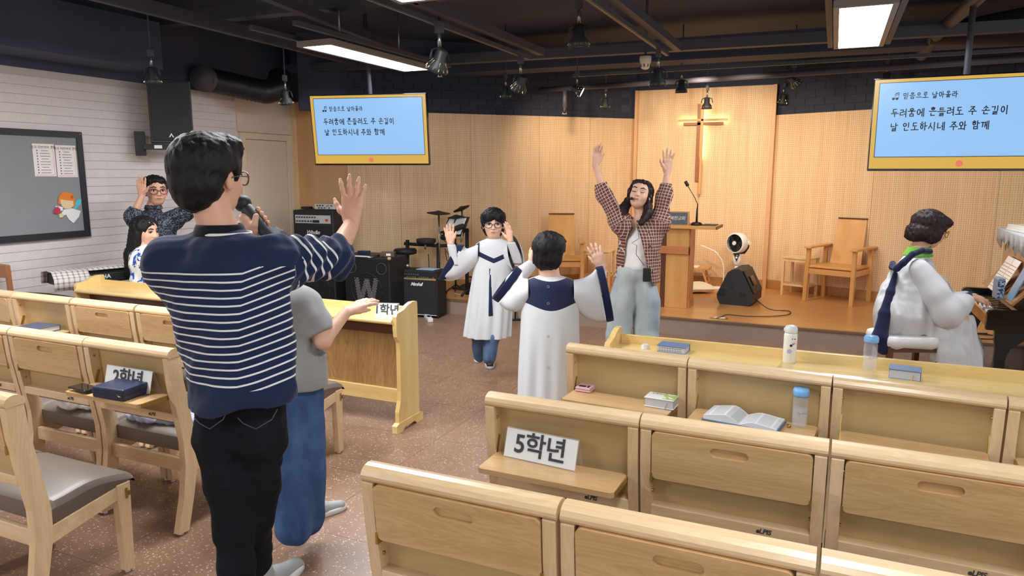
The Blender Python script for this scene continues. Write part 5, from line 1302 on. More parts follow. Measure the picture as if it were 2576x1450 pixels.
# ================================================================== woman with glasses at the keyboard, and the long-haired girl
def build_lady():
    D = 6.4; g = P(400, 800, D); org = Vector((g.x, g.y, 0)); par = person('woman with red glasses and dark patterned blouse by the brick wall', org)
    hc = P(392, 481, D); s = .258; B = Body(); f = -CF*.75+CR*.62-UP*.02; q, ax = head(B, hc, f, UP*1+CR*.0, s, .95); nb = P(386, 521, D+.02); neck(B, q, nb, s, .2)
    shA, shB = P(345, 555, D), P(440, 552, D); elA, wrA = P(335, 545, D-.22), P(357, 492, D-.20); elB, wrB = P(500, 515, D-.05), P(540, 470, D-.05)
    B.cap(nb-UP*.12, P(390, 650, D), .07, .08, .05, flat=CF, fr=1.4); B.cap(nb, nb-UP*.12, .05, .06, .02)
    for a, e, w_ in ((shA, elA, wrA), (shB, elB, wrB)): B.cap(nb-UP*.13, a, .03, .035, .03); B.cap(a, e, .04, .036, .02); B.cap(e, w_, .036, .024, .02)
    B.cap(P(390, 650, D), P(390, 760, D), .12, .12, .05)
    for dx in (-.09, .09): k_ = P(390, 760, D)+CR*dx; B.cap(k_, Vector((k_.x, k_.y, .08)), .075, .04, .04)
    hand(B, wrA, UP+CR*.04, -CF, .17, side=1, curl=.06, spread=.16, thumb=.9)
    hand(B, wrB, UP+CR*.1, -CF, .17, side=-1, curl=.08, spread=.2, thumb=.7)
    skin_mesh('body', B, org, par, [wrA+UP*.08, wrB+UP*.08], SKIN, headc=hc, hs=.17, hr=.12, hres=.0035)
    face_parts(par, org, q, ax, s, glasses=plain('red_glasses_frame', '7A2F34', .3))
    hairdo('hair', par, org, hc, ax, s, [('e', (0, -.14, .18), (.41, .43, .37)), ('e', (0, .12, .36), (.30, .22, .12)), ('e', (0, -.3, .05), (.36, .22, .3))], [('e', (0, .42, -.12), (.33, .36, .44)), ('e', (0, -.2, -.35), (.5, .3, .2))], HAIR, 41, .011)
    S = Body(); S.cap(P(390, 585, D), P(390, 690, D), .175, .17, .06, flat=CF, fr=1.4); S.cap(nb-UP*.055, P(388, 590, D), .075, .15, .06, flat=CF, fr=1.2)
    S.chain([shA, elA, elA.lerp(wrA, .35)], [.075, .068, .052], .04); S.chain([shB, elB, elB.lerp(wrB, .4)], [.075, .062, .05], .04)
    for a in (shA, shB): S.cap(P(390, 580, D), a, .10, .075, .05)
    cA, dA = V3(elA.lerp(wrA, .38)), V3((wrA-elA).normalized())
    link('blouse', npmesh('blouse', [S.mesh(.008, disp=wob(65, 34, .007), cut=lambda a: np.where(np.linalg.norm(a-cA, axis=1) < .11, (a-cA) @ dA, -1))], BLOUSE, org), par)
    loft('blouse_collar', par, org, BLOUSE, [(nb-UP*.02, CR, CF, .08, .07), (nb+UP*.02, CR, CF, .066, .06)], 24, .006)
    J = Body(); J.chain([P(390, 690, D), P(390, 800, D), Vector((org.x, org.y, .12))], [.17, .18, .15], .05, flat=CF, fr=1.3)
    link('skirt', npmesh('skirt', [J.mesh(.012, cut=lambda a: .18-a[:, 2])], BLACK, org), par)
    for sx in (-1, 1): shoe(par, org, org+CR*.09*sx+CF*.05, -CF, .23, (BLACK, BLACK))
build_lady()
def build_girl():
    D = 5.8; g = P(375, 700, D); org = Vector((g.x, g.y, 0)); par = person('girl with long wavy black hair and blue-spotted dress at the keyboard', org)
    hc = P(368, 583, D); s = .236; B = Body(); q, ax = head(B, hc, CR*.9-CF*.3-UP*.12, UP, s, .9); nb = P(362, 632, D); neck(B, q, nb, s, .2)
    B.cap(nb-UP*.08, P(370, 710, D), .05, .07, .03); sh1, sh2 = P(362, 650, D-.12), P(372, 650, D+.12)
    for a in (sh1, sh2): B.cap(nb-UP*.02, a, .035, .04, .03); B.cap(a, a-UP*.2+CR*.06, .04, .032, .02); B.cap(a-UP*.2+CR*.06, a-UP*.16+CR*.24, .032, .022, .02); hand(B, a-UP*.16+CR*.24, CR, -UP, .13, side=1, curl=.3)
    for dx in (-.06, .06): k_ = P(375, 760, D)+CF*dx; B.cap(k_, Vector((k_.x, k_.y, .08)), .06, .035, .03)
    skin_mesh('body', B, org, par, [], SKIN2, headc=hc, hs=.15, res=.008)
    face_parts(par, org, q, ax, s)
    hairdo('hair', par, org, hc, ax, s, [('e', (0, -.12, .16), (.42, .46, .38)), ('c', (0, -.25, -.05), (.0, -.42, -.9), .36, .34), ('c', (.1, -.42, -.9), (.05, -.5, -1.55), .33, .24), ('c', (.08, -.46, -1.5), (.0, -.28, -2.15), .25, .10), ('c', (-.1, -.46, -1.4), (-.1, -.2, -1.95), .22, .08), ('c', (.3, -.05, -.05), (.32, -.14, -.6), .14, .18), ('c', (-.3, -.05, -.05), (-.32, -.14, -.6), .14, .18)],
           [('e', (0, .46, -.14), (.34, .36, .44))], HAIR, 51, .008, st=(1, 1, .35))
    S = Body(); S.chain([P(368, 655, D), P(372, 712, D), P(376, 770, D), Vector((org.x, org.y, .45))], [.125, .120, .17, .20], .05); S.cap(nb-UP*.03, P(366, 655, D), .06, .11, .05)
    for a in (sh1, sh2): S.chain([a, a-UP*.2+CR*.06, a-UP*.17+CR*.20], [.062, .070, .045], .04)
    link('dress', npmesh('dress', [S.mesh(.008, disp=wob(71, 40, .008), cut=lambda a: .42-a[:, 2])], GIRLD, org), par)
    for dx in (-.06, .06): shoe(par, org, org+CF*dx-CR*.05, CR, .2, (WHITE, WHITE))
build_girl()

# ---- handwritten hangul from pen strokes
def _arc(cx, cy, rx, ry, n=14): return [(cx+rx*math.cos(2*PI*i/n+1.7), cy+ry*math.sin(2*PI*i/n+1.7)) for i in range(n+1)]
JC = {'ㄱ': [[(.1,.85),(.85,.88),(.75,.1)]], 'ㄲ': [[(.0,.82),(.42,.85),(.34,.15)], [(.55,.82),(1,.85),(.9,.12)]], 'ㄴ': [[(.12,.9),(.12,.15),(.9,.18)]], 'ㄷ': [[(.88,.88),(.12,.85),(.12,.14),(.92,.16)]],
 'ㄹ': [[(.12,.9),(.85,.9),(.84,.54),(.14,.50),(.12,.12),(.92,.14)]], 'ㅁ': [[(.14,.88),(.15,.14),(.88,.14)], [(.14,.88),(.86,.86),(.88,.14)]], 'ㅅ': [[(.52,.95),(.42,.5),(.05,.1)], [(.45,.55),(.95,.1)]],
 'ㅇ': [_arc(.5,.5,.36,.40)], 'ㅈ': [[(.08,.88),(.9,.9),(.48,.52),(.05,.1)], [(.5,.5),(.95,.1)]], 'ㅎ': [[(.35,1.05),(.65,1.05)], [(.08,.78),(.92,.80)], _arc(.5,.34,.28,.30)]}
JV = {'ㅏ': [[(.3,1),(.3,0)], [(.3,.52),(.95,.54)]], 'ㅣ': [[(.5,1),(.5,0)]], 'ㅕ': [[(.7,1),(.7,0)], [(.05,.66),(.7,.66)], [(.05,.38),(.7,.38)]], 'ㅔ': [[(.4,.95),(.4,.05)], [(.0,.5),(.4,.5)], [(.9,1),(.9,0)]]}
JH = {'ㅗ': [[(.5,.95),(.5,.2)], [(.0,.2),(1,.2)]], 'ㅜ': [[(.0,.85),(1,.85)], [(.5,.85),(.5,.0)]], 'ㅡ': [[(.0,.5),(1,.5)]]}
CHO = 'ㄱㄲㄴㄷㄸㄹㅁㅂㅃㅅㅆㅇㅈㅉㅊㅋㅌㅍㅎ'; JUNG = 'ㅏㅐㅑㅒㅓㅔㅕㅖㅗㅘㅙㅚㅛㅜㅝㅞㅟㅠㅡㅢㅣ'; JONG = ['', *'ㄱㄲㄳㄴㄵㄶㄷㄹㄺㄻㄼㄽㄾㄿㅀㅁㅂㅄㅅㅆㅇㅈㅊㅋㅌㅍㅎ']
def syllable(ch):
    k = ord(ch)-0xAC00; c, v, f = CHO[k//588], JUNG[(k % 588)//28], JONG[k % 28]; out = []
    def put(st, x0, y0, x1, y1):
        for s_ in st: out.append([(x0+(x1-x0)*x, y0+(y1-y0)*y) for x, y in s_])
    lo = .42 if f else .0
    if v == 'ㅘ': put(JC[c], .05, .42, .6, .98); put(JH['ㅗ'], .02, .05, .66, .42); put(JV['ㅏ'], .66, 0, .98, 1)
    elif v in JV: put(JC[c], .04, lo+.08 if f else .18, .56, .96); put(JV[v], .58, lo, .98, 1)
    else: put(JC[c], .22, lo+.30 if f else .5, .78, 1.0); put(JH[v], .03, lo-.02 if f else .02, .97, lo+.28 if f else .48)
    if f: put(JC[f], .20, 0, .80, .36)
    return out
def pen(name, txt, size, wdt, mat, par, x, z, y=-.0052):
    mb = MB(); cx = x; rn = random.Random(len(txt))
    for ch in txt:
        if ch == ' ': cx += size*.42; continue
        jz = rn.uniform(-.03, .03)*size
        for st in syllable(ch):
            pts = [(cx+px*size*.84, z+jz+(pz-.5)*size) for px, pz in st]
            for (xa, za), (xb, zb) in zip(pts, pts[1:]):
                dx, dz = xb-xa, zb-za; L_ = math.hypot(dx, dz) or 1; nx, nz = -dz/L_*wdt/2, dx/L_*wdt/2; ex, ez = dx/L_*wdt*.35, dz/L_*wdt*.35
                mb.add([(xa-ex+nx, y, za-ez+nz), (xb+ex+nx, y, zb+ez+nz), (xb+ex-nx, y, zb+ez-nz), (xa-ex-nx, y, za-ez-nz)], [(0,1,2,3)])
        cx += size*.93
    return obj(name, mb, mat, par)

# ================================================================== screens
def screen(label, c, yaw, tilt, W=1.23):
    Hh = W/1.755; t = thing('television', label, 'television', c, yaw, None); t.rotation_euler = (tilt, 0, yaw)
    obj('casing', MB().box((-W/2, .0, -Hh/2), (W/2, .045, Hh/2)).box((-W/3, .045, -Hh/3), (W/3, .09, Hh/4)), BLACKG, t, .004)
    Y_ = emit('screen_yellow', 'DDB04A', .80); Bl = emit('screen_blue', '93C2F2', .84) if 'screen_blue' not in bpy.data.materials else bpy.data.materials['screen_blue']
    b = .010
    obj('display', MB().box((-W/2+b, -.0015, -Hh/2+b*1.8), (W/2-b, 0, Hh/2-b)), Y_, t)
    x0, x1, z0, z1 = -W*.463, W*.463, -Hh*.345, Hh*.445
    obj('picture_outline', MB().box((x0-.005, -.0025, z0-.005), (x1+.005, -.0014, z1+.005)), BLACK, t)
    obj('picture', MB().box((x0, -.004, z0), (x1, -.0024, z1)), Bl, t)
    TX = emit('screen_text', '141C34', .2)
    def tx(s, x, z, size, m=TX, off=-.0025):
        pen('lettering', s, size, size*.112, m, t, x, z)
    tx('믿음으로 날아올라', x0+.162, z1-.100, .046)
    tx('두려움에 흔들려도 주 손길이', x0+.090, z1-.225, .061); tx('날 인도하시네 주와 함께', x0+.093, z1-.330, .061)
    n = MB()
    for x in (.098, .122): n.cyl((x0+x, -.0045, z1-.118), (x0+x, -.0052, z1-.118), .010, n=10).beam((x0+x+.009, -.0048, z1-.118), (x0+x+.013, -.0048, z1-.075), .0025, .0008)
    n.beam((x0+.110, -.0048, z1-.080), (x0+.136, -.0048, z1-.074), .0008, .006).beam((x0+.110, -.0048, z1-.092), (x0+.136, -.0048, z1-.086), .0008, .004)
    obj('music_note', n, TX, t)
    obj('red_dot', MB().cyl((0, -.0018, -Hh*.422), (0, -.0035, -Hh*.422), .024, n=24), emit('screen_coral', 'E2725B', .9), t)
    obj('mount_pole', MB().cyl((0, .10, -Hh*.1), (0, .10, Hh/2+.75), .022), KSTEEL, t)
    return t
screen('left television with song lyrics hanging above the bass amplifier', (-4.305, 6.141, 2.025), .233, .117)
screen('right television with song lyrics hanging above the pianist', (.843, 6.314, 1.971), -.051, -.013)

# ================================================================== ceiling
GB = plain('light_frame_grey', '8E8780', .5)
def panel(label, x0, x1, y0, y1, z=2.6, lit=True, st=True):
    t = thing('ceiling_light', label, 'light', ((x0+x1)/2, (y0+y1)/2, z)); w, l = (x1-x0)/2, (y1-y0)/2; f = .035
    fr = MB().box((-w-f, -l-f, -.004), (-w, l+f, .035)).box((w, -l-f, -.004), (w+f, l+f, .035)).box((-w, -l-f, -.004), (w, -l, .035)).box((-w, l, -.004), (w, l+f, .035)).box((-w-f, -l-f, .035), (w+f, l+f, .04))
    obj('frame', fr, GB, t)
    obj('diffuser', MB().box((-w, -l, 0), (w, l, .006)), PANEL_E if lit else WHITE, t)
    for y in (-l*.6, l*.6): obj('hanger_rod', MB().cyl((w*.0, y, .04), (0, y, 3.14-z), .006), GREY, t)
    for x in (-w-f-.05, w+f+.02): obj('support_channel', MB().box((x, -l-.5, .05), (x+.04, l+.3, .085)), KSTEEL, t)
panel('long lit panel light hanging over the left side of the room', -3.97, -3.70, 4.79, 6.29)
panel('bright lit panel light hanging at the top right', -.04, .25, 5.01, 6.56)
panel('pale panel light just showing its end at the top edge', -2.40, -2.08, 2.3, 3.80)
BE = MB
def beam_(name, label, a, b, w_, h_, cat='beam', mat=KSTEEL):
    return tag(obj(name, MB().beam(a, b, w_, h_), mat), label, cat)
beam_('ceiling_beam', 'dark steel channel crossing the ceiling just in front of the stage', (-5.9, 6.78, 2.78), (3.6, 7.32, 2.78), .10, .09)
beam_('ceiling_beam', 'wide dark boxed beam crossing the ceiling over the stage front', (-5.9, 7.75, 2.86), (3.6, 7.95, 2.86), .35, .22, mat=KCEIL)
beam_('ceiling_beam', 'dark steel channel running from the top left towards the stage', (-4.6, 1.0, 2.82), (-4.95, 7.6, 2.82), .06, .10)
beam_('ceiling_beam', 'dark steel channel running over the striped man', (-3.3, 1.0, 2.85), (-4.2, 6.9, 2.85), .07, .07)
beam_('ceiling_beam', 'dark steel channel crossing high behind the two light rails', (-5.9, 5.0, 2.98), (4.2, 5.35, 2.98), .12, .10)
beam_('ceiling_duct', 'dark boxed duct running along the top of the brick wall', (-5.74, 0.5, 2.70), (-5.74, 4.75, 2.70), .48, .40, 'duct', KCEIL)
pa_, pb_ = Vector((-3.35, 8.36, 2.60)), Vector((2.9, 7.64, 2.60)); pq_ = PZ(1421, 223, 2.60); pp = MB().cyl(pa_, pb_, .03); pp.cyl(pq_, pq_-UP*.22, .026).ball(pq_, .035)
tag(obj('sprinkler_pipe', pp, KSTEEL), 'long dark pipe running above the wooden apse wall, with one drop', 'pipe')
def sprink(label, p, s=1):
    t = thing('sprinkler', label, 'sprinkler', p)
    obj('stem', MB().cyl((0, 0, .10), (0, 0, 0), .012*s), KSTEEL, t); obj('deflector', MB().cyl((0, 0, -.025), (0, 0, -.03), .028*s, n=12).tube([(-.018*s, 0, -.0), (-.02*s, 0, -.02), (0, 0, -.026)], .004, 5).tube([(.018*s, 0, 0), (.02*s, 0, -.02), (0, 0, -.026)], .004, 5), GREY, t)
sprink('brass sprinkler head on the pipe drop left of the centre panel', PZ(1421, 223, 2.60)-UP*.27, 1.2)
sprink('small sprinkler head hanging past the end of the left panel light', P(1107, 186, 7.2)); tag(obj('sprinkler_feed', MB().cyl(P(1107, 186, 7.2)+UP*.1, P(1107, 186, 7.2)+UP*.55, .012), KSTEEL), 'thin feed pipe above the small sprinkler head', 'pipe')
for a, b in (((-2.6, 7.42), (1.8, 7.38)),):
    tag(obj('track_rail', MB().beam((a[0], a[1], 2.62), (b[0], b[1], 2.62), .035, .03), KSTEEL), 'black spotlight track running across in front of the stage', 'track')
for x, y1, lb in ((-2.56, 6.12, 'black spotlight track running towards the stage left of centre'), (-1.385, 6.40, 'black spotlight track running towards the stage at top centre')):
    t = thing('track_rail', lb, 'track', (x, 0, 2.6))
    obj('rail', MB().box((-.018, 1.2, 0), (.018, y1, .03)), KSTEEL, t); obj('rail_slot', MB().box((-.004, 1.2, -.002), (.004, y1, 0)), plain('rail_copper', '8A7A66', .4, .6), t)
    obj('support_channel', MB().box((.04, 1.2, .05), (.10, y1+.12, .11)), KSTEEL, t)
    for y in (2.5, 4.6): obj('hanger_rod', MB().cyl((.02, y, .03), (.02, y, .55), .005), KSTEEL, t)
# spot heads
REFL = plain('gold_reflector', 'C9B98A', .25, .8); GLOW = emit('spot_lamp_glow', 'FFE2B0', 30.0)
def spot(label, p, yaw, tilt, s=1.0, lit=False, arm=.10, rail=False):
    """p: top of clip on the rail; head hangs below"""
    t = thing('track_spotlight', label, 'spotlight', p, yaw, 'black track spotlights under the ceiling')
    obj('clip', MB().box((-.012*s, -.02*s, -.035*s), (.012*s, .02*s, .01)), KSTEEL, t)
    if not rail: obj('drop_rod', MB().cyl((0, 0, 0), (0, 0, 3.16-p[2]), .006), KCEIL, t)
    obj('stem', MB().cyl((0, 0, -.03*s), (0, 0, -arm*s), .008*s), GREY, t)
    H_ = Matrix.Translation((0, 0, -(arm+.055)*s)) @ Matrix.Rotation(tilt, 4, 'X')
    obj('yoke', MB().tube([(-.055*s, 0, -.0), (-.045*s, 0, .04*s), (0, 0, .055*s), (.045*s, 0, .04*s), (.055*s, 0, 0)], .005*s, 6).xf(Matrix.Translation((0, 0, -(arm+.055)*s))), CHAR, t)
    hd = obj('lamp_body', MB().lathe([(.02*s, .05*s), (.026*s, .045*s), (.028*s, .0), (.05*s, -.03*s), (.052*s, -.055*s), (.048*s, -.055*s), (.026*s, -.01*s)], n=18).xf(H_), CHAR, t)
    rb = MB()
    for i in range(12):
        a = 2*PI*i/12; rb.beam(H_ @ Vector((.030*s*math.cos(a), .030*s*math.sin(a), -.006*s)), H_ @ Vector((.055*s*math.cos(a), .055*s*math.sin(a), -.044*s)), .006*s, .003*s)
    obj('reflector_ribs', rb, REFL, t); t.children[-1]['kind'] = 'stuff'
    obj('lens', MB().lathe([(.046*s, -.050*s), (.03*s, -.046*s), (.0, -.044*s)], n=16).xf(H_), GLOW if lit else WHITE, t)
D_ = math.radians
for lb, p, yw, tl, s, lit in [
    ('large spotlight on the left track above the panel light end', PZ(1105, 63, 2.585), 1.2, .5, 1.45, False),
    ('large spotlight highest at the top centre of the picture', P(1457, 5, 5.0), .0, .1, 1.45, False),
    ('spotlight at the far end of the left track', PZ(1310, 146, 2.585), 1.0, .6, 1.35, False),
    ('spotlight at the far end of the centre track beside the smoke detector', PZ(1657, 128, 2.585), .0, .1, 1.35, False),
    ('small spotlight hanging left of the lit one', P(1272, 190, 7.6), .2, .1, 1.1, False),
    ('the one glowing spotlight, aimed right', P(1452, 182, 7.2), -1.35, 1.1, 1.1, True),
    ('small spotlight low above the wood wall, left of the centre panel', P(1524, 222, 8.6), .4, .2, 1.1, False),
    ('spotlight hanging in front of the top left of the centre panel', P(1716, 170, 7.6), .1, .1, 1.25, False),
    ('spotlight hanging right above the cross', P(1780, 218, 8.3), .0, .0, 1.2, False),
    ('tilted spotlight right of the centre panel top', P(1999, 160, 7.6), -.9, .9, 1.15, False),
    ('small spotlight over the dark bricks right of the centre panel', P(1972, 212, 8.6), .6, .3, 1.1, False),
    ('dim spotlight just above the right television', P(2234, 150, 7.5), .2, .1, 1.3, False),
    ('dim spotlight above the wall speaker on the left', P(378, 128, 5.6), .3, .1, 1.2, False),
    ('spotlight hanging left of the left television', P(716, 192, 6.8), .3, .2, 1.25, False)]:
    spot(lb, p, yw, tl, s, lit, rail=('track' in lb))
sd = thing('smoke_detector', 'white round smoke detector under the beam at top centre', 'smoke detector', P(1624, 142, 6.4)); obj('mount_rod', MB().cyl((0, 0, 0), (0, 0, .6), .012), KCEIL, sd)
obj('housing', MB().lathe([(.052, .0), (.052, -.035), (.045, -.06), (.038, -.10), (.02, -.112)], n=24), CREAM, sd)
vs_ = MB()
for i in range(8):
    a = 2*PI*i/8; vs_.beam((.043*math.cos(a), .043*math.sin(a), -.068), (.039*math.cos(a), .039*math.sin(a), -.095), .010, .004)
obj('vent_slots', vs_, INK, sd)['kind'] = 'stuff'
# ducts
dt = thing('round_duct', 'black flexible round duct with an open grey end near the left television', 'duct', P(512, 198, 7.2))
o_ = P(512, 198, 7.2)
obj('flange', MB().tube([P(512, 198, 7.16)-o_, P(516, 199, 7.26)-o_], [.130, .130], 28), plain('duct_flange', '55525A', .5), dt)
obj('damper_disc', MB().tube([P(510, 197, 7.14)-o_, P(511, 197, 7.155)-o_], [.095, .095], 24), plain('duct_grey', '5A5357', .7), dt)
path = [P(520, 200, 7.26), P(560, 208, 7.34), P(620, 222, 7.45), P(670, 232, 7.52), P(700, 222, 7.6), P(706, 190, 7.7)]
rr = []; pts = []
for i in range(len(path)-1):
    for k in range(10): pts.append(path[i].lerp(path[i+1], k/10)-o_); rr.append(.118+.006*(k % 2))
obj('flex_tube', MB().tube(pts, rr, 22), plain('black_duct_foil', '15171E', .45), dt)
d2 = tag(obj('duct_elbow', MB().tube([P(335, 150, 6.9), P(338, 190, 6.85), P(336, 222, 6.8)], [.17, .17, .155], 20), plain('matt_duct', '37343A', .8)), 'stub of a round duct behind the top left of the wall speaker', 'duct')
tag(obj('conduit', MB().tube([(.95, 4.0, 2.95), (.95, 5.6, 2.9), (.75, 7.4, 2.82), (.7, 8.3, 2.75)], .055, 12), KSTEEL), 'dark pipe sloping away right of the bright panel light', 'pipe')
tag(obj('cloth_duct', MB().tube([(.7, 7.6, 2.82), (1.5, 7.55, 2.84), (2.4, 7.3, 2.86), (3.4, 7.1, 2.86)], [.08, .17, .2, .2], 16), plain('dark_wrapped_duct', '26252E', .8)), 'dark wrapped duct high above the right television', 'duct')

# ================================================================== left wall things
sp_c = P(427, 281, 6.6)
ws = thing('wall_speaker', 'black loudspeaker on a bracket high on the brick wall', 'speaker', sp_c, math.radians(50)); 
obj('cabinet', MB().box((-.175, .0, -.285), (.19, .27, .285)), CHAR, ws, .008)
obj('grille', MB().box((-.16, -.012, -.262), (.175, 0, .27)), plain('speaker_grille', '1B1E22', .65), ws, .004)
obj('emblem', MB().prism([(.0, -.195), (.022, -.232), (.012, -.232), (0, -.211), (-.012, -.232), (-.022, -.232)], -.0125, -.016, 'xz'), WHITE, ws)
bks = obj('bracket', MB().box((-.31, .10, -.40), (-.22, .16, -.18)).box((-.24, .03, -.345), (.03, .09, -.295)).box((-.02, .02, -.30), (.03, .08, -.28)), BLACK, ws, .003)
obj('bracket_label', MB().box((-.15, .028, -.335), (-.085, .030, -.305)), PAPER, bks)
pb = thing('notice_board', 'grey felt notice board in a dark frame on the brick wall', 'board', (XW+.012, 2.6, 0))
FR = plain('dark_board_frame', '25232A', .5)
obj('felt', MB().box((0, .0, 1.085), (.012, 1.62, 1.90)), plain('grey_felt', '8A8C8F', .95), pb)
y1b = 1.665
obj('board_frame', MB().box((0, y1b-.052, 1.045), (.022, y1b, 1.945)).box((0, -.05, 1.045), (.022, y1b-.052, 1.10)).box((0, -.05, 1.893), (.022, y1b-.052, 1.945)), FR, pb)
obj('corner_screw', MB().ball((.022, y1b-.02, 1.925), .008, 8), BRASS, pb)
PINK = plain('pink_print', 'E39AA6', .6)
for i, (uv, lb) in enumerate(((((80, 361), (135, 362), (141, 443), (86, 444)), 'left printed sheet with a pink border on the notice board'), (((138, 365), (189, 367), (195, 447), (144, 446)), 'right printed sheet with a pink border on the notice board'))):
    def X_(u, v): r = M3 @ Vector((u-1288, -(v-725), -FOC)); return CAMP+r*((XW+.026-CAMP.x)/r.x)
    c4 = [X_(*q_) for q_ in uv]; y0, y1_, z0, z1_ = c4[0].y, c4[1].y, c4[3].z, c4[0].z
    s_ = thing('printed_sheet', lb, 'paper', (XW+.025, (y0+y1_)/2, (z0+z1_)/2)); hy, hz = (y1_-y0)/2, (z1_-z0)/2
    obj('sheet', MB().box((0, -hy, -hz), (.001, hy, hz)), plain('sheet_white', 'EDE3DF', .8), s_)
    obj('border', MB().box((.001, -hy*.86, -hz*.93), (.0014, hy*.86, -hz*.90)).box((.001, hy*.83, -hz*.93), (.0014, hy*.86, hz*.7)), PINK, s_)
    text('lettering', '생각 하면하며 고치!' if False else '방과 하반하마 고정', .026, INK, s_, frame((0,1,0), (0,0,1), (1,0,0), (.002, 0, hz*.78)), 0, .0002)
    ln = MB(); dt_ = MB()
    for k in range(9):
        z = hz*.58-k*hz*.17; ww = hy*(.55 if k % 3 else .38); ln.box((.001, -ww*.7, z-.0028), (.0016, ww, z+.0028)); dt_.cyl((.001, -hy*.62, z), (.0018, -hy*.62, z), .006, n=8)
    o = obj('text_lines', ln, plain('grey_print', '8F8B8E', .8), s_); o['kind'] = 'stuff'; o = obj('bullet_marks', dt_, plain('navy_print', '5A6480', .8), s_); o['kind'] = 'stuff'
    obj('heart_mark', MB().cyl((.001, hy*.8, hz*.84), (.0018, hy*.8, hz*.84), .009, n=12), PINK, s_)
ag = thing('paper_angel', 'paper cut-out child with orange hair, blue wing and red heart on the board', 'decoration', X_(168, 520))
def cut_(name, uvs, col, lay, rough=.85):
    pts = [X_(*q_)-ag.location for q_ in uvs]; obj(name, MB().prism([(q_.y, q_.z) for q_ in pts], lay*.003, lay*.003+.0025), plain('craft_'+name, col, rough), ag)
cut_('wing', [(181, 526), (188, 510), (198, 500), (205, 503), (203, 514), (192, 524), (187, 529)], '55BCC8', 0)
cut_('dress', [(160, 527), (178, 524), (202, 531), (198, 545), (184, 562), (172, 552), (165, 540), (157, 544), (153, 538)], 'E6E4E2', 1)
cut_('sleeve', [(137, 518), (158, 521), (157, 530), (148, 531)], 'E6E4E2', 1)
cut_('hair', [(145, 513), (147, 493), (156, 484), (170, 483), (182, 490), (187, 503), (187, 521), (178, 523), (160, 512), (150, 514)], 'E0812C', 2)
cut_('face', [(150, 502), (182, 506), (183, 517), (175, 525), (160, 525), (152, 516)], 'E3C79A', 3)
cut_('hand', [(146, 540), (153, 536), (159, 541), (156, 547), (148, 548)], 'E3C79A', 3)
cut_('heart', [(134, 529), (138, 522), (143, 520), (149, 526), (149, 535), (140, 539), (133, 536)], 'C42F50', 4)
cut_('hair_heart', [(176, 494), (180, 492), (182, 496), (178, 501)], 'D0482F', 4)

# keyboard
kd = (PZ(400, 680, .8)-PZ(140, 705, .8)); kd.z = 0; kd.normalize(); ka = PZ(142, 712, .76); LX = (PZ(266, 699, .785)-ka).dot(kd)
kb = thing('stage_keyboard', 'black electronic keyboard half under a checked cloth by the brick wall', 'keyboard', (ka.x, ka.y, 0), math.atan2(kd.y, kd.x))
obj('body', MB().prism([(0, .725), (.0, .80), (.05, .82), (.28, .805), (.30, .725)], .02, 1.0, 'yz'), BLACK, kb, .006)
text('lettering', 'YAMAHA', .046, WHITE, kb, frame((1,0,0), (0,0,1), (0,-1,0), (LX, -.0015, .772)), .0006, .0003)
def m_check():
    t = NT('brown_checked_cloth'); tc = t.n('ShaderNodeTexCoord'); s3 = t.n('ShaderNodeSeparateXYZ'); t.l(tc.outputs['Object'], s3.inputs[0])
    a = t.math('LESS_THAN', t.math('FRACT', t.math('MULTIPLY', s3.outputs[0], 26)), .32); b = t.math('LESS_THAN', t.math('FRACT', t.math('MULTIPLY', t.math('ADD', s3.outputs[2], s3.outputs[1]), 26)), .32)
    c = t.mix(t.math('MULTIPLY', t.math('ADD', a, b), .42), lin('D8D2CC'), lin('6E5A54')); return t.set(Base_Color=c, Roughness=.9)
kc = MB(); rs = []
for x, dx in ((-.02, .02), (.0, 0), (.1, 0), (.22, .0), (.235, 0)):
    rs.append([(x, -.012, .70+.01*math.sin(x*40)), (x, -.018, .785), (x, .03, .838), (x, .15, .843), (x, .30, .82), (x, .31, .725)])
kc.rings(rs, False, False, 0, True); rs = [[(x, .02, .83), (x, .06, .845), (x, .2, .843), (x, .305, .815), (x, .31, .745)] for x in (.23, .5, .8, 1.01)]; kc.rings(rs, False, False, 0, True)
o = obj('cloth_cover', kc, m_check(), kb); m = o.modifiers.new('s', 'SOLIDIFY'); m.thickness = .004
obj('stand', MB().beam((.15, .15, .69), (.9, .15, .02), .03, .03).beam((.9, .15, .69), (.15, .15, .02), .03, .03).box((.1, .0, .0), (.14, .3, .03)).box((.9, .0, 0), (.94, .3, .03)), BLACK, kb)
obj('fabric_cover', MB().ball((0,0,0), 1, 16, 0, (.26, .14, .03)).xf(Matrix.Translation((.0, .10, .63)) @ Matrix.Rotation(.25, 4, 'Y')), BLACK, kb)
wc_ = thing('wooden_chair', 'brown wooden chair back at the far left edge by the brick wall', 'chair', (PY(28, 668, 3.45).x, 3.45, 0), 0)
BRW = wood('brown_chair_wood', 'A87246', '8A5630', 1, 2, .4, .5)
z_ = PY(15, 668, 3.42).z; xr = 0.0
for x in (xr-.40, xr-.035): obj('back_post', MB().beam((x+.017, .0, 0), (x+.017, -.02, z_), .035, .03), BRW, wc_, .004)
obj('top_rail', MB().box((xr-.40, -.04, z_-.10), (xr, -.01, z_+.005)), BRW, wc_, .008)
obj('seat', MB().box((xr-.40, 0, .42), (xr, .36, .45)), BRW, wc_, .005)
for x in (xr-.39, xr-.03): obj('front_leg', MB().box((x, .32, 0), (x+.03, .35, .42)), BRW, wc_)

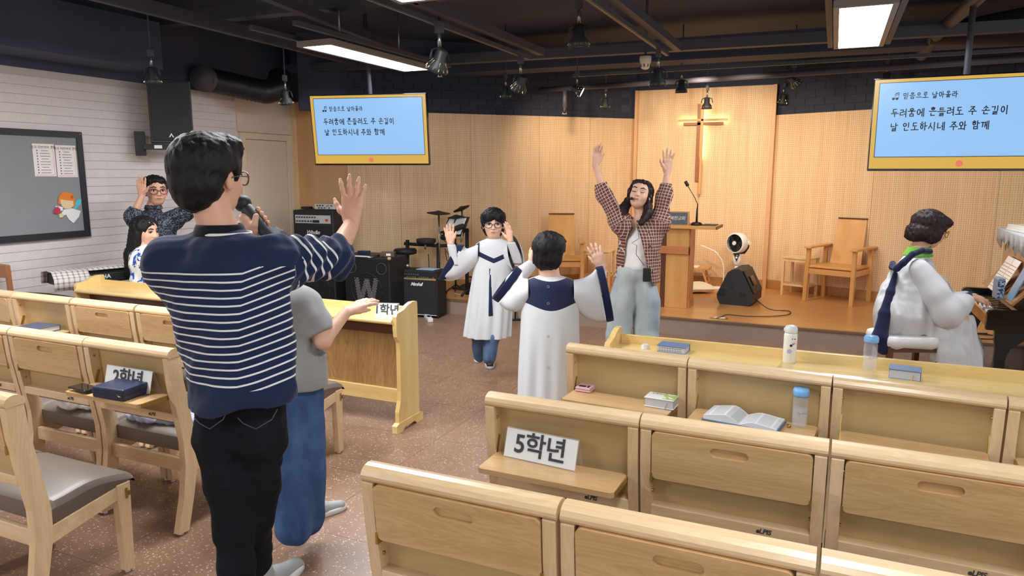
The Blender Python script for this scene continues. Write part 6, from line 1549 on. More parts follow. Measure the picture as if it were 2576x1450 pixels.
# ================================================================== amplifiers
def knobs(par, xs, z, y, r, mat=WHITE, n=12):
    for x in xs: obj('knob', MB().cyl((x, y, z), (x, y-.014, z), r, r*.8, n), mat, par)
VIN = plain('amp_vinyl', '1A1B1E', .6); CLOTH = plain('amp_cloth', '222529', .8); GRL = plain('perforated_steel_grille', '1C1C1E', .5, .3)
def amp_box(par, w, d, z0, z1, bev=.012): return obj('cabinet', MB().box((-w/2, 0, z0), (w/2, d, z1)), VIN, par, bev)
ba = thing('bass_amplifier', 'tall black bass amplifier stack with a silver control strip under the left television', 'amplifier', (-5.27, 6.40, 0), math.radians(6))
obj('cabinet', MB().box((-.26, 0, .62), (.26, .40, 1.19)), VIN, ba, .014)
lw = obj('lower_cabinet', MB().box((-.255, 0, .02), (.255, .40, .615)), VIN, ba, .014)
obj('control_strip', MB().box((-.225, -.008, 1.045), (.225, 0, 1.135)), plain('silver_faceplate', 'C9C8C2', .35, .5), ba)
knobs(ba, [-.20+.033*i for i in range(8)], 1.112, -.008, .009, INK); knobs(ba, [-.20+.036*i for i in range(6)], 1.068, -.008, .010, INK)
obj('red_switch', MB().box((.165, -.016, 1.07), (.195, -.008, 1.095)), plain('red_plastic', 'B83A30', .4), ba)
obj('black_insert', MB().box((-.0, -.0105, 1.052), (.085, -.008, 1.082)), BLACK, ba)
obj('grille', MB().box((-.23, -.010, .655), (.23, 0, 1.015)), GRL, ba, .004)
text('lettering', 'Windlas', .062, plain('chrome_script', 'E2E2E0', .2, .6), ba, frame((1,0,0), (0,0,1), (0,-1,0), (.0, -.012, .945)), .001, .001, shear=.35, space=.85)
obj('grille', MB().box((-.23, -.010, .05), (.23, 0, .58)), GRL, lw, .004)
obj('speaker_ring', MB().tube([(.0+.19*math.cos(a), -.012, .30+.19*math.sin(a)) for a in np.linspace(0, 2*PI, 33)], .005, 6), VIN, lw)
ah = thing('amp_head', 'small silver preamp with knobs on top of the bass stack', 'amplifier', (-5.16, 6.47, 1.19), math.radians(6))
obj('case', MB().box((-.13, 0, .008), (.13, .16, .068)), plain('silver_case', 'CFCDC8', .35, .4), ah, .004)
knobs(ah, [-.09, -.055, -.02, .09], .05, 0, .008, INK); knobs(ah, [-.07, -.035, 0, .06], .025, 0, .007, INK)
text('lettering', 'gjB', .03, INK, ah, frame((1,0,0), (0,0,1), (0,-1,0), (.035, -.001, .048)), 0, .0003, shear=.3)
cp = []
for i in range(49): a = i*2*PI/16; cp.append((-5.45+.06*math.cos(a)*(1+.05*math.sin(i)), 6.52+.055*math.sin(a), 1.205+.004*(i//16)))
cable('black cable coiled on the left corner of the bass stack', cp, .008)
wa_ = thing('bass_cabinet', 'black bass speaker cabinet with a large silver W on its grille', 'amplifier', (-4.60, 6.44, 0), math.radians(3))
obj('cabinet', MB().box((-.285, 0, .02), (.285, .40, .69)), VIN, wa_, .012)
obj('grille', MB().box((-.268, -.008, .035), (.268, 0, .675)), GRL, wa_, .003)
for x, z in ((-.19, .575), (.19, .575), (-.19, .12), (.19, .12)):
    obj('port', MB().tube([(x+.062*math.cos(a), -.010, z+.062*math.sin(a)) for a in np.linspace(0, 2*PI, 25)], .004, 6), plain('port_rim', '4A4A4C', .5), wa_)
obj('speaker_ring', MB().tube([(.19*math.cos(a), -.010, .33+.19*math.sin(a)) for a in np.linspace(0, 2*PI, 37)], .005, 6), VIN, wa_)
wm_ = MB(); strokes = [((-.13, .46), (-.09, .18)), ((-.09, .18), (-.0, .455)), ((0, .455), (.055, .18)), ((.055, .18), (.115, .46))]
for (xa, za_), (xb, zb_) in strokes:
    L_ = math.hypot(xb-xa, zb_-za_); n_ = int(L_/.0155)
    for i in range(n_+1):
        x, z = xa+(xb-xa)*i/n_, za_+(zb_-za_)*i/n_
        for k in (-1.5, -.5, .5, 1.5): wm_.cyl((x+k*.0145+(.007 if i % 2 else 0), -.009, z), (x+k*.0145+(.007 if i % 2 else 0), -.0115, z), .0055, n=6, smooth=False)
o = obj('w_emblem', wm_, plain('silver_dots', 'A8A9AA', .4, .4), wa_); o['kind'] = 'stuff'
obj('corner_wear', MB().ball((.285, 0, .69), .022, 8), plain('bare_wood_corner', 'C7A27A', .8), wa_)
tag(obj('folder_stack', MB().box((-4.90, 6.44, .6905), (-4.55, 6.72, .699)).box((-4.92, 6.42, .6995), (-4.58, 6.68, .704)), PAPER), 'papers and a folder on the cabinet with the W', 'folder')
tag(obj('black_folder', MB().box((-4.90, 6.46, .7045), (-4.52, 6.74, .712)), CHAR, None, .001), 'black folder lying on the paper stack', 'folder')
tag(obj('navy_box', MB().box((-4.76, 6.50, .7125), (-4.64, 6.58, .75)), NAVY, None, .003), 'small navy box on top of the black folder', 'box')
pd = thing('effects_pedal', 'brown effects pedal on the back right of the W cabinet', 'pedal', (-4.44, 6.60, .69), .4)
obj('case', MB().box((-.07, -.05, .001), (.09, .07, .05)), plain('pedal_brown', '5A4636', .5), pd, .004); obj('label', MB().box((.0, -.052, .015), (.05, -.05, .04)), PAPER, pd)
cable('black cable running down the side of the W cabinet', [(-4.45, 6.52, .70), (-4.38, 6.50, .66), (-4.33, 6.52, .45), (-4.32, 6.52, .2), (-4.30, 6.50, .02)], .006)
ma = thing('guitar_amplifier', 'black guitar combo amplifier with a gold control panel by the stage', 'amplifier', (-4.18, 6.78, 0), math.radians(6))
obj('cabinet', MB().box((-.255, 0, .015), (.255, .25, .53)), VIN, ma, .012)
obj('control_panel', MB().add([(-.235, -.004, .425), (.235, -.004, .425), (.235, .012, .505), (-.235, .012, .505), (-.235, .02, .425), (.235, .02, .425), (.235, .03, .505), (-.235, .03, .505)], [(0,1,2,3), (7,6,5,4), (0,4,5,1), (1,5,6,2), (2,6,7,3), (3,7,4,0)]), plain('gold_panel', 'B8A06A', .35, .6), ma)
knobs(ma, [-.17+.027*i for i in range(8)], .484, .006, .008, GREY); knobs(ma, [-.11+.025*i for i in range(5)]+[.04+.025*i for i in range(5)], .455, 0, .008, GREY)
obj('red_switch', MB().box((.20, -.008, .448), (.22, .0, .464)), plain('red_plastic2', '9E3226', .4), ma)
obj('grille_cloth', MB().box((-.238, -.004, .035), (.238, 0, .418)), CLOTH, ma, .003)
obj('white_piping', MB().tube([(-.24, -.006, .42), (-.24, -.006, .033), (.24, -.006, .033)], .004, 6), WHITE, ma)
text('lettering', 'Marshall', .052, WHITE, ma, frame((1,0,0), (0,0,1), (0,-1,0), (.0, -.006, .375)), .0015, .001, shear=.4, space=.82)
for x in (-.255, .255): obj('corner_guard', MB().ball((x*.98, .005, .525), .018, 8).ball((x*.98, .005, .02), .018, 8), BLACK, ma)
dm = thing('dynamic_microphone', 'microphone with a silver ball head lying on the guitar amplifier', 'microphone', (-4.33, 6.84, .565), .9)
obj('ball_head', MB().ball((0, 0, 0), .026, 12), GREY, dm); obj('handle', MB().cyl((0, .02, 0), (0, .17, -.012), .018, .012, 12), BLACK, dm)
tag(obj('song_sheets', MB().box((-4.22, 6.84, .5305), (-4.0, 7.0, .535)), plain('blue_paper', '9FC3E0', .7)), 'pale blue song sheets on the guitar amplifier', 'paper')
ps_ = thing('power_strip', 'white power strip on the floor right of the ledge desk end', 'power strip', tuple(PZ(1078, 805, 0)), math.radians(-50))
obj('case', MB().box((-.14, -.028, .001), (.14, .028, .04)), WHITE, ps_, .005); obj('switch', MB().box((-.02, -.016, .04), (.05, .016, .047)), BLACK, ps_)
gs = thing('guitar_stand', 'black guitar stand foot on the floor behind the boy seen from behind', 'stand', tuple(PZ(1295, 808, 0)), 0)
obj('foot_bar', MB().tube([(-.10, -.06, .012), (.10, .08, .012)], .012, 8), BLACK, gs); obj('front_leg', MB().tube([(0, .01, .012), (-.03, .10, .30), (-.03, .12, .5)], .010, 8).tube([(-.08, -.05, .012), (-.07, .05, .12), (-.04, .10, .3)], .008, 8), BLACK, gs)

# ================================================================== drum kit
dk = thing('electronic_drum_kit', 'black electronic drum kit on its rack at the left of the stage', 'drum kit', tuple(P(1100, 700, 8.42))); dk.location.z = STZ; o_ = dk.location.copy()
def Q(u, v, d=8.42): return P(u, v, d)-o_
rk = MB()
for a, b in ((Q(1025, 604, 8.36), Q(1025, 760, 8.36)), (Q(1103, 612), Q(1103, 762)), (Q(1175, 575, 8.4), Q(1175, 748, 8.4))):
    b = Vector((b.x, b.y, .02)); obj('rack_post', MB().cyl(a, b, .022), BLACK, dk)
    obj('rack_foot', MB().tube([b+Vector((-.02, -.10, -.0)), b+Vector((0, 0, .06)), b+Vector((.02, .16, -.0))], .016, 8), BLACK, dk)
obj('rack_bar', MB().tube([Q(1016, 613, 8.36), Q(1103, 619, 8.42), Q(1150, 617, 8.45)], .019, 10), BLACK, dk)
obj('rack_bar', MB().tube([Q(1118, 590, 8.45), Q(1180, 580, 8.45)], .019, 10), BLACK, dk)
def pad(name, u, v, d, r, tilt, yaw, h=.03, mat=BLACK, cone=False):
    M_ = Matrix.Translation(Q(u, v, d)) @ Matrix.Rotation(yaw, 4, 'Z') @ Matrix.Rotation(tilt, 4, 'Y')
    pr = [(r*.25, -.02), (r*.9, -.006), (r, .0), (r*.98, .006), (r*.3, .022), (.02, .03)] if cone else [(r*.8, -h), (r, -h*.5), (r, .004), (r*.94, .010), (r*.85, .006), (.0, .006)]
    return obj(name, MB().lathe(pr, n=28).xf(M_), mat, dk)
RB = plain('rubber_pad', '2A2826', .7)
pad('cymbal_pad', 1103, 537, 8.40, .14, .05, 0, cone=True, mat=RB); pad('cymbal_pad', 1161, 526, 8.5, .105, -.42, 0, cone=True, mat=RB); pad('cymbal_pad', 1147, 547, 8.45, .10, -.1, 0, cone=True, mat=RB)
pad('drum_pad', 1072, 603, 8.36, .115, 0, 0, .05, RB); pad('drum_pad', 1148, 573, 8.45, .10, -.45, 0, .05, RB); pad('drum_pad', 1128, 592, 8.42, .10, -.3, 0, .04, RB); pad('drum_pad', 1122, 582, 8.45, .07, -.25, 0, .04, RB)
for pts in ([Q(1104, 540, 8.40), Q(1105, 660, 8.40)], [Q(1162, 528, 8.5), Q(1163, 565, 8.45)], [Q(1147, 550, 8.45), Q(1139, 570, 8.45), Q(1142, 600, 8.45)], [Q(1070, 608, 8.36), Q(1070, 628, 8.36)], [Q(1165, 570, 8.45), Q(1160, 610, 8.4)]):
    obj('stand_rod', MB().tube(pts, .011, 8), GREY, dk)
for i, pts in enumerate(([Q(1118, 625), Q(1128, 640), Q(1142, 628)], [Q(1120, 632), Q(1124, 655), Q(1140, 665)], [Q(1112, 600), Q(1125, 612), Q(1145, 600)], [Q(1078, 640), Q(1080, 700)])):
    obj('wire', MB().tube(pts, .005, 5), BLACK, dk)
ds = thing('drum_throne', 'round black drum stool left of the drum rack', 'stool', tuple(P(1021, 700, 8.35))); ds.location.z = STZ
zz = P(1021, 628, 8.35).z-STZ
obj('seat', MB().lathe([(.10, zz-.05), (.13, zz-.04), (.135, zz), (.12, zz+.015), (0, zz+.018)], n=24), BLACK, ds)
obj('column', MB().cyl((0, 0, .15), (0, 0, zz-.04), .018), GREY, ds)
for a in (0.3, 2.4, 4.5): obj('leg', MB().cyl((0, 0, .2), (.16*math.cos(a), .16*math.sin(a), .012), .011), GREY, ds)
ms = thing('music_stand', 'black music stand with sheets behind the drum kit', 'music stand', tuple(P(1150, 700, 8.42))); ms.location.z = STZ; mo = ms.location.copy()
def Qm(u, v, d=8.42): return P(u, v, d)-mo
ds_ = Qm(1145, 575)
obj('desk_plate', MB().add([Qm(1108, 596), Qm(1165, 596), Qm(1182, 546, 8.49), Qm(1130, 546, 8.49), Qm(1108, 596, 8.44), Qm(1165, 596, 8.44), Qm(1182, 546, 8.51), Qm(1130, 546, 8.51)], [(0,1,2,3), (7,6,5,4), (0,4,5,1), (1,5,6,2), (2,6,7,3), (3,7,4,0)]), BLACK, ms)
obj('pole', MB().tube([Qm(1145, 590, 8.47), Vector((Qm(1145, 590).x, Qm(1145, 590).y, .1))], .012, 8), BLACK, ms)
for a in (0, 2.1, 4.2): obj('leg', MB().cyl((Qm(1145, 590).x, Qm(1145, 590).y, .12), (Qm(1145, 590).x+.2*math.cos(a), Qm(1145, 590).y+.2*math.sin(a), .01), .009), BLACK, ms)
tag(obj('sheet_music', MB().add([P(1110, 590, 8.40), P(1158, 590, 8.40), P(1174, 549, 8.46), P(1132, 549, 8.46), P(1110, 590, 8.405), P(1158, 590, 8.405), P(1174, 549, 8.465), P(1132, 549, 8.465)], [(0,1,2,3), (7,6,5,4), (0,4,5,1), (1,5,6,2), (2,6,7,3), (3,7,4,0)]), PAPER), 'sheet music on the music stand behind the drums', 'paper')
dp = thing('drum_pedals', 'black pedal and stand feet on the stage floor under the drums', 'pedal', tuple(PZ(1168, 727, STZ)))
obj('pedal_plate', MB().add([(-.05, -.12, .01), (.05, -.12, .01), (.05, .12, .07), (-.05, .12, .07), (-.05, -.12, 0), (.05, -.12, 0), (.05, .12, .0), (-.05, .12, 0)], [(0,1,2,3), (7,6,5,4), (0,4,5,1), (1,5,6,2), (2,6,7,3), (3,7,4,0)]), CHAR, dp, .004)
obj('pedal_frame', MB().tube([(-.06, .10, .0), (-.06, .10, .14), (.06, .10, .14), (.06, .10, 0)], .012, 8).tube([(-.12, -.08, .01), (.12, .02, .01)], .014, 8), BLACK, dp)
cable('white cable looping on the stage floor under the drums', [PZ(1140, 738, STZ+.005), PZ(1165, 742, STZ+.005), PZ(1190, 736, STZ+.005), PZ(1215, 740, STZ+.005)], .005, WHITE)

# ================================================================== piano and bench
pn = thing('upright_piano', 'glossy black upright piano at the right edge', 'piano', (1.0, 5.62, 0), 0)
LP = 1.10
obj('upper_case', MB().box((.26, 0, .60), (.56, LP, 1.15)), BLACKG, pn, .006)
obj('lid', MB().box((.23, -.02, 1.15), (.58, LP+.02, 1.17)), BLACKG, pn, .005)
obj('lower_panel', MB().box((.30, .03, .10), (.55, LP-.03, .60)), BLACKG, pn, .004)
obj('plinth', MB().box((.26, 0, 0), (.56, LP, .10)), BLACKG, pn, .004)
obj('keybed', MB().box((.03, .02, .57), (.32, LP-.02, .635)), BLACKG, pn, .006)
for y in (0.0, LP-.045):
    pr = [(0.0, .56), (.28, .56), (.28, .70), (.03, .70), (.008, .69), (0, .67)]
    obj('cheek', MB().prism([(x, z) for x, z in pr], y, y+.045, 'xz'), BLACKG, pn, .006)
    lp = [(.05, .56), (.30, .56), (.22, .50), (.15, .44), (.13, .38), (.12, 0), (.065, 0), (.065, .42), (.055, .50)]
    obj('leg', MB().prism(lp, y, y+.045, 'xz'), BLACKG, pn, .005)
nk = 40; kw = (LP-.09)/nk
for i in range(nk): obj('white_key', MB().box((.035, .045+i*kw+.0007, .636), (.185, .045+(i+1)*kw-.0007, .655)), WHITE, pn)
for i in range(nk-1):
    if i % 7 not in (2, 6): obj('black_key', MB().box((.09, .045+(i+1)*kw-.006, .655), (.185, .045+(i+1)*kw+.006, .667)), BLACKG, pn)
obj('fallboard', MB().add([(.19, .045, .64), (.19, LP-.045, .64), (.27, LP-.045, .74), (.27, .045, .74), (.20, .045, .63), (.20, LP-.045, .63), (.28, LP-.045, .735), (.28, .045, .735)], [(0,1,2,3), (7,6,5,4), (0,4,5,1), (1,5,6,2), (2,6,7,3), (3,7,4,0)]), BLACKG, pn, .003)
WDR = wood('piano_reflected_wood', 'A87646', '8A5C34', .6, 1, .12, .5, .5)  # brown reflection of wood in the black gloss, put into the colour
obj('music_shelf', MB().add([(.13, .03, .735), (.13, LP-.03, .735), (.27, LP-.03, .90), (.27, .03, .90), (.145, .03, .725), (.145, LP-.03, .725), (.285, LP-.03, .89), (.285, .03, .89)], [(0,1,2,3), (7,6,5,4), (0,4,5,1), (1,5,6,2), (2,6,7,3), (3,7,4,0)]), WDR, pn, .003)
obj('front_panel', MB().box((.248, .03, .90), (.26, LP-.03, 1.13)), WDR, pn)
obj('key_slip', MB().box((.015, .045, .565), (.035, LP-.045, .645)), WDR, pn, .002)
# cloth runner, papers, sheet music, pencil case
cl = MB(); rs = []
n_ = 36
top = [(1.20, 5.60+(LP+.06)*i/n_, 1.182) for i in range(n_+1)]; edge = []
for i in range(n_+1):
    k = abs((i % 6)-3)/3; edge.append((1.215-.012*math.sin(i*1.3), 5.60+(LP+.06)*i/n_, 1.16-.05-.085*(1-k)))
mid = [(1.205, p[1], 1.172) for p in top]; back = [(1.50, p[1], 1.180) for p in top]
cl.rings([back, top, mid, edge], False, False, 0, True)
o = tag(obj('cloth_runner', cl, WHITEC), 'white cloth runner with pointed edge draped over the piano top', 'cloth'); m = o.modifiers.new('s', 'SOLIDIFY'); m.thickness = .004
pk = thing('paper_stack', 'pile of white papers on the piano cloth', 'paper', (1.35, 6.30, 1.185), .1)
for i in range(4): obj('booklet', MB().box((-.11, -.30, i*.011), (.11, .22-.01*i, i*.011+.010)), [PAPER, CREAM][i % 2], pk)
def sheet(label, y0, y1, x0, z0, x1, z1):
    M_ = MB().add([(x0, y0, z0), (x0, y1, z0), (x1, y1, z1), (x1, y0, z1), (x0+.004, y0, z0), (x0+.004, y1, z0), (x1+.004, y1, z1), (x1+.004, y0, z1)], [(0,1,2,3), (7,6,5,4), (0,4,5,1), (1,5,6,2), (2,6,7,3), (3,7,4,0)])
    s_ = thing('sheet_music', label, 'paper', (0, 0, 0)); obj('page', M_, plain('cream_page', 'EFE0D0', .7), s_)
    st_ = MB()
    for k in range(9):
        t0 = .1+.09*k; xx, zz_ = x0+(x1-x0)*t0-.001, z0+(z1-z0)*t0
        st_.box((xx-.0008, y0+.01, zz_-.003), (xx, y1-.01, zz_+.003))
    o = obj('staves', st_, plain('stave_grey', 'BFA896', .7), s_); o['kind'] = 'stuff'
sheet('left page of sheet music leaning on the piano desk', 6.22, 6.42, 1.125, .745, 1.235, .99); sheet('right page of sheet music leaning on the piano desk', 6.01, 6.21, 1.125, .745, 1.235, .99)
pc_ = thing('pencil_case', 'grey blue pencil case propped on the piano shelf', 'case', (1.10, 5.93, .735), .1)
obj('case', MB().box((-.02, -.07, .0), (.025, .05, .15)), plain('slate_blue_case', '7B8896', .4), pc_, .01); obj('printed_side', MB().box((-.022, -.071, .01), (.02, -.069, .14)), m_floral('case_print', 'B8C4CC', '2E4468', 60, .5), pc_)
tb_ = tag(obj('tablet', MB().box((0, 0, 0), (.012, .16, .24)).xf(Matrix.Translation((1.14, 5.72, .75)) @ Matrix.Rotation(.38, 4, 'Y')), plain('tablet_screen', '6E8EA8', .2), None, .003), 'tablet leaning on the piano music desk', 'tablet')
pcv = cable('black cables lying on the stage edge behind the piano leg', [(1.05, 7.3, STZ+.01), (1.25, 7.22, STZ+.01), (1.5, 7.35, STZ+.01), (1.3, 7.45, STZ+.01), (1.1, 7.4, STZ+.01), (1.35, 7.5, STZ+.01)], .006)
bn = thing('piano_bench', 'dark wooden piano bench under a white quilted seat cover', 'bench', tuple(P(2275, 850, 5.0))); bn.location.z = 0; bn.rotation_euler = (0, 0, math.atan2(CR.y, CR.x))
zs = P(2275, 838, 5.0).z
rs = []
for z, k in ((zs-.07, 1.0), (zs-.03, 1.03), (zs-.004, 1.0), (zs+.004, .93)):
    rs.append([(x*.205*k, y*.175*k, z+(.006*math.sin(18*math.atan2(y, x)) if z < zs-.06 else 0)) for x, y in [(math.copysign(abs(math.cos(a))**.35, math.cos(a)), math.copysign(abs(math.sin(a))**.35, math.sin(a))) for a in np.linspace(0, 2*PI, 61)[:-1]]])
t_q = NT('quilted_white'); gq = t_q.coord('Object', (22, 22, 22), (0, 0, .78)); wq = t_q.n('ShaderNodeTexVoronoi', feature='DISTANCE_TO_EDGE'); wq.inputs['Randomness'].default_value = 0; t_q.l(gq, wq.inputs['Vector']); t_q.bump(wq.outputs['Distance'], .5, .01); QW = t_q.set(Base_Color=lin('E9E7E3')+(1,), Roughness=.85)
obj('seat_cover', MB().rings(rs, True, True), QW, bn)
obj('seat_frame', MB().box((-.19, -.16, zs-.10), (.19, .16, zs-.06)), DARKW, bn)
for x in (-.17, .17):
    for y in (-.14, .14): obj('leg', MB().beam((x, y, zs-.08), (x, y, 0), .035, .035), DARKW, bn, .002)

# ================================================================== small things on tables and desks
TZ = .6462
def acrylic():
    t = NT('clear_acrylic'); return t.set(Base_Color=(.95, .97, 1.0), Roughness=.03, IOR=1.4, Alpha=.10)
ACR = acrylic()
def sign(label, uv0, uv1, z, txt, hgt=.108, rz=None, lean=.28, tsize=.085, depth=.05):
    a, b = PZ(*uv0, z), PZ(*uv1, z); L = (b-a).length; t = thing('grade_sign', label, 'sign', (a.x, a.y, z), math.atan2(b.y-a.y, b.x-a.x))
    R = Matrix.Rotation(-lean, 4, 'X')
    obj('card', MB().box((0, 0, .002), (L, .0015, hgt)).xf(R), PAPER, t)
    ac = MB().box((-.002, -.002, 0), (L+.004, -.0005, hgt+.004)).xf(R); 
    obj('acrylic_front', ac, ACR, t); tp = R @ Vector((0, 0, hgt+.004))
    obj('acrylic_back', MB().add([(-.002, tp.y, tp.z), (L+.004, tp.y, tp.z), (L+.004, tp.y+depth*.6, 0), (-.002, tp.y+depth*.6, 0), (-.002, tp.y+.0015, tp.z), (L+.004, tp.y+.0015, tp.z), (L+.004, tp.y+depth*.6+.0015, 0), (-.002, tp.y+depth*.6+.0015, 0)],
        [(0,1,2,3), (7,6,5,4), (0,4,5,1), (1,5,6,2), (2,6,7,3), (3,7,4,0)]), ACR, t)
    text('lettering', txt, tsize, INK, t, R @ frame((1,0,0), (0,0,1), (0,-1,0), (L/2, -.0025, hgt/2)), .0014, .0003, space=.95)
sign('white 5학년 sign standing on an open chair table', (1267, 1148), (1445, 1187), TZ, '5학년', .098, lean=.30)
sign('white 2학년 sign half hidden behind the navy zip bible', (262, 973), (376, 993), TZ, '2학년', .098, lean=.25)
sign('white 1학년 sign on the left ledge desk', (944, 797), (1001, 799), .7145, '1학년', .085, lean=.25, tsize=.072)
def book(label, c, rz, L, W_, H_, cover, name='bible', pages='C9CACD', tabs=False, ribbon=None, extra=None, lift=0):
    t = thing(name, label, 'book', c, rz)
    obj('cover', MB().box((0, 0, 0), (L, W_, .004)).box((0, 0, H_-.004), (L, W_, H_)).box((0, W_-.006, .004), (L, W_, H_-.004)), cover, t, .002)
    obj('pages', MB().box((.004, .004, .0042), (L-.004, W_-.006, H_-.0042)), plain('page_block_'+pages, pages, .7), t)
    if tabs:
        m_ = MB()
        for r_ in range(2):
            for i in range(9): m_.box((.012+i*(L-.03)/9, .0028, .009+r_*.011+(i % 3)*.001), (.012+i*(L-.03)/9+.008, .004, .012+r_*.011+(i % 3)*.001))
        o = obj('index_tabs', m_, plain('tab_blue', '6F7F9C', .6), t); o['kind'] = 'stuff'
    if ribbon: obj('ribbon', MB().tube([(L-.03, .004, H_*.6), (L-.032, -.002, H_*.4), (L-.034, -.004, .002), (L-.036, -.006, -.012)], .0028, 5), ribbon, t)
    return t
NVL = plain('navy_leather', '26304E', .35); BLC = plain('dusty_blue_cover', '5F7699', .5); ORG = plain('orange_ribbon', 'E0A25E', .6)
# navy zip bible and wallet
a = PZ(232, 1000, TZ); nb_ = thing('zip_bible', 'navy zipped leather bible case on the open table in the left block', 'book', (a.x, a.y, TZ), math.radians(4))
obj('case', MB().box((0, 0, 0), (.18, .135, .050)), NVL, nb_, .007); obj('zip', MB().box((-.001, -.001, .023), (.181, .136, .027)), BLACK, nb_, .001); obj('zip_pull', MB().tube([(.15, -.003, .025), (.16, -.006, .02), (.172, -.006, .022)], .003, 6), BRASS, nb_)
text('lettering', 'Holy', .016, GREY, nb_, frame((1,0,0), (0,1,0), (0,0,1), (.09, .085, .0505)), 0, .0002)
a = PZ(180, 985, TZ); wl_ = thing('phone_wallet', 'black phone lying on a black wallet left of the navy bible', 'phone', (a.x, a.y, TZ), math.radians(-6))
obj('wallet', MB().box((.01, .01, 0), (.10, .07, .009)), BLACK, wl_, .002); obj('phone', MB().box((-.03, .0, .0095), (.10, .07, .017)), BLACKG, wl_, .003)
a = PZ(52, 835, TZ); book('bible with blue page tabs lying open-covered on a left block table', (a.x-.02, a.y-.015, TZ), math.radians(3), .20, .14, .034, plain('slate_cover', '4B5468', .5), tabs=True)
# right block
a = PZ(1445, 985, TZ); ph_ = thing('pink_phone', 'pink phone case lying at the left end of an open table', 'phone', (a.x, a.y+.003, TZ), math.radians(-3))
obj('case', MB().box((0, 0, 0), (.072, .085, .010)), plain('pink_case', 'E3B4BE', .4), ph_, .004); obj('back_plate', MB().box((.001, .001, .0102), (.071, .084, .020)), plain('pink_case_top', 'E8B8C4', .35), ph_, .004)
obj('camera_bar', MB().box((.012, .015, .020), (.045, .032, .022)), BLACK, ph_, .001); obj('camera_lens', MB().cyl((.056, .018, .02), (.056, .018, .0225), .005, n=10).cyl((.056, .032, .02), (.056, .032, .0225), .005, n=10), BLACK, ph_)
a = PZ(1618, 1022, TZ); wb_ = book('white bible with a green watercolour cover on an open table', (a.x+.002, a.y+.0, TZ), math.radians(-4), .125, .085, .040, plain('white_cover', 'E6E8E4', .5), ribbon=plain('grey_ribbon', 'A8A8AC', .6))
obj('green_print', MB().box((.07, .006, .0401), (.124, .082, .0405)), m_floral('green_wash', 'DCE4D0', 'A9BE6A', 22, .5), wb_); text('lettering', '성경전서', .016, GREY, wb_, frame((1,0,0), (0,1,0), (0,0,1), (.045, .066, .0404)), 0, .0002)
# open bible
a = PZ(1870, 1062, TZ); ob_ = thing('open_bible', 'open bible with blue cover beside a water bottle on a chair table', 'book', (a.x+.0, a.y+.01, TZ), math.radians(-9))
obj('cover', MB().box((-.145, -.075, 0), (.145, .075, .004)), BLC, ob_, .002)
def leaf(x0, x1, h0, h1, s):
    n = 8; rs = []
    for i in range(n+1):
        t_ = i/n; x = x0+(x1-x0)*t_; z = .006+(h0)*math.sin(min(1, t_*2.2)*PI/2)*(1-.55*max(0, t_-.35)/.65)
        rs.append([(x, -.07, .005), (x, -.07, z), (x, .07, z), (x, .07, .005)])
    return MB().rings(rs, True, True, 0, False)
def m_page():
    t = NT('printed_page'); tc = t.n('ShaderNodeTexCoord'); s3 = t.n('ShaderNodeSeparateXYZ'); t.l(tc.outputs['Object'], s3.inputs[0])
    l = t.math('LESS_THAN', t.math('FRACT', t.math('MULTIPLY', s3.outputs[1], 260)), .5); n = t.noise(t.coord('Object', (900, 260, 1)), 1, 1); tx_ = t.math('MULTIPLY', l, t.math('GREATER_THAN', n, .42))
    col_ = t.math('ABSOLUTE', t.math('SUBTRACT', t.math('FRACT', t.math('MULTIPLY', t.math('ABSOLUTE', s3.outputs[0]), 17)), .5)); tx_ = t.math('MULTIPLY', tx_, t.math('LESS_THAN', col_, .43))
    tx_ = t.math('MULTIPLY', tx_, t.math('LESS_THAN', t.math('ABSOLUTE', s3.outputs[1]), .06)); c = t.mix(t.math('MULTIPLY', tx_, .6), lin('E4E5E8'), lin('55565C')); return t.set(Base_Color=c, Roughness=.7)
PG = m_page(); obj('left_pages', leaf(0, -.138, .030, 0, 0), PG, ob_); obj('right_pages', leaf(0, .138, .018, 0, 0), PG, ob_)
a = PZ(1980, 1078, TZ); tag(obj('gold_clip', MB().tube([(0, 0, .004), (.012, .0, .012), (.0, .008, .012), (.012, .01, .003)], .0035, 6).xf(Matrix.Translation((a.x, a.y, TZ))), BRASS), 'small gold clip beside the open bible', 'clip')
CLR = None
t_g = NT('clear_bottle_plastic'); CLR = t_g.set(Base_Color=(.93, .95, .97), Roughness=.05, IOR=1.35, Alpha=.17)
t_w = NT('water'); WAT = t_w.set(Base_Color=(.85, .88, .9), Roughness=.0, IOR=1.33, Alpha=.12)
CAPB = plain('sky_blue_cap', '7DB6E8', .4)
def bottle(label, c, H_=.165, r=.029, fill=.62, printed=True):
    t = thing('water_bottle', label, 'bottle', c)
    hb = H_-.032
    obj('bottle_body', MB().lathe([(r*.9, 0), (r, .006), (r, hb*.93), (r*.88, hb), (r*.88, hb+.006)], n=28), CLR, t)
    obj('water', MB().lathe([(r*.86, .005), (r*.94, .009), (r*.94, hb*fill)], n=24), WAT, t)
    obj('cap', MB().lathe([(r*1.0, hb+.002), (r*1.08, hb+.006), (r*1.08, hb+.022), (r*.95, hb+.031), (0, hb+.032)], n=28), CAPB, t)
    if printed: text('lettering', 'My bottle', .011, plain('blue_print', '6FA4D8', .5), t, frame(CR, UP, -CF, (-CF*r*1.02+UP*hb*.5)[:]), 0, .0002)
a = PZ(2010, 1072, TZ); bottle('clear water bottle with blue cap beside the open bible', (a.x, a.y, TZ), .150, .0275)
DZ = .7142
a = PZ(2186, 930, DZ); bottle('clear water bottle with blue cap on the right ledge desk', (a.x, a.y, DZ), .158, .029, .5)
a = PZ(1985, 912, DZ); th_ = thing('thermos', 'cream thermos with panda stickers on the right ledge desk', 'bottle', (a.x, a.y, DZ))
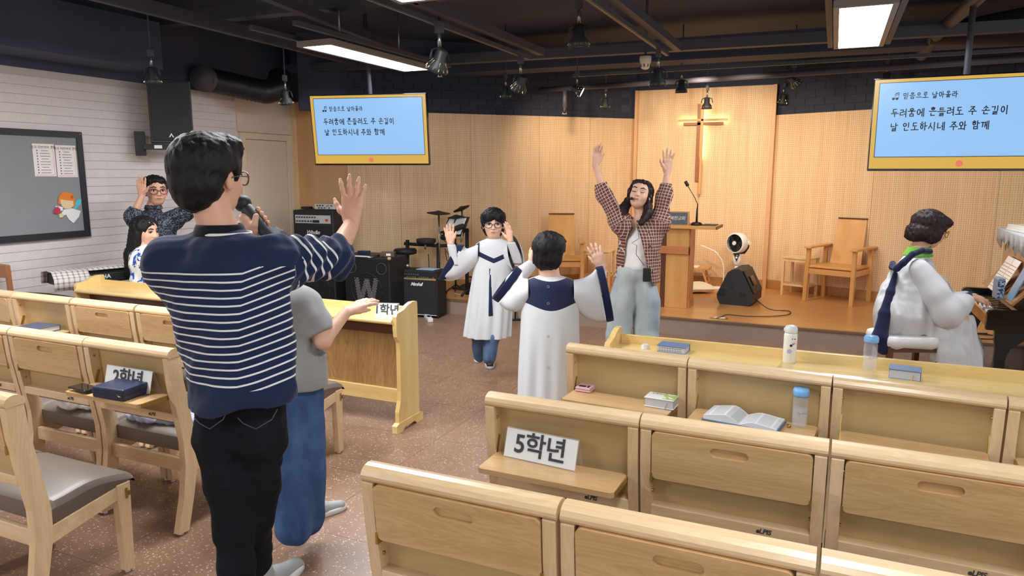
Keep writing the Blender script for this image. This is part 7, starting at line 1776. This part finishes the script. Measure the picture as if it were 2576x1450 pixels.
CRM = plain('cream_enamel', 'EDE8D8', .35)
obj('body', MB().lathe([(.028, 0), (.030, .004), (.030, .135), (.026, .145)], n=28), CRM, th_); obj('lid', MB().lathe([(.0265, .143), (.029, .148), (.029, .165), (.024, .176), (.008, .181), (0, .181)], n=28), plain('pale_grey_lid', 'DDE2DC', .35), th_, 0)
obj('lid_clip', MB().cbox((-.028, -.008, .160), (.008, .012, .014)), WHITE, th_, .002)
for k, (ang, z, c_, r_) in enumerate(((0.1, .112, WHITE, .009), (-.25, .088, BLACK, .006), (.3, .098, plain('sticker_orange', 'E8A860', .5), .005), (-.45, .06, plain('sticker_lilac', 'B4B8DC', .5), .011), (.35, .118, plain('sticker_green', 'A8C860', .5), .004), (.05, .095, plain('sticker_blue', '8090C8', .5), .005))):
    nrm = (-CF*math.cos(ang)+CR*math.sin(ang)); p0 = nrm*.0300+UP*z; obj('sticker', MB().cyl(p0, p0+nrm*.0006, r_, n=14), c_, th_)
for dx in (-.006, .006): p0 = -CF*.0304+UP*.119+CR*(dx+.003); obj('sticker_ear', MB().cyl(p0, p0-CF*.0006, .003, n=8), BLACK, th_)
a = PZ(1652, 885, DZ); book('blue bible with page tabs near the left end of the right ledge desk', (a.x, a.y-.005, DZ), math.radians(-3), .145, .10, .036, BLC, tabs=True, ribbon=None)
tag(obj('ribbon_marker', MB().tube([PZ(1740, 868, DZ+.02), PZ(1752, 872, DZ+.012), PZ(1765, 877, DZ+.003), PZ(1772, 880, DZ+.002)], .0028, 5), plain('yellow_ribbon', 'D8C268', .6)), 'yellow ribbon trailing from the tabbed blue bible', 'ribbon')
a = PZ(2234, 953, DZ); book('thick blue bible with orange ribbon on the right ledge desk', (a.x, a.y+.003, DZ), math.radians(-6), .125, .095, .045, BLC, ribbon=ORG)
a = PZ(1623, 878, DZ); t_d = NT('frosted_plastic'); FRO = t_d.set(Base_Color=lin('E6E8EA')+(1,), Roughness=.25, Alpha=.6)
tag(obj('plastic_cup', MB().lathe([(.026, 0), (.026, .004), (.022, .006), (.020, .020), (.012, .027), (0, .028)], c=(a.x, a.y, DZ), n=24), FRO), 'small clear plastic dome cup on the right ledge desk', 'cup')
# clothes left on seats
def heap(label, pts, mat, seed, name='jacket'):
    B = Body()
    for i in range(len(pts)-1): B.cap(pts[i][0], pts[i+1][0], pts[i][1], pts[i+1][1], .03, flat=(0, 0, 1), fr=2.0)
    me = npmesh(name, [B.mesh(.006, disp=lambda q, a=wob(seed, 60, .008, (1, 1, 1)), b=wob(seed+1, 130, .004): a(q)+b(q))], mat, (0, 0, 0)); return tag(link(name, me), label, 'jacket')
heap('crumpled white hoodie on the grey seat left of the navy bible', [(Vector((-3.50, 2.27, .445)), .030), (Vector((-3.44, 2.29, .460)), .075), (Vector((-3.35, 2.33, .465)), .080), (Vector((-3.22, 2.33, .455)), .065)], TEE, 81)
heap('crumpled lavender jacket on the grey seat under the navy bible', [(Vector((-3.00, 2.29, .450)), .05), (Vector((-2.90, 2.31, .458)), .070), (Vector((-2.70, 2.34, .452)), .055)], m_cloth('lavender_nylon', 'A9ABC2', .6), 91)
